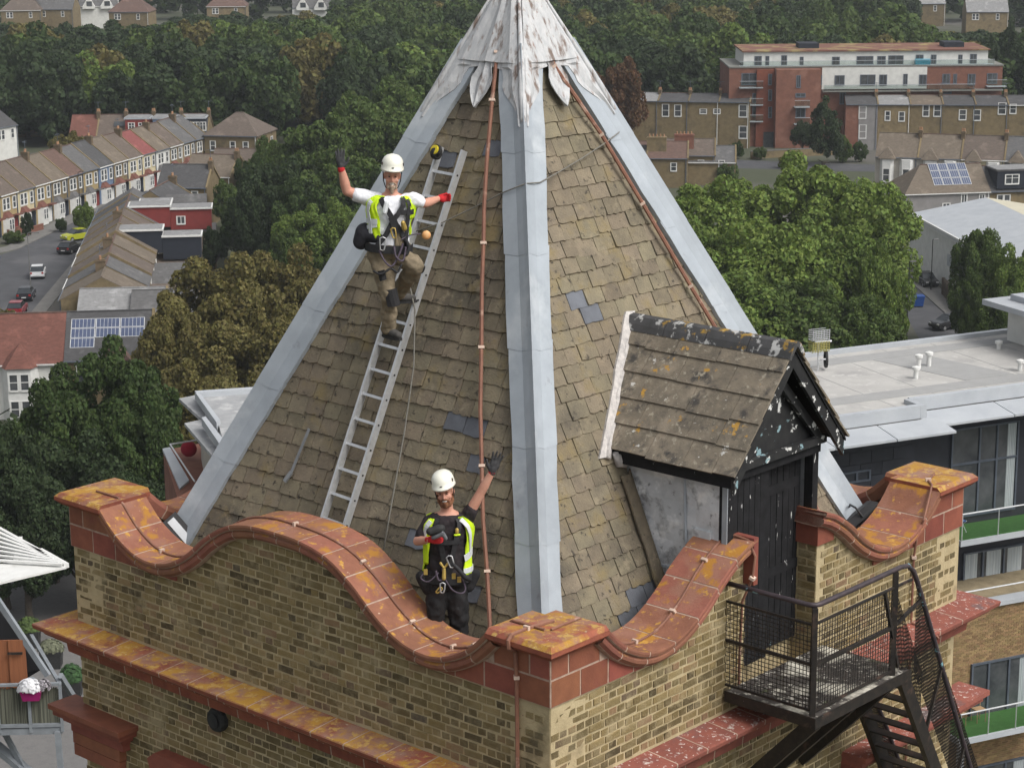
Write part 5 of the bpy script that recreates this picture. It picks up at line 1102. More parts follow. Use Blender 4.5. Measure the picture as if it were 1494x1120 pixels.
Me = M @ Matrix.Translation((9.0,0,0)) @ Matrix.Rotation(R(90),4,'Z')
for xx in (1.2,4.0,6.6): window(T, Me, xx, 3.5, .9, 1.6, 0)
# small buildings at the far left
M = place(px(-30,215,-43)+Vector((0,12,0)), R(12)); T = house(M, 12, 8, 6.2, 7.2, m_stock, m_roof['grey'], 'brick house with yellow sheeted flat extension at the wood edge', None, None, chim=True, party=False, bay=None, upper=True, name='end_house')
mb = MB(M); mb.box(.6,8.2,.5,7,7.2,9.6); mb.build('sheeted_loft', mat('yellow_sheeting', (.46,.36,.14), (.40,.31,.12), scale=.8, rough=.8, stretch=(4,4,.3)), T, fix=False); mb = MB(M); mb.box(8.3,11.9,.2,7,6.6,9.5); mb.build('loft_box', m_render['navy'], T, fix=False); mb = MB(M); mb.box(8.1,12.1,0,7.2,9.5,9.75); mb.build('loft_fascia', m_zinc, T, fix=False); window(T, M, 8.7, 7.1, .9, 1.7, .2)
M = place(px(-6,236,-43), R(60)); house(M, 6, 8, 5.6, 8.2, m_render['white'], m_roof['dark'], 'white rendered house with dark roof at the row end', None, None, chim=False, party=False, bay=None, upper=True, name='end_house')
# ---------------------------------------------------------------- right: flats of red brick and white upper floors
def loc_on(M, x, y, yl=0.0):            # photograph pixel -> (x, z) on the local plane y=yl
    Mi = M.inverted(); o = Mi @ Vector(CAM); d = Mi.to_3x3() @ ray(x, y); t = (yl-o.y)/d.y; p = o+d*t; return p.x, p.z
Mf = place((50.5,352.0,GZ), R(-2)); FX = lambda x, y, yl=0.0: loc_on(Mf, x, y, yl)
T = thing('apartment_block', Mf, 'red brick apartment block with white upper storeys and flat planted roof', 'building')
xr = FX(1462,120)[0]; zA = FX(1300,196)[1] if False else FX(1300,100)[1]
x0 = FX(1064,110)[0]; zt = FX(1250,98)[1]
mb = MB(Mf); mb.box(x0,xr,0,15,0,zt); mb.build('wall', m_redbrick, T, fix=False)
xb0, xb1 = FX(1133,110,-2.5)[0], FX(1198,110,-2.5)[0]; mb = MB(Mf); mb.box(xb0,xb1,-2.5,-.004,0,FX(1165,102,-2.5)[1]); mb.build('stair_wing', m_redbrick, T, fix=False)
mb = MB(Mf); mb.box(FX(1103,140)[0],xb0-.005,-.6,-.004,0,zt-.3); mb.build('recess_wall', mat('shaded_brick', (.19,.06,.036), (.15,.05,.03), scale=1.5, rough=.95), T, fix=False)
mb = MB(Mf); mb.box(x0-.1,xr+.15,-.15,15,zt+.003,zt+.25); mb.build('roof_edge', mat('grey_coping', (.20,.20,.18), rough=.8), T, fix=False)
z1 = FX(1250,75,1.6)[1]; xa, xe = FX(1085,90,1.6)[0], FX(1441,90,1.6)[0]
mb = MB(Mf); mb.box(xa,xe,1.6,14,zt+.26,z1); mb.build('top_storey', m_render['white'], T, fix=False)
mb = MB(Mf); mb.box(xa-.3,xe+.3,1.2,14.4,z1+.003,z1+.25); mb.build('roof_slab', mat('planted_roof', (.16,.075,.055), (.28,.22,.10), scale=.35, rough=1, contrast=(.5,.62)), T, fix=False)
for xx in (FX(1167,70,6)[0], FX(1378,70,6)[0]):
    mb = MB(Mf); mb.box(xx-.3,xx+3.2,5,9,z1+.26,z1+1.1); mb.build('plant_room', m_render['navy'], T, fix=False); mb = MB(Mf); mb.lathe([(.9,z1+.26),(.9,z1+1.2),(.5,z1+1.5),(.02,z1+1.6)], 10, Mf @ Matrix.Translation((xx,5.0,0))); mb.build('roof_vent', m_zinc, T)
xm0, xm1 = FX(1199,120,-.05)[0], FX(1352,120,-.05)[0]; zm = FX(1270,130,-.05)[1]
mb = MB(Mf); mb.box(xm0,xm1,-.12,-.006,zm,zt-.05); mb.build('white_panel', m_render['white'], T, fix=False)
mb = MB(Mf); mb.box(xm0,xm1+13,-1.5,-.13,zm-.35,zm-.1); mb.build('balcony_deck', mat('grey_coping', (.2,.2,.18)), T, fix=False)
m_balg = M_GLASS
def win_px(par, M, xa, ya, xb, yb, yl, style='case', fm=None):
    a_, zb_ = loc_on(M, xa, yb, yl); b_, zt_ = loc_on(M, xb, ya, yl); return window(par, M, a_, zb_, b_-a_, zt_-zb_, yl, style, fm)
for q in [(1101,82,1111,98),(1117,82,1122,98),(1140,81,1148,98),(1167,83,1172,98),(1214,83,1225,98),(1250,82,1274,94),(1280,82,1292,95),(1296,81,1318,96),(1336,80,1347,95),(1358,80,1366,97),(1398,80,1404,96),(1415,79,1425,96)]: win_px(T, Mf, *q, 1.6, 'case', m_gwin)
for q in [(1193,110,1199,124),(1218,110,1232,124),(1255,109,1277,124),(1283,109,1294,124),(1318,108,1324,124),(1341,109,1352,124)]: win_px(T, Mf, *q, -.12, 'case', m_gwin)
for q in [(1375,108,1386,122),(1391,108,1396,122),(1412,108,1423,124),(1440,107,1455,122),(1225,135,1234,152),(1375,134,1388,137)]: win_px(T, Mf, *q, 0, 'case', m_gwin)
for q in [(1082,107,1104,124),(1098,136,1108,150),(1098,155,1108,170)]: win_px(T, Mf, *q, 0, 'case', m_gwin)
for yy in (108,131,156): win_px(T, Mf, 1121, yy, 1126, yy+16, -.6, 'sash', m_gwin)
for q in [(1162,110,1168,128),(1161,136,1175,142),(1161,158,1175,172)]: win_px(T, Mf, *q, -2.5, 'case', m_gwin)
def balcony(par, M, x0, x1, yl, z, dpt, h=1.05):
    mb = MB(M); mb.box(x0,x1,yl-dpt,yl-.004,z-.15,z); b_ = mb.build('balcony', m_zinc, par, fix=False); mb = MB(M); mb.box(x0,x1,yl-dpt,yl-dpt+.03,z+.003,z+h); mb.build('balustrade', m_balg, b_, fix=False); mb = MB(M); mb.box(x0-.02,x1+.02,yl-dpt-.03,yl-dpt+.06,z+h+.003,z+h+.07); mb.build('handrail', m_zinc, b_, fix=False); return b_
for (xa_, xb_, yy, yl) in ((1078,1112,127,0),(1158,1180,155,-2.5),(1158,1180,180,-2.5),(1092,1112,152,0),(1092,1112,176,0),(1438,1466,125,0)):
    u0, zz = loc_on(Mf, xa_, yy, yl); u1, _z2 = loc_on(Mf, xb_, yy, yl); balcony(T, Mf, u0, u1, yl, zz, 1.3)
balcony(T, Mf, xm0+.2, xm1, -.13, zm-.1, 1.3, .9); balcony(T, Mf, xa-.8, xe+.8, 1.5, zt+.27, 1.5, .8); balcony(T, Mf, xm1+.1, FX(1420,124)[0], -.13, zm-.1, 1.2, .9)
mb = MB(Mf); bx = FX(1345,97,.6)[0]; mb.box(bx-1.2,bx+1.4,.3,1.2,zt+.28,zt+1.2); mb.build('tarpaulin', mat('sky_blue_sheet', (.06,.36,.50), rough=.5), T, fix=False)
mb = MB(Mf); ex = FX(1113,200)[0]; mb.box(ex,ex+2.6,-.66,-.61,0,2.6); mb.build('entrance', m_pane, T, fix=False)
# ---------------------------------------------------------------- terraces on the right, seen from behind
def brick_row(xp0, yp0, xp1, yp1, ze, n, labels, roofs, dpt=9, eave=8.0, ridge=8.9, walls_=None, wins=(), group=None, chim=True):
    a, b = px(xp0, yp0, ze), px(xp1, yp1, ze); rz = math.atan2(b.y-a.y, b.x-a.x); w_ = (b-a).length/n; out = []
    for i in range(n):
        p = a.lerp(b, i/n); M = place((p.x,p.y,GZ), rz); T = house(M, w_, dpt, ze-GZ, ridge, walls_[i] if walls_ else m_stock, m_roof[roofs[i]], labels[i], group, None, chim=chim, party=True, bay=None, upper=False); out.append((T, M, w_))
    return out
rA = brick_row(872,146,1094,149,-35.0, 5, [f'tall brick terraced house left of the red flats, {ordn[4-i]} from the flats' for i in range(5)], ['dark','pale','dark','dark','dark'], group='tall brick terrace left of the flats')
for i, q in enumerate([[(876,155,886,170)],[(912,160,921,175),(930,160,936,176)],[(966,152,976,170),(984,153,994,170)],[(1021,159,1031,166),(1041,159,1051,166)],[(1078,153,1090,171),(1078,184,1090,202)]]):
    for w_ in q: win_px(rA[i][0], rA[i][1], *w_, 0, 'sash')
rB = brick_row(1234,152,1520,153,-35.2, 6, [f'tall brick terraced house right of the red flats, {ordn[i]} from the conifer' for i in range(6)], ['dark','pale','tan','dark','dark','dark'], group='tall brick terrace right of the flats', walls_=[m_redbrick,m_stock,m_stock,m_stock,m_stock,m_stock])
for i, q in enumerate([[(1253,155,1264,173),(1253,182,1264,202),(1291,162,1299,176)],[(1311,163,1320,177)],[(1346,153,1356,170),(1362,153,1373,170)],[(1399,160,1410,175),(1420,160,1431,176)],[(1456,150,1468,167),(1473,152,1483,166)],[]]):
    for w_ in q: win_px(rB[i][0], rB[i][1], *w_, 0, 'sash')
mb = MB(rB[0][1]); mb.box(.05+2.2,rB[0][2]-.05,-.05,-.004,0,7.6); mb.build('rendered_bay', m_render['grey'], rB[0][0], fix=False)
rC = brick_row(1277,228,1530,236,-36.3, 4, [f'pale rendered terraced house with brown hipped roof and white bay, {ordn[i]} from its end' for i in range(4)], ['tan','tan','brown','grey'], dpt=9, ridge=9.6, walls_=[m_render['pale'],m_render['pale'],m_render['cream'],m_render['grey']], group='rendered terrace behind the solar roof')
for i, (T, M, w_) in enumerate(rC):
    for xx in (w_*.12, w_*.58):
        mb = MB(M); mb.prismz([(xx,0),(xx+.4,-.8),(xx+1.6,-.8),(xx+2.0,0)], 2.6, 6.4); b_o = mb.build('bay', m_wwin, T); window(b_o, M, xx+.5, 3.2, 1.0, 1.9, -.8); 
    mb = MB(M); mb.loft([[(w_*.08,-1.0,6.5),(w_*.12+2.3,-1.0,6.5),(w_*.12+2.3,1.2,6.6),(w_*.08,1.2,6.6)],[(w_*.12+.9,-.1,8.0),(w_*.12+1.1,-.1,8.0),(w_*.12+1.1,1.4,8.0),(w_*.12+.9,1.4,8.0)]]); mb.build('bay_roof', m_roof['tan'], T)
a, b = px(1322,283,-37.0), px(1445,279,-37.0); rz = math.atan2(b.y-a.y,b.x-a.x); Md = place((a.x,a.y,GZ), rz); wD = (b-a).length
T = house(Md, wD, 8, 6.0, 9.2, m_render['grey'], m_roof['tan'], 'grey rendered house with twelve solar panels on its hipped roof', None, None, chim=False, party=False, bay=None, upper=False, hip=-1, name='corner_house')
for q in [(1402,283,1411,299),(1428,283,1437,299),(1375,296,1386,303)]: win_px(T, Md, *q, 0, 'case')
solar(T, Md @ Vector((wD*.36,1.0,6.75)), Md.to_3x3() @ Vector((1,0,0)), Md.to_3x3() @ Vector((0,4.0,3.2)), 4, 3, 1.25, 1.25)
M = Md @ Matrix.Translation((wD,0,0)); T = house(M, 7, 8, 6.0, 8.8, m_stock, m_roof['dark'], 'house with black loft dormer and white window beside the twelve-panel roof', None, None, chim=True, party=True, bay=None, upper=True, dorm=[(.8,6.6,-.2,4,6.3,8.6,m_render['navy'],m_roof['dark'],[])]); window(T, M, 1.9, 6.9, 1.9, 1.3, -.2, 'double')
# low backs with tall chimney stacks in front of the left brick terrace
for i, (cx, cy, zz) in enumerate(((905,232,-38.5),(965,226,-38),(1005,222,-38),(1035,232,-39))):
    p = px(cx, cy, zz); M = place((p.x-4, p.y, GZ), R(-8)); T = house(M, 8, 7, zz-GZ-.4, zz-GZ+1.6, m_stock, m_roof[('dark','rust','brown','grey')[i]], f'low brick back addition with big chimney stack, {ordn[i]} along the garden wall', 'low back additions with stacks', None, chim=False, party=True, bay=None, upper=False, name='back_addition', ridge_y=.6)
    if i in (1,2): chimney(T, M, 3.2, 2.0, 3.5, 7.6, 3.0, 1.0, 5, m_redbrick if i == 2 else None); 
    window(T, M, 5.4, 2.6, .9, 1.3, 0)
# white warehouse and its pale roof
aw = px(1372,302,-36.0); Mw = place((aw.x,aw.y-8,GZ), R(4)); T = thing('warehouse', Mw, 'low white warehouse with pale cream metal roof', 'building')
mb = MB(Mw); mb.box(-3.2,16,-24,8,0,6.2); mb.build('wall', m_render['white'], T, fix=False)
slab(T, Mw, [(-3.5,-24.3,6.2),(6.5,-24.3,8.0),(6.5,8.3,8.0),(-3.5,8.3,6.2)], .12, m_zinc); slab(T, Mw, [(16.3,-24.3,6.2),(16.3,8.3,6.2),(6.5,8.3,8.0),(6.5,-24.3,8.0)], .12, mat('cream_sheet', (.50,.47,.36), (.44,.41,.32), scale=.6, rough=.6))
mb = MB(Mw); mb.box(-3.5,-3.3,-24.3,8.3,5.9,6.5); mb.build('verge', m_wwin, T, fix=False)
mb = MB(Mw); mb.box(-3.28,-3.202,-10,-7,2.6,4.0); mb.build('shutter', m_zinc, T, fix=False)
# far houses beyond the wood
for i, (cx, cy, kk, lab) in enumerate(((30,18,'brown','far house with brown roof beyond the wood, partly hidden'),(78,16,'grey','far house with grey roof beyond the wood'),(143,12,'grey','far white-gabled pair of houses beyond the wood'),(188,20,'rust','far bungalow with reddish pyramid roof beyond the wood'),(330,12,'rust','far house with long rust roof beyond the wood'),(455,14,'grey','far house with twin white gables beyond the wood'),(1440,20,'pale','far grey industrial shed at the wood end'),(1350,8,'pale','far pale building above the tree line'))):
    p = px(cx, cy, -37); M = place((p.x-5.7, p.y, GZ), R(random.uniform(-8,8))); T = house(M, 11.5, 9, 6.5, 10.2, m_render['white'] if i in (2,5) else m_stock, m_roof[kk], lab, 'houses beyond the wood', None, chim=i < 6, party=False, bay=None, upper=i not in (2,5), hip=2 if i in (0,3,4) else 0, name='far_house')
    if i in (2,5):
        for xx in (1.2,6.4): mb = MB(M); mb.prism([(xx,5.8),(xx+3.6,5.8),(xx+3.6,6.6),(xx+1.8,9.4),(xx,6.6)], -1.0, 4); mb.build('gable', m_render['white'], T); mb = MB(M); mb.box(xx+1.2,xx+2.8,-1.05,-1.0,6.6,8.0); mb.build('gable_window', m_pane, T, fix=False)
# ================================================================== FLATS BESIDE THE TOWER (right)
MR = place((13.3,52.9,GZ), R(22)); RZ = -11.8-GZ
LX = lambda x, y, yl: loc_on(MR, x, y, yl)
m_flatroof = mat('pale_roof_membrane', (.42,.41,.39), (.36,.35,.335), scale=.9, rough=.9, spots=[((.31,.305,.295),.5,.54,.66),((.46,.45,.43),2.2,.56,.66),((.30,.29,.27),6,.66,.74)])
m_walk = mat('grey_walkway', (.31,.31,.305), (.28,.28,.275), scale=2, rough=.95)
m_clad = mat('navy_cladding', (.028,.031,.04), (.022,.024,.031), scale=2, rough=.6, rnd=.12)
m_flatbrick = mat('yellow_brown_brick', (.25,.17,.085), (.20,.13,.065), scale=3, rough=.95, rnd=.25, hrnd=.012)
m_turf = mat('artificial_turf', (.045,.13,.03), (.035,.10,.022), scale=6, rough=1)
m_curtain = mat('net_curtain', (.36,.39,.40), (.26,.29,.30), scale=3, rough=.9, stretch=(6,6,.2))
m_clear = mat('balcony_pane', (.28,.31,.32), (.24,.27,.28), scale=.7, rough=.08, spec=.6)
flats = thing('apartment_block', MR, 'modern apartment block with pale flat roof, zinc sunshades and balconies with green turf', 'building')
xl, xm, xrr = -5.5, LX(1345,600,0)[0], 18.0; yb = (MR.inverted() @ at_z(1310,504,-11.8)).y-.3
mb = MB(MR); mb.box(xl,xm,.35,yb,0,RZ-.35); mb.box(xm+.005,xrr,1.25,yb,0,RZ-.35); mb.build('wall', m_clad, flats, fix=False)
mb = MB(MR); mb.box(xl-.2,xm,.0,yb+.3,RZ-.345,RZ); mb.build('roof_slab', m_flatroof, flats, fix=False)
mb = MB(MR); mb.box(xm+.003,xrr,.9,yb+.3,RZ-.345,RZ); mb.build('roof_slab', m_flatroof, flats, fix=False)
for (x0,x1,y0_,y1_) in ((xl,xm-.1,-.06,.20),(xm-.1,xm+.16,-.06,.95),(xm+.16,xrr,.84,1.1),(xl,xrr,yb+.1,yb+.36)): mb = MB(MR); mb.box(x0+.003,x1-.003,y0_,y1_,RZ-.30,RZ+.16); mb.build('roof_kerb', m_zinc, flats, fix=False)
for pts in ([(-4,1.8),(xrr-2,1.8),(xrr-2,2.7),(-4,2.7)],[(-4,7.0),(xrr-2,7.0),(xrr-2,7.9),(-4,7.9)],[(-3.2,2.75),(-1.6,2.75),(-.2,6.95),(-1.8,6.95)],[(7.4,2.75),(9.6,2.75),(8.4,6.95),(6.2,6.95)]):
    mb = MB(MR); mb.prismz(pts, RZ+.002, RZ+.012); mb.build('walkway', m_walk, flats)
for k in range(8):
    xk = -4+k*2.3; mb = MB(MR); mb.box(xk,xk+.03,.3 if xk < xm else 1.2,yb,RZ+.001,RZ+.006); mb.build('membrane_seam', m_walk, flats, fix=False)
for (x0,x1,n,y0_) in ((xl-.3,xm+.55,4,-.065),(xm+.1,xrr,4,.83)):
    w_ = (x1-x0)/n
    for i in range(n):
        a, b = x0+w_*i+.02, x0+w_*(i+1)-.02; slab(flats, MR, [(a,y0_-1.25,RZ-.52),(b,y0_-1.25,RZ-.52),(b,y0_-.02,RZ-.33),(a,y0_-.02,RZ-.33)], .08, m_zinc, 'sunshade')
for (vx, vy, h) in [((MR.inverted() @ at_z(x_, y_, -11.8)).x, (MR.inverted() @ at_z(x_, y_, -11.8)).y, h_) for x_, y_, h_ in ((1340,538,.42),(1355,534,.42),(1336,552,.32),(1488,541,.3),(1457,509,.2))]:
    mb = MB(); mb.lathe([(.09,RZ),(.09,RZ+h),(.15,RZ+h+.02),(.15,RZ+h+.12),(.03,RZ+h+.16)], 12, MR @ Matrix.Translation((vx,vy,0))); mb.build('roof_vent', m_wwin, flats)
# cladding tiles on the storey under the roof
lo = RZ-3.6
for r_ in range(7):
    z0 = RZ-.40-.46*(r_+1); x = xl+(.45 if r_ % 2 else 0)
    while x < LX(1378,650,.35)[0]-.9:
        yy = .35 if x+.9 < xm else 1.25
        if not (x < xm < x+.9): mb = MB(MR); mb.box(x+.01,x+.89,yy-.035,yy-.002,z0+.012,z0+.45); mb.build('cladding_tile', m_clad, flats, fix=False)
        x += .9
m_anth = mat('anthracite_frame', (.085,.10,.125), rough=.45)
def glaz(xa, ya, xb, yb_, yl, mull=(), tran=(), mt=None, curtains=False, name='glazing'):
    a, zb_ = LX(xa, yb_, yl); b, zt_ = LX(xb, ya, yl); t = .07; mb = MB(MR); mb.box(a,b,yl-.09,yl-.004,zt_-t,zt_); mb.box(a,b,yl-.09,yl-.004,zb_,zb_+t); mb.box(a,a+t,yl-.088,yl-.004,zb_+t,zt_-t); mb.box(b-t,b,yl-.088,yl-.004,zb_+t,zt_-t)
    for f_ in mull: x = a+(b-a)*f_; mb.box(x-.04,x+.04,yl-.086,yl-.004,zb_+t,zt_-t)
    for f_ in tran: z = zb_+(zt_-zb_)*f_; mb.box(a+t,b-t,yl-.084,yl-.004,z-.04,z+.04)
    g = mb.build(name, m_anth, flats, fix=False); mb = MB(MR); mb.add([(a+t,yl-.03,zb_+t),(b-t,yl-.03,zb_+t),(b-t,yl-.03,zt_-t),(a+t,yl-.03,zt_-t)],[(0,1,2,3)]); mb.build('pane', m_pane, g, fix=False)
    if curtains:
        for (fa, fb) in curtains:
            mb = MB(MR); n = 10; xa_, xb_ = a+(b-a)*fa, a+(b-a)*fb; g_ = [[(xa_+(xb_-xa_)*j/n, yl-.036-.012*(j % 2), z) for j in range(n+1)] for z in (zb_+t, zt_-t)]; mb.shell(g_, (0,.004,0)); mb.build('curtain', m_curtain, g)
    return g
yf = 1.25
glaz(1228,683,1269,706,.35,(.5,))
glaz(1382,612,1486,757,yf,(.42,.68),(.60,), curtains=((.84,.97),))
glaz(1401,790,1500,884,yf,(.30,.62),(), curtains=((.04,.22),(.36,.58),(.68,.9)))
# upper balcony
def deck(x0p, x1p, yp, yl, yo, h=1.0, posts=4):
    a, z = LX(x0p, yp, yo); b = LX(x1p, yp, yo)[0]; mb = MB(MR); mb.box(a,b,yo,yl-.1,z-.2,z); d_o = mb.build('balcony', m_zinc, flats, fix=False)
    mb = MB(MR); mb.box(a+.08,b-.08,yo+.1,yl-.15,z+.002,z+.025); mb.build('turf', m_turf, d_o, fix=False)
    mb = MB(MR); mb.tube([(a+.03,yo+.03,z+h),(b,yo+.03,z+h)], .03, 8); mb.build('handrail', m_alu, d_o)
    mb = MB(MR); mb.tube([(a+.03,yo+.03,z+h),(a+.03,yl-.1,z+h)], .03, 8); mb.build('handrail', m_alu, d_o)
    for k in range(posts):
        x = a+.05+(b-a-.1)*k/(posts-1); mb = MB(MR); mb.tube([(x,yo+.03,z-.1),(x,yo+.03,z+h)], .022, 6); mb.build('rail_post', m_alu, d_o)
        if k < posts-1:
            x2 = a+.05+(b-a-.1)*(k+1)/(posts-1); P_ = MB(MR); P_.add([(x+.06,yo+.03,z+.08),(x2-.06,yo+.03,z+.08),(x2-.06,yo+.03,z+h-.08),(x+.06,yo+.03,z+h-.08)],[(0,1,2,3)]); P_.build('glass_panel', M_GLASS, d_o, fix=False)
    return d_o, a, b, z
d1, a, b, z = deck(1402,1560,790,yf,-.5)
tb = LX(1467,778,.1); mb = MB(MR); mb.lathe([(.14,z+.03),(.2,z+.2),(.19,z+.21),(.13,z+.05)], 12, MR @ Matrix.Translation((tb[0],.0,0))); tag(mb.build('planter_tub', mat('aqua_plastic', (.20,.48,.46), rough=.5), None), 'small aqua plastic tub on the upper turfed balcony', 'tub')
# folding chair on the upper balcony
ch = tag(empty('folding_chair', MR @ Vector((a+.55,.55,z))), 'blue folding garden chair on the upper turfed balcony', 'chair'); ca = MR @ Matrix.Translation((a+.55,.45,z+.03))
m_bluec = mat('blue_canvas', (.06,.12,.28), rough=.8)
mb = MB(ca); mb.box(-.22,.22,-.2,.2,.40,.43); mb.build('seat', m_bluec, ch, fix=False); mb = MB(ca); mb.add([(-.22,.2,.45),(.22,.2,.45),(.22,.42,.9),(-.22,.42,.9),(-.22,.22,.45),(.22,.22,.45),(.22,.44,.9),(-.22,.44,.9)],[(0,1,2,3),(7,6,5,4),(0,4,5,1),(1,5,6,2),(2,6,7,3),(3,7,4,0)]); mb.build('backrest', m_bluec, ch)
for sx_ in (-.22,.22):
    for (p0, p1) in (((sx_,-.22,0),(sx_,.25,.5)),((sx_,.3,0),(sx_,-.2,.42))): mb = MB(ca); mb.tube([p0,p1], .014, 6); mb.build('leg', m_alu, ch)
# brick wing below, with its zinc coping
yw = -1.5; xa, zt_ = LX(1398,892,yw); 
mb = MB(MR); mb.box(xa-3.5,xrr,yw,1.2,0,zt_); mb.build('brick_wing', mat('wing_mortar', (.27,.22,.14), rough=1), flats, fix=False)
br = MB(MR); r_ = 0; z = zt_-.02
while z > zt_-9.0:
    x = xa-3.5+(.11 if r_ % 2 else 0)
    while x < xrr-6: br.box(x,x+.212,yw-.012,yw-.001,z-.066,z); x += .225
    z -= .077; r_ += 1
br.build('wing_brickwork', m_flatbrick, flats, kind='stuff', fix=False)
mb = MB(MR); mb.box(xa-3.5,xrr,yw-.15,yw+.4,zt_+.003,zt_+.16); mb.build('wing_coping', m_zinc, flats, fix=False)
mb = MB(MR); mb.tube([(xa,yw+.3,zt_+.55),(xrr,yw+.3,zt_+.55)], .03, 8); mb.build('wing_handrail', m_alu, flats)
g1 = glaz(1412,946,1530,1063,yw-.014,(.22,.48,.74),(), curtains=((.62,.72),))
yo = yw-1.7; d2, a, b, z = deck(1400,1560,1080,yw,yo,.95,5)
glaz(1412,1092,1540,1190,yw-.014,(.4,.7),(), curtains=((.5,.62),))
mb = MB(MR); mb.box(a+.1,a+.3,yo+.1,yo+.3,z-6,z-.22); mb.build('balcony_column', m_zinc, flats, fix=False)
# seats behind the glass of the lower flat
for k, xx in enumerate((a+.75,a+1.6)):
    Mk = MR @ Matrix.Translation((xx, yw-.62, z+.03)); st = thing('bar_stool', Mk, 'small wooden chair by the glazed door of the lower turfed balcony', 'chair', 'wooden chairs on the lower balcony'); mw_ = mat('pale_wood', (.36,.24,.13), rough=.6)
    mb = MB(Mk); mb.box(-.2,.2,-.18,.18,.44,.48); mb.build('seat', mw_, st, fix=False); mb = MB(Mk); mb.box(-.2,.2,.16,.19,.62,.86); mb.build('backrest', mw_, st, fix=False)
    for lx_ in (-.18,.18):
        for ly_, hh in ((-.16,.44),(.175,.86)): mb = MB(Mk); mb.tube([(lx_,ly_,0),(lx_,ly_,hh)], .016, 6); mb.build('leg', mw_, st)
# upstand with white eaves at the right edge of the roof
q0 = MR.inverted() @ at_z(1469,497,-11.8); q1 = MR.inverted() @ at_z(1433,437,-10.1)
mb = MB(MR); mb.box(q0.x,20,q0.y-8.5,q0.y,RZ+.02,RZ+1.5); mb.build('penthouse_wall', m_render['white'], flats, fix=False)
mb = MB(MR); mb.box(q1.x,20,q0.y-8.5,q1.y,RZ+1.503,RZ+1.72); mb.build('penthouse_roof', m_zinc, flats, fix=False)
mb = MB(MR); mb.box(q1.x+.9,20,q0.y-8,q1.y-.6,RZ+1.723,RZ+1.95); mb.build('penthouse_roof', m_zinc, flats, fix=False)
mb = MB(MR); mb.box(q1.x+1.7,20,q0.y-7,q1.y-1.0,RZ+1.953,RZ+2.3); mb.build('roof_plant', m_zinc, flats, fix=False)
# bicycle-like aerial stand on the roof: wheel, pole and two wire baskets
bp = MR.inverted() @ at_z(1193,541,-11.8); Mb = MR @ Matrix.Translation((bp.x,bp.y,RZ+.02)); bk = thing('roof_unicycle', Mb, 'wheel on a silver post with wire baskets, standing on the pale flat roof', 'wheel stand')
mb = MB(); mb.lathe([(.26,-.04),(.32,-.05),(.34,0),(.32,.05),(.26,.04)], 22, Mb @ Matrix.Translation((.35,0,.40)) @ Matrix.Rotation(R(90),4,'X') @ Matrix.Rotation(R(65),4,'Y'), cap=False); mb.build('tyre', m_rubber, bk)
mb = MB(Mb); mb.tube([(0,0,0),(0,0,1.1)], .035, 8); mb.build('post', m_alu, bk); mb = MB(Mb); mb.tube([(0,0,.42),(.35,0,.40)], .03, 8); mb.build('axle', m_alu, bk); mb = MB(Mb); mb.tube([(-.15,0,1.1),(.5,-.1,1.1)], .045, 8); mb.build('handlebar', m_alu, bk)
for (z0, mt_) in ((.75,mat('dull_yellow_wire', (.34,.31,.10), rough=.6)),(1.2,m_alu)):
    mb = MB(Mb)
    for k in range(6): mb.box(-.35,.40,-.16+.0,-.14,z0+k*.07,z0+k*.07+.02); mb.box(-.35,.40,.14,.16,z0+k*.07,z0+k*.07+.02)
    for k in range(7): mb.box(-.35+k*.12,-.33+k*.12,-.155,.155,z0-.02,z0+.0); mb.box(-.35+k*.12,-.33+k*.12,-.165,-.145,z0,z0+.38)
    mb.build('wire_basket', mt_, bk, fix=False, kind='stuff')
# ================================================================== FLATS BESIDE THE TOWER (left, behind the spire)
lz = -11.8
fl2 = tag(empty('apartment_block', (-7.5,56,GZ)), 'zinc-roofed block with stepped sunshades and red brick balcony behind the spire', 'building')
def poly_at(pxs, z, th, mt, name):
    P_ = [at_z(x, y, z) for x, y in pxs]; mb = MB(); n = len(P_); mb.add([tuple(p) for p in P_]+[(p.x,p.y,p.z-th) for p in P_],[tuple(range(n)),tuple(range(2*n-1,n-1,-1))]+[(i,i+n,(i+1)%n+n,(i+1)%n) for i in range(n)]); return mb.build(name, mt, fl2)
m_dzinc = mat('weathered_zinc', (.33,.335,.34), (.25,.255,.26), scale=1.4, rough=.7, spots=[((.42,.42,.42),1.1,.52,.62)])
poly_at([(286,572),(372,566),(520,560),(520,700),(330,660),(318,615)], lz, .3, m_dzinc, 'roof_slab')
poly_at([(284,570),(373,564),(373,567),(287,573)], lz+.18, .3, m_zinc, 'roof_kerb'); poly_at([(284,571),(290,571),(321,612),(316,616)], lz+.16, .3, m_zinc, 'roof_kerb'); poly_at([(294,609),(300,607),(335,652),(327,657)], lz+.14, .3, m_zinc, 'roof_kerb')
poly_at([(261,581),(286,576),(315,613),(296,613)], lz-.32, .12, m_dzinc, 'sunshade'); poly_at([(269,617),(293,612),(330,660),(316,672)], lz-.34, .12, m_dzinc, 'sunshade')
P_ = [at_z(x, y, lz-.5) for x, y in ((290,590),(520,575),(520,760),(335,690),(300,640))]; mb = MB(); n = len(P_); mb.add([(p.x,p.y,lz-.5) for p in P_]+[(p.x,p.y,GZ) for p in P_],[tuple(range(n))]+[(i,i+n,(i+1)%n+n,(i+1)%n) for i in range(n)]); mb.build('wall', m_render['pale'], fl2)
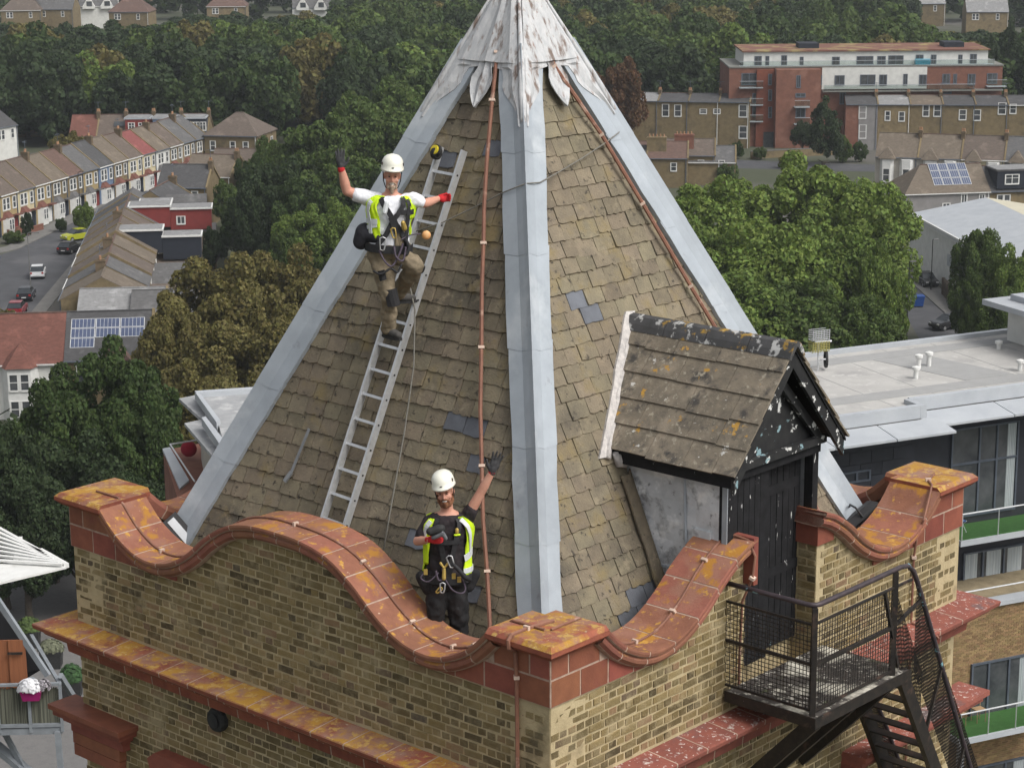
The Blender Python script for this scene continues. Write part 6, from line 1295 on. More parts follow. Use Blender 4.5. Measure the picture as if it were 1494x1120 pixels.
bz = -14.3; Q_ = [at_z(x, y, bz) for x, y in ((238,655),(290,645),(312,690),(330,740),(262,735))]; mb = MB(); n = len(Q_); mb.add([(p.x,p.y,bz-.05) for p in Q_]+[(p.x,p.y,GZ) for p in Q_],[tuple(range(n)),tuple(range(2*n-1,n-1,-1))]+[(i,i+n,(i+1)%n+n,(i+1)%n) for i in range(n)]); mb.build('balcony_wall', m_redbrick, fl2)
poly_at([(237,654),(248,652),(276,700),(262,712)], bz+.03, .12, m_zinc, 'balcony_coping'); poly_at([(252,700),(262,697),(292,735),(280,745)], bz-1.0, .1, m_render['white'], 'balcony_panel')
mb = MB(); mb.tube([at_z(248,648,bz+.7),at_z(292,641,bz+.7)], .03, 6); mb.build('handrail', m_alu, fl2); mb = MB(); mb.tube([at_z(248,648,bz+.7),at_z(284,702,bz+.7)], .03, 6); mb.build('handrail', m_alu, fl2)
sp = at_z(276,668,bz); mb = MB(); ell(mb, sp+Vector((0,0,.35)), .3,.25,.3); tag(mb.build('bean_bag', mat('crimson_fabric', (.28,.02,.035), rough=.9), None, smooth=True), 'crimson cushion seat on the red brick balcony behind the spire', 'bean bag')
# ================================================================== BALCONY AND PERGOLA (lower left)
YB = 32.0
BP = lambda x, y, dy=0.0: at_y(x, y, YB+dy)
bal = tag(empty('balcony_building', (BP(-60,1120).x, YB+2, GZ)), 'grey steel balcony with reed-lined railing, timber screen and propping struts', 'balcony')
m_galv = mat('galvanised_steel', (.23,.25,.27), (.17,.185,.20), scale=3, rough=.5)
m_reed = mat('reed_screen', (.15,.15,.115), (.07,.075,.06), scale=8, rough=.9, rnd=.5, stretch=(9,9,.15))
m_timber = mat('orange_timber', (.26,.10,.045), (.20,.075,.035), scale=4, rough=.8, stretch=(6,6,.3))
def flatq(pts, th, mt, name, par, **kw):
    P_ = [Vector(p) for p in pts]; mb = MB(); n = len(P_); nn = (P_[1]-P_[0]).cross(P_[2]-P_[0]).normalized()*th; mb.add([tuple(p) for p in P_]+[tuple(p+nn) for p in P_],[tuple(range(n)),tuple(range(2*n-1,n-1,-1))]+[(i,i+n,(i+1)%n+n,(i+1)%n) for i in range(n)]); return mb.build(name, mt, par, **kw)
# deck: corner at (90,1062); front edge to the left, side edge going back to (60,940)
c0, cL, cB = BP(91,1061), BP(-90,1107), BP(88,1061,0)+Vector((-1.2,3.4,0))
dz = cL.z; cL.z = c0.z; 
flatq([c0, cL, cL+Vector((-1.2,3.4,0)), cB], .16, m_galv, 'deck', bal)
rh = Vector((0,0,1.15)); 
for k in range(5):
    p = c0.lerp(cL, k/4); mb = MB(); mb.bar(p-Vector((0,0,.1)), p+rh, .07,.07); mb.build('rail_post', m_galv, bal)
mb = MB(); mb.bar(c0+rh, cL+rh, .09,.06); mb.build('top_rail', m_galv, bal); mb = MB(); mb.bar(c0+rh, cB+rh, .09,.06); mb.build('top_rail', m_galv, bal); mb = MB(); mb.bar(c0+Vector((0,0,.08)), cL+Vector((0,0,.08)), .06,.08); mb.build('bottom_rail', m_galv, bal)
mb = MB(); 
for k in range(150):
    p = (c0+Vector((-.03,.05,.12))).lerp(cL+Vector((0,.05,.12)), k/150); mb.tube([p, p+Vector((random.uniform(-.01,.01),0,.93+random.uniform(-.05,.02)))], .016, 5)
mb.build('reed_screen', m_reed, bal, kind='stuff', fix=False)
for k in range(5):
    p = BP(24,933,.35)+Vector((-.42*k,0.05*k,0)); mb = MB(); mb.box(p.x-.205,p.x+.205,p.y-.02,p.y+.02,c0.z+.02,p.z-.02*k); mb.build('screen_board', m_timber, bal, fix=False)
mb = MB(); mb.box(BP(22,950,.3).x-.18,BP(22,950,.3).x+.18,BP(22,950,.3).y-.05,BP(22,950,.3).y-.02,BP(22,952,.3).z-.03,BP(22,952,.3).z+.03); mb.build('screen_bolt', m_iron, bal, fix=False)
# raking steel and lower stair
for (a, b, w_) in (((-10,865,.6),(70,985,.2),.10),((88,985,.1),(122,1040,1.6),.10),((-15,1000+80,.9),(70,1150,.3),.3),((84,1066,-.02),(92,1160,-.02),.12),((2,1060,.8),(40,1130,.5),.08)):
    mb = MB(); mb.bar(BP(*a), BP(*b), w_, .14); mb.build('steel_brace', m_galv, bal)
fb = BP(28,905,.8); flatq([BP(-40,865,2.6),BP(-5,885,2.0),BP(62,975,1.0),BP(20,1000,1.9),BP(-40,1000,2.3)], .05, mat('dark_netting', (.035,.035,.038), rough=.9), 'dark_awning', bal)
# flower box hung on the rail
fp = c0.lerp(cL, .22)+Vector((0,-.14,1.05)); fbx = tag(empty('flower_box', fp), 'magenta rail planter full of white flowers on the reed-lined balcony', 'planter')
mb = MB(); mb.loft([[(fp.x-.20,fp.y-.10,fp.z-.24),(fp.x+.20,fp.y-.10,fp.z-.24),(fp.x+.20,fp.y+.10,fp.z-.24),(fp.x-.20,fp.y+.10,fp.z-.24)],[(fp.x-.26,fp.y-.14,fp.z+.03),(fp.x+.26,fp.y-.14,fp.z+.03),(fp.x+.26,fp.y+.14,fp.z+.03),(fp.x-.26,fp.y+.14,fp.z+.03)]]); mb.build('trough', mat('magenta_plastic', (.30,.015,.13), rough=.5), fbx)
def petals(c, rx, ry, rz, n, s, mt, name, par):
    mb = MB()
    for _ in range(n):
        d = Vector((random.gauss(0,1),random.gauss(0,1),abs(random.gauss(0,1)))).normalized(); p = Vector(c)+Vector((d.x*rx,d.y*ry,d.z*rz))*random.uniform(.7,1); a = d.cross(Vector((random.random(),random.random(),random.random()))).normalized()*s*random.uniform(.6,1.3); b = d.cross(a).normalized()*s*random.uniform(.6,1.3)
        mb.add([tuple(p-a-b),tuple(p+a-b),tuple(p+a+b),tuple(p-a+b)],[(0,1,2,3)])
    mb.build(name, mt, par, fix=False, kind='stuff')
m_petal = mat('white_petals', (.72,.72,.74), (.6,.6,.62), scale=20, rough=.8, rnd=.1); m_leaf0 = mat('pot_leaves', (.05,.10,.03), (.03,.06,.02), scale=6, rough=.7, rnd=.3)
petals(fp+Vector((-.02,-.02,.02)), .34,.20,.30, 420, .035, m_petal, 'flowers', fbx); petals(fp+Vector((.30,.02,.05)), .20,.16,.24, 150, .035, mat('dark_flowers', (.06,.045,.06), (.4,.38,.4), scale=30, rough=.8, rnd=.3), 'flowers', fbx)
for (x, y, s, hh, tub, lab, lv) in ((44,942,1.0,.75,1,'square black planter with bushy green plant on the yard',(.08,.12,.035)),(76,972,1.0,.6,1,'dark planter with grey-green lavender bush on the yard',(.16,.17,.11)),(106,1014,.9,1.0,1,'dark planter with tall green plant beside the tower wall',(.04,.09,.03)),(88,806,1.5,1.3,0,'yellow-green shrub at the edge of the yard beyond the white slatted canopy',(.16,.19,.04))):
    p = at_z(x, y, GZ); pn = tag(empty('planter' if tub else 'garden_shrub', p), lab, 'planter' if tub else 'shrub'); hb_ = 1.15*s if tub else .0
    if tub: mb = MB(); mb.loft([[(p.x-.6*s,p.y-.5*s,p.z+.01),(p.x+.6*s,p.y-.5*s,p.z+.01),(p.x+.6*s,p.y+.5*s,p.z+.01),(p.x-.6*s,p.y+.5*s,p.z+.01)],[(p.x-.68*s,p.y-.55*s,p.z+hb_),(p.x+.68*s,p.y-.55*s,p.z+hb_),(p.x+.68*s,p.y+.55*s,p.z+hb_),(p.x-.68*s,p.y+.55*s,p.z+hb_)]]); mb.build('tub', m_rubber, pn)
    petals(p+Vector((0,0,hb_)), .9*s,.7*s,hh*s*1.2, 900, .07, mat('shrub_%d' % int(x), lv, tuple(c*.6 for c in lv), scale=5, rough=.8, rnd=.35), 'foliage', pn)
# white slatted canopy
cz = BP(97,822,3.0).z; CZ = lambda x, y, dz=0.0: at_z(x, y, cz+dz)
pg = tag(empty('slatted_canopy', CZ(20,820)), 'white slatted steel canopy with broad solid edge, cantilevered over the yard', 'canopy')
flatq([CZ(97,826),CZ(-80,868),CZ(-80,826),CZ(62,818)], .06, m_wwin, 'edge_panel', pg)
for k in range(8):
    x1, y1_ = 61+4.2*k, 804.5+2.6*k; y0_ = 771+6.6*k; sl_ = (y1_-y0_)/x1; mb = MB(); mb.bar(CZ(x1,y1_,.08), CZ(-60,y0_-60*sl_,.08), .10,.05); mb.build('slat', m_wwin, pg)
mb = MB(); mb.bar(CZ(97,825,.0), CZ(58,803,.0), .14,.12); mb.build('end_beam', m_wwin, pg); mb = MB(); mb.bar(CZ(30,785,-.05), CZ(20,830,-.05), .1,.1); mb.build('cross_beam', m_wwin, pg)
# ================================================================== TREES
def leaf_mesh(name, seed, rx, rz, nblob, nleaf, leaf, up_bias=.15, shape='round'):
    rg = np.random.default_rng(seed); C = []; Rb = []
    while len(C) < nblob:
        p = rg.normal(size=3); p /= np.linalg.norm(p); r_ = rg.uniform(.25,.86)**.6; q = p*r_
        if q[2] < -.75: continue
        w_ = 1.0 if shape == 'round' else max(.2, 1.25-1.0*(q[2]+1)/2)
        C.append((q[0]*rx*w_, q[1]*rx*w_, (q[2]*.5+.5)*rz)); Rb.append(rg.uniform(*((.10,.23) if nblob > 80 else (.15,.29)))*rx*(1 if shape == 'round' else .8))
    C = np.array(C); Rb = np.array(Rb); k = rg.integers(0, nblob, nleaf*2); d = rg.normal(size=(nleaf*2,3)); d[:,2] += up_bias; d /= np.linalg.norm(d,axis=1)[:,None]
    P = C[k]+d*(Rb[k]*rg.uniform(.72,1.06,nleaf*2))[:,None]; P[:,2] = np.maximum(P[:,2], .02*rz)
    inside = np.zeros(len(P), bool)
    for i in range(nblob): inside |= (np.linalg.norm(P-C[i],axis=1) < Rb[i]*.66)
    idx = np.where(~inside)[0][:nleaf]; P = P[idx]; d = d[idx]; n = len(P)
    nn = d+rg.normal(size=(n,3))*.75; nn /= np.linalg.norm(nn,axis=1)[:,None]; a = np.cross(nn, rg.normal(size=(n,3))); a /= np.linalg.norm(a,axis=1)[:,None]; b = np.cross(nn, a)
    s = leaf*rg.uniform(.55,1.35,n)[:,None]; V_ = np.stack([P-a*s*.5, P+b*s*.36+nn*s*.10, P+a*s*.5, P-b*s*.36+nn*s*.10],1).reshape(-1,3)
    me = bpy.data.meshes.new(name); me.vertices.add(4*n); me.vertices.foreach_set('co', V_.ravel().astype(np.float32)); me.loops.add(4*n); me.loops.foreach_set('vertex_index', np.arange(4*n,dtype=np.int32)); me.polygons.add(n); me.polygons.foreach_set('loop_start', (np.arange(n)*4).astype(np.int32)); me.polygons.foreach_set('loop_total', np.full(n,4,np.int32)); me.update(); me.validate(); me.materials.append(None)
    # boughs inside the crown
    return me, C, Rb
m_bark = mat('bark', (.09,.075,.06), (.06,.05,.04), scale=4, rough=1)
LEAF = {k: mat('leaves_'+k, c, tuple(x*.72 for x in c), scale=.35, rough=.7, rnd=.30, hrnd=.016, transl=.34, contrast=(.38,.62), spec=.25) for k, c in dict(dark=(.056,.090,.024), mid=(.088,.132,.032), light=(.142,.205,.044), olive=(.165,.145,.047), brown=(.14,.075,.036), deep=(.044,.068,.026), bright=(.175,.245,.052), blue=(.048,.074,.030)).items()}
def trunk_mesh(name, C, rx, rz, h0):
    mb = MB(); mb.tube([(0,0,-h0),(0.1,0,-h0*.5),(0,.1,rz*.15),(0.05,0,rz*.45)], [rx*.085,rx*.065,rx*.05,rx*.02], 8); rr = random.Random(3)
    for c in C[:14]: mb.tube([(0,0,rr.uniform(-h0*.2,rz*.2)),(c[0]*.45,c[1]*.45,c[2]*.45+rz*.05),(c[0]*.9,c[1]*.9,c[2]*.92)], [rx*.035,rx*.02,rx*.006], 5)
    return mb.mesh(name, m_bark)
CROWNS = {}
for kname, (cnt, nb, nl, lf, shp, rz) in dict(fine=(3,110,38000,.36,'round',11.0), mid=(3,90,18000,.48,'round',10.5), far=(5,60,8000,.68,'round',10.0), cone=(1,90,12000,.45,'cone',13.0)).items():
    CROWNS[kname] = []
    for i in range(cnt):
        me, C, Rb = leaf_mesh('crown', 100+i*7+len(kname)*31, 6.0, rz, nb, nl, lf, shape=shp); CROWNS[kname].append((me, trunk_mesh('trunk', C, 6.0, rz, 3.0), rz))
TREE_N = [0]
def tree(p, h, w, kind, leaf, label, group=None, name='tree', clear=.16):
    """p: foot on the ground, h: height, w: crown width"""
    me, tr, rz = random.choice(CROWNS[kind]); sz = h*(1-clear)/rz; sx = w/12.0; lift = h*clear
    e_ = bpy.data.objects.new(name, None); e_.location = p; e_.rotation_euler = (0,0,random.uniform(0,6.28)); COL.objects.link(e_); tag(e_, label, 'tree', group)
    c = bpy.data.objects.new('crown', me); c.parent = e_; c.location = (0,0,lift); c.scale = (sx,sx*random.uniform(.92,1.08),sz); COL.objects.link(c); c.material_slots[0].link = 'OBJECT'; c.material_slots[0].material = LEAF[leaf]
    t = bpy.data.objects.new('trunk', tr); t.parent = e_; t.location = (0,0,lift); t.scale = (sx,sx,lift/3.0 if lift > 0 else sz); COL.objects.link(t); TREE_N[0] += 1
    return e_
def tree_px(x, ytop, h, wpx, kind, leaf, label, group=None, name='tree'):
    p = at_z(x, ytop, GZ+h); d = (p-Vector(CAM)).dot(fwd); return tree((p.x,p.y,GZ), h, wpx*d/F_PX, kind, leaf, label, group, name, .02 if kind == 'cone' or name == 'garden_bush' else .16)
# big trees by the yard
G1 = 'dark trees beyond the yard'
LBL = {}
def lab_of(base, extra, i): return base+(', '+extra[i] if i < len(extra) and extra[i] else '')
for i, q in enumerate(((150,497,15.5,215,'dark'),(62,560,14.5,185,'dark'),(-10,600,14,190,'deep'),(205,585,13,150,'dark'),(110,640,12,200,'deep'),(30,690,10.5,170,'deep'),(190,690,10.5,170,'deep'),(250,700,9.5,120,'deep'))): tree_px(*q[:4], 'fine', q[4], lab_of('dark green tree by the yard', ['tallest, just below the solar panels','in front of the white bay','below the white bay, at the clump end','next to the olive brown trees','in the middle of the clump','beside the slatted canopy','behind the parapet corner cap','beside the red brick balcony'], i), G1)
for i, q in enumerate(((318,378,16.5,225,'olive'),(415,366,15.5,190,'olive'),(262,452,13.5,140,'olive'),(335,470,13,210,'olive'),(430,455,13.5,180,'olive'),(290,545,11.5,180,'olive'))): tree_px(*q[:4], 'fine', q[4], lab_of('olive brown tree turning for autumn', ['tallest, behind the navy loft','just below the light green trees','beside the solar panels','in the heart of its clump','against the lead hip','lowest, above the zinc roofed block'], i), 'olive brown trees behind the spire')
for q in ((448,300,10.5,110,'light'),(495,292,11,90,'light')): tree_px(*q[:4], 'fine', q[4], 'fresh light green tree above the olive brown trees', 'light green trees below the climber')
for i, q in enumerate(((402,232,14,120,'deep'),(372,262,12,90,'deep'),(440,262,12.5,110,'dark'),(500,215,14,150,'mid'),(545,240,13,140,'dark'),(470,165,15,140,'mid'),(530,135,16.5,150,'mid'),(585,112,16,140,'mid'),(620,105,16,130,'dark'))): tree_px(*q[:4], 'mid', q[4], lab_of('rounded green tree in the belt', ['dark, nearest the hipped corner house','dark and low, by the back gardens','behind the light green trees','behind the raised glove','behind the climber helmet','tall, next to the wood','tall, half way up the lead hip','against the upper lead hip','dark, just below the lead crown'], i), 'tree belt behind the climber')
for i, q in enumerate(((1055,258,17.5,225,'bright'),(1155,226,18.5,240,'bright'),(1245,258,17,200,'bright'),(1000,320,15.5,180,'light'),(1110,320,16,240,'bright'),(1205,325,15,220,'light'),(1282,350,14,105,'light'),(1060,395,13.5,240,'light'),(1180,405,12.5,250,'mid'),(1252,430,11.5,150,'mid'),(1010,425,12,160,'mid'))): tree_px(*q[:4], 'fine', q[4], lab_of('bright green tree of the big clump', ['tall, below the low back additions','tallest, below the flats car park','tall, beside the warehouse','against the upper lead hip','in the heart of the clump','beside the tall black lamp post','small, at the lane corner','above the dormer ridge','above the far end of the flat roof','low, behind the wheel stand','low, against the lead hip beside the dormer'], i), 'green clump right of the spire')
for q in ((1432,332,12.5,95,'mid'),(1482,358,11.5,100,'light'),(1418,392,9,62,'mid'),(1462,420,9,90,'mid')): tree_px(*q[:4], 'fine', q[4], 'leafy green tree beside the lane in front of the white warehouse', 'trees beside the lane')
tree_px(1204,138,11.5,74,'cone','deep','dense dark conifer standing before the red brick flats'); tree_px(1172,176,5.5,40,'mid','deep','low dark bush beside the flats entrance'); tree_px(905,84,16,90,'mid','brown','russet brown tree rising behind the tall brick terrace')
tree_px(905,172,7,36,'mid','olive','small olive tree against the tall brick terrace left of the flats'); tree_px(100,192,6.5,60,'mid','olive','scrubby bush beside the dull red roof at the wood edge'); tree_px(1475,22,20,70,'cone','deep','very dark tall conifer at the right end of the wood'); tree_px(1448,48,17,60,'cone','deep','dark conifer beside the tallest one at the right end of the wood')
for q in ((345,300,7,60,'dark'),(380,315,8,70,'deep'),(330,262,7,50,'mid'),(392,200,11,80,'mid'),(365,225,9,60,'dark'),(310,330,6,45,'deep'),(420,330,8.5,70,'mid'),(295,318,4.5,30,'mid')): tree_px(*q[:4], 'mid', q[4], 'small garden tree behind the near terrace', 'garden trees behind the near terrace')
for i, (x, y, h_, w_, lf) in enumerate(((1075,214,3.0,26,'dark'),(1110,222,2.2,22,'mid'),(1230,206,4.5,30,'mid'),(1255,214,3.5,26,'dark'),(1150,232,2.4,30,'olive'),(940,232,4.5,34,'dark'),(1062,240,4,36,'mid'),(890,240,5,40,'mid'))): tree_px(x, y-8, h_, w_, 'mid', lf, 'garden bush between the tall brick terraces and the green clump', 'bushes below the flats', 'garden_bush')
# garden bushes and hedges along the street
for q in ((38,309,3.4,20,'deep','dark clipped round bush in front of a stock brick house'),(20,336,1.8,34,'mid','low green hedge in front of the street terrace'),(122,295,4.2,32,'light','bright leafy shrub in a front garden by the lamp post'),(6,448,5,40,'olive','scrubby roadside tree at the near end of the street'),(88,318,2.0,20,'dark','small garden shrub behind the yellow car')): tree_px(*q[:4], 'mid', q[4], q[5], None, 'garden_bush')
# the wood: rows of crowns from the terraces back to the far houses
random.seed(21)
wood = []
yy = 364.0; row = 0
while yy < 600:
    half_w = yy*.27; x = -half_w-4+(7 if row % 2 else 0)
    while x < half_w+14+yy*.03:
        wood.append((x+random.uniform(-3,3)+yy*.035, yy+random.uniform(-4,4))); x += 13.2
    yy += 12.5+ (yy-364)*.035; row += 1
nw = 0
for (x, y) in wood:
    u_, v_ = px_of((x,y,GZ+12))
    if u_ < -60 or u_ > 1560: continue
    if y < 384 and (47 < x < 110): continue                     # the flats
    if y < 372 and x > 20: continue
    if y < 352+8 and x < -30: continue
    left_side = u_ < 480
    h = random.uniform(13.5,17.5)
    cap = 16 if (u_ < 250) else 6 if u_ < 500 else -25
    if u_ > 1330: cap = 42
    # keep the crown line below the far roofs
    hmax = 50.2 - (cap+217+random.uniform(0,26))/F_PX*(y+17)*1.0; h = min(h, hmax)
    if h < 6: continue
    if 640 < u_ < 860 and v_ > 120: continue
    lf = random.choices(['dark','mid','deep','olive','light','blue'], [4,4,3,1.1,1.0,1.2])[0]
    if left_side and u_ < 120 and y < 400: lf = random.choice(['deep','blue'])
    tree((x,y,GZ), h, random.uniform(13.5,18), 'far', lf, {'dark':'dark green crown among the trees of the wood','mid':'mid green crown among the trees of the wood','deep':'blackish green crown among the trees of the wood','olive':'olive tinged crown among the trees of the wood','light':'light green crown among the trees of the wood','blue':'bluish dark green crown among the trees of the wood'}[lf], 'trees of the wood', clear=.06); nw += 1
print('wood trees', nw, 'all', TREE_N[0])
tree_px(461,28,9,18,'mid','brown','small reddish tree at the far edge of the wood'); tree_px(192,150,6,14,'mid','brown','small red-leaved tree behind the roof ridge at the wood edge')
# the far belt beyond the last roofs: a mass nobody could count
fm = [leaf_mesh('c', 900+i, 6.0, 9.5, 26, 900, 1.5)[0] for i in range(3)]; rgf = np.random.default_rng(77); VS = []
cos_ = [np.array([v.co[:] for v in f.vertices]) for f in fm]
yy = 600.0
while yy < 1500:
    x = -yy*.30
    while x < yy*.36:
        h_ = min(rgf.uniform(9,15), 50.2-((20 if px_of((x,yy,GZ+10))[0] < 500 and yy < 640 else -60)+217)/F_PX*yy if yy < 640 else 99)
        if h_ > 5 and not (yy < 640 and rgf.random() < .35):
            c = cos_[rgf.integers(3)]; w_ = rgf.uniform(1.1,1.7); a = rgf.uniform(0,6.28); q = c.copy(); q[:,0], q[:,1] = (c[:,0]*math.cos(a)-c[:,1]*math.sin(a))*w_, (c[:,0]*math.sin(a)+c[:,1]*math.cos(a))*w_; q[:,2] *= h_/9.5; q += np.array([x+rgf.uniform(-4,4), yy+rgf.uniform(-6,6), GZ]); VS.append(q)
        x += 16+yy*.008
    yy += 26+(yy-600)*.09
VS = np.concatenate(VS); n = len(VS)//4; me = bpy.data.meshes.new('far_wood'); me.vertices.add(4*n); me.vertices.foreach_set('co', VS.ravel().astype(np.float32)); me.loops.add(4*n); me.loops.foreach_set('vertex_index', np.arange(4*n,dtype=np.int32)); me.polygons.add(n); me.polygons.foreach_set('loop_start', (np.arange(n)*4).astype(np.int32)); me.polygons.foreach_set('loop_total', np.full(n,4,np.int32)); me.update(); me.materials.append(LEAF['dark'])
fw = link(bpy.data.objects.new('far_wood', me)); tag(fw, 'far-off belt of trees beyond the last roofs', 'wood', None, 'stuff'); print('far quads', n)
# undergrowth carpet below the clumps
und = MB(); rr = random.Random(5)
for (x0,x1,y0_,y1_) in ((-46,-8,150,170),(-22,0,175,215),(22,48,190,225)):
    for _ in range(900):
        p = Vector((rr.uniform(x0,x1), rr.uniform(y0_,y1_), GZ+rr.uniform(.2,2.2))); a = Vector((rr.gauss(0,1),rr.gauss(0,1),rr.gauss(0,.5))).normalized()*rr.uniform(.3,.8); b = a.cross(Vector((rr.random(),rr.random(),1))).normalized()*rr.uniform(.3,.7)
        und.add([tuple(p-a-b),tuple(p+a-b),tuple(p+a+b),tuple(p-a+b)],[(0,1,2,3)])
uo = und.build('undergrowth', LEAF['deep'], None, fix=False); tag(uo, 'low tangled undergrowth beneath the tree clumps', 'undergrowth', None, 'stuff')
# ================================================================== CARS, LAMP POSTS, SMALL STREET THINGS
m_tyre = mat('car_tyre', (.015,.015,.015), rough=.9); m_cglass = mat('car_glass', (.03,.035,.04), rough=.08, spec=.6); m_hub = mat('hub_caps', (.4,.4,.41), rough=.4, metal=.5)
m_tail = mat('tail_lamp', (.35,.01,.01), rough=.3); m_headl = mat('head_lamp', (.7,.7,.68), rough=.2)
def car(p, rz, col, label, L=4.1, Wd=1.75, H=1.5):
    M = place(p, rz); T = thing('parked_car', M, label, 'car', 'cars parked along the street'); paint = mat('paint_'+label[:12].replace(' ','_'), col, tuple(c*.9 for c in col), scale=1, rough=.25, spec=.6)
    pr = [(0,.42),(.02,.75),(.18,.88),(.9,.97),(1.0,1.0),(3.1,1.02),(3.85,.98),(4.05,.9),(4.1,.45),(3.9,.28),(.2,.28)]; pr = [(x*L/4.1, z) for x, z in pr]; w2 = Wd/2
    rings = [[(x,s_*k,z if abs(s_) < w2*.99 else z*.985) for x, z in pr] for s_, k in ((-w2*.96,1),(-w2,1),(0,1),(w2,1),(w2*.96,1))]
    mb = MB(M); mb.loft([[(x,yv,.30+(z-.30)*(.94 if abs(yv) > w2*.95 else 1)) for x, z in pr] for yv in (-w2,-w2*.9,0,w2*.9,w2)]); mb.build('body', paint, T)
    cb = [(1.0,1.0),(1.75,H-.03),(2.2,H),(3.3,H-.03),(3.98,1.0)]; cb = [(x*L/4.1, z) for x, z in cb]
    mb = MB(M); mb.loft([[(x,yv*(1 if z < 1.05 else .82),z) for x, z in cb] for yv in (-w2*.93,0,w2*.93)]); mb.build('glasshouse', m_cglass, T)
    mb = MB(M); mb.loft([[(x,yv,z) for x, z in ((1.85*L/4.1,H-.02),(3.2*L/4.1,H-.015),(3.2*L/4.1,H+.025),(1.85*L/4.1,H+.025))] for yv in (-w2*.76,w2*.76)]); mb.build('roof_panel', paint, T)
    for x in (.8*L/4.1, 3.3*L/4.1):
        for s_ in (-1,1):
            mb = MB(); mb.lathe([(.01,-.1),(.30,-.1),(.32,-.06),(.32,.06),(.30,.1),(.01,.1)], 14, M @ Matrix.Translation((x,s_*(w2-.08),.32)) @ Matrix.Rotation(R(90),4,'X')); w_o = mb.build('wheel', m_tyre, T); mb = MB(); mb.lathe([(.01,-.11),(.18,-.11),(.18,.11),(.01,.11)], 10, M @ Matrix.Translation((x,s_*(w2-.075),.32)) @ Matrix.Rotation(R(90),4,'X')); mb.build('hub', m_hub, w_o)
    for s_ in (-1,1):
        mb = MB(M); mb.box(-.02,.12,s_*w2*.72-.16,s_*w2*.72+.16,.66,.80); mb.build('headlight', m_headl, T, fix=False); mb = MB(M); mb.box(L-.12,L+.015,s_*w2*.78-.12,s_*w2*.78+.12,.72,.92); mb.build('tail_light', m_tail, T, fix=False)
    mb = MB(M); mb.box(L,L+.02,-.26,.26,.52,.63); mb.build('number_plate', m_headl, T, fix=False)
def car_px(x, y, ang, col, label, **k): p = at_z(x, y, GZ+.01); car((p.x,p.y,GZ+.012), ang, col, label, **k)
car_px(57,399,R(96)+math.pi,(.62,.63,.64),'white hatchback parked on the near side of the street'); car_px(42,431,R(92)+math.pi,(.02,.022,.028),'black hatchback parked behind the white one'); car_px(30,452,R(90)+math.pi,(.24,.02,.03),'dark red car half hidden by roadside bushes')
car_px(93,353,R(42),(.36,.38,.025),'bright yellow-green hatchback on the far side of the street'); car_px(-4,380,R(38)+math.pi,(.02,.06,.16),'dark blue car turning at the wide end of the street'); car_px(110,364,R(76)+math.pi,(.018,.018,.02),'black car half hidden behind the chimneyed near terrace')
car_px(1362,482,R(28),(.02,.02,.022),'black car in the lane below the white warehouse'); car_px(1137,213,R(70),(.05,.055,.06),'dark grey car at the entrance of the red flats'); car_px(1360,421,R(95),(.02,.02,.022),'black car farther up the lane by the warehouse')
m_post = mat('lamp_post_paint', (.02,.022,.022), rough=.6); m_gpost = mat('grey_post', (.16,.16,.155), rough=.7)
def lamp(x, ybase, h, label, mt=None, arm=.9):
    p = at_z(x, ybase, GZ); T = tag(empty('street_lamp', p), label, 'street lamp', 'street lamps'); mb = MB(); mb.tube([p,p+Vector((0,0,1.2)),p+Vector((0,0,1.25)),p+Vector((0,0,h))], [.10,.10,.06,.045], 8); mb.build('post', mt or m_post, T)
    mb = MB(); mb.tube([p+Vector((0,0,h)),p+Vector((arm*.4,-.1,h+.12)),p+Vector((arm,-.2,h+.12))], [.04,.05,.06], 6); mb.build('arm', mt or m_post, T); q = p+Vector((arm,-.2,h+.08)); mb = MB(); mb.box(q.x-.1,q.x+.5,q.y-.12,q.y+.12,q.z-.06,q.z+.08); mb.build('lantern', m_gpost, T, fix=False)
lamp(46,437,7.8,'tall dark lamp post beside the cars parked on the near side',m_gpost); lamp(118,326,7.2,'dark lamp post in front of the blue painted house'); lamp(1322,515,9.5,'tall black lamp post at the edge of the green clump',arm=.1); lamp(1358,424,6,'short black lamp post by the blue bin',arm=.1); lamp(1179,208,7.5,'thin lamp post before the red flats',m_gpost)
# blue bin, fence, hoarding in the lane
bpn = at_z(1339,447,GZ); bb = tag(empty('wheelie_bin', bpn), 'large blue bin standing at the lane corner', 'bin'); m_bin = mat('blue_bin', (.02,.07,.26), rough=.5)
mb = MB(); mb.loft([[(bpn.x-.5,bpn.y-.5,GZ+.12),(bpn.x+.5,bpn.y-.5,GZ+.12),(bpn.x+.5,bpn.y+.5,GZ+.12),(bpn.x-.5,bpn.y+.5,GZ+.12)],[(bpn.x-.62,bpn.y-.6,GZ+1.15),(bpn.x+.62,bpn.y-.6,GZ+1.15),(bpn.x+.62,bpn.y+.6,GZ+1.15),(bpn.x-.62,bpn.y+.6,GZ+1.15)]]); mb.build('bin_body', m_bin, bb); mb = MB(); mb.box(bpn.x-.66,bpn.x+.66,bpn.y-.64,bpn.y+.64,GZ+1.155,GZ+1.28); mb.build('lid', m_bin, bb, fix=False)
for sx_ in (-.4,.4): mb = MB(); mb.lathe([(.02,-.04),(.10,-.04),(.10,.04),(.02,.04)], 10, Matrix.Translation((bpn.x+sx_,bpn.y-.4,GZ+.10)) @ Matrix.Rotation(R(90),4,'Y')); mb.build('wheel', m_tyre, bb)
f0, f1 = at_z(1375,430,GZ), at_z(1440,505,GZ); fe = tag(empty('board_fence', f0), 'weathered grey board fence along the lane', 'fence'); m_fence = mat('weathered_boards', (.16,.13,.10), (.11,.09,.075), scale=3, rough=.95, rnd=.2)
n = int((f1-f0).length/.32); dfe = (f1-f0).normalized()
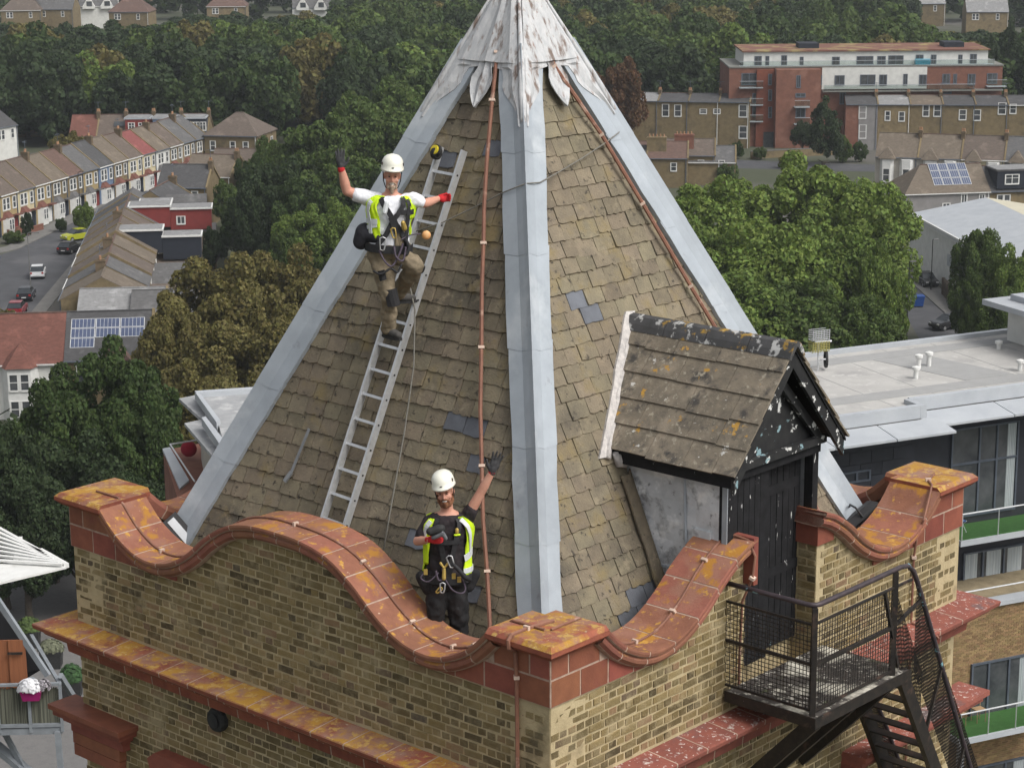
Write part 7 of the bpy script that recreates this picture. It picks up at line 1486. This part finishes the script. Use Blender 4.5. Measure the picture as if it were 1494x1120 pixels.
for k in range(min(n,120)):
    p = f0+dfe*.32*k; mb = MB(); mb.bar(p, p+Vector((0,0,2.1+random.uniform(-.05,.05))), .29,.03, dfe); mb.build('board', m_fence, fe)
# wheelie bins and garden walls in the street
for i, (x, y) in enumerate(((12,345),(40,343))):
    a = at_z(x, y, GZ); mb = MB(place(a, rz1)); mb.box(0,4.2,-.12,.12,0,.85); mb.box(0,4.2,-.16,.16,.853,.93); tag(mb.build('garden_wall', m_redbrick, None, fix=False), ('low orange brick front garden wall under the clipped hedge','low brick front garden wall behind the yellow-green car')[i], 'wall')

# ================================================================== THE AIR
hz = MB(); hz.box(-700,700,-30,2200,GZ-1,9.5); ho = hz.build('haze', None); ho['kind'] = 'stuff'; ho['label'] = 'thin grey haze over the town'
mh = bpy.data.materials.new('haze'); mh.use_nodes = True; nh = mh.node_tree.nodes; nh.clear(); pv = nh.new('ShaderNodeVolumePrincipled'); pv.inputs['Color'].default_value = (.80,.85,.90,1); pv.inputs['Density'].default_value = .00017; pv.inputs['Anisotropy'].default_value = .2; oh = nh.new('ShaderNodeOutputMaterial'); mh.node_tree.links.new(pv.outputs[0], oh.inputs['Volume']); ho.data.materials.append(mh)

# garden walls and a kerbed verge below the flats
for (x0_, y0p, x1_, y1p, lab) in ((1095,232,1215,226,'low brick wall along the road below the red flats'),(880,226,985,222,'brick garden wall behind the low back additions'),(1190,214,1240,212,'short brick wall before the red-ended terrace')):
    a, b = at_z(x0_, y0p, GZ), at_z(x1_, y1p, GZ); mb = MB(); mb.bar(a+Vector((0,0,.6)), b+Vector((0,0,.6)), .3,1.2); o_ = tag(mb.build('garden_wall', m_stock, None), lab, 'wall'); mb = MB(); mb.bar(a+Vector((0,0,1.26)), b+Vector((0,0,1.26)), .38,.1); mb.build('wall_coping', m_pave, o_)
# garden trees on the ground the spire hides from here
random.seed(33); nh_ = 0
for _ in range(400):
    if nh_ >= 70: break
    y_ = random.uniform(150,350); x_ = random.uniform(-14,44); h_ = random.uniform(8,13); u_, v_ = px_of((x_,y_,GZ+h_)); wpx = 11*F_PX/(y_+17)/2
    if abs(u_-754)+wpx < .575*(v_+30): tree((x_,y_,GZ), h_, random.uniform(9,12.5), 'far', random.choice(('dark','mid','light','olive')), 'garden tree on the ground behind the spire', 'garden trees behind the spire', clear=.1); nh_ += 1
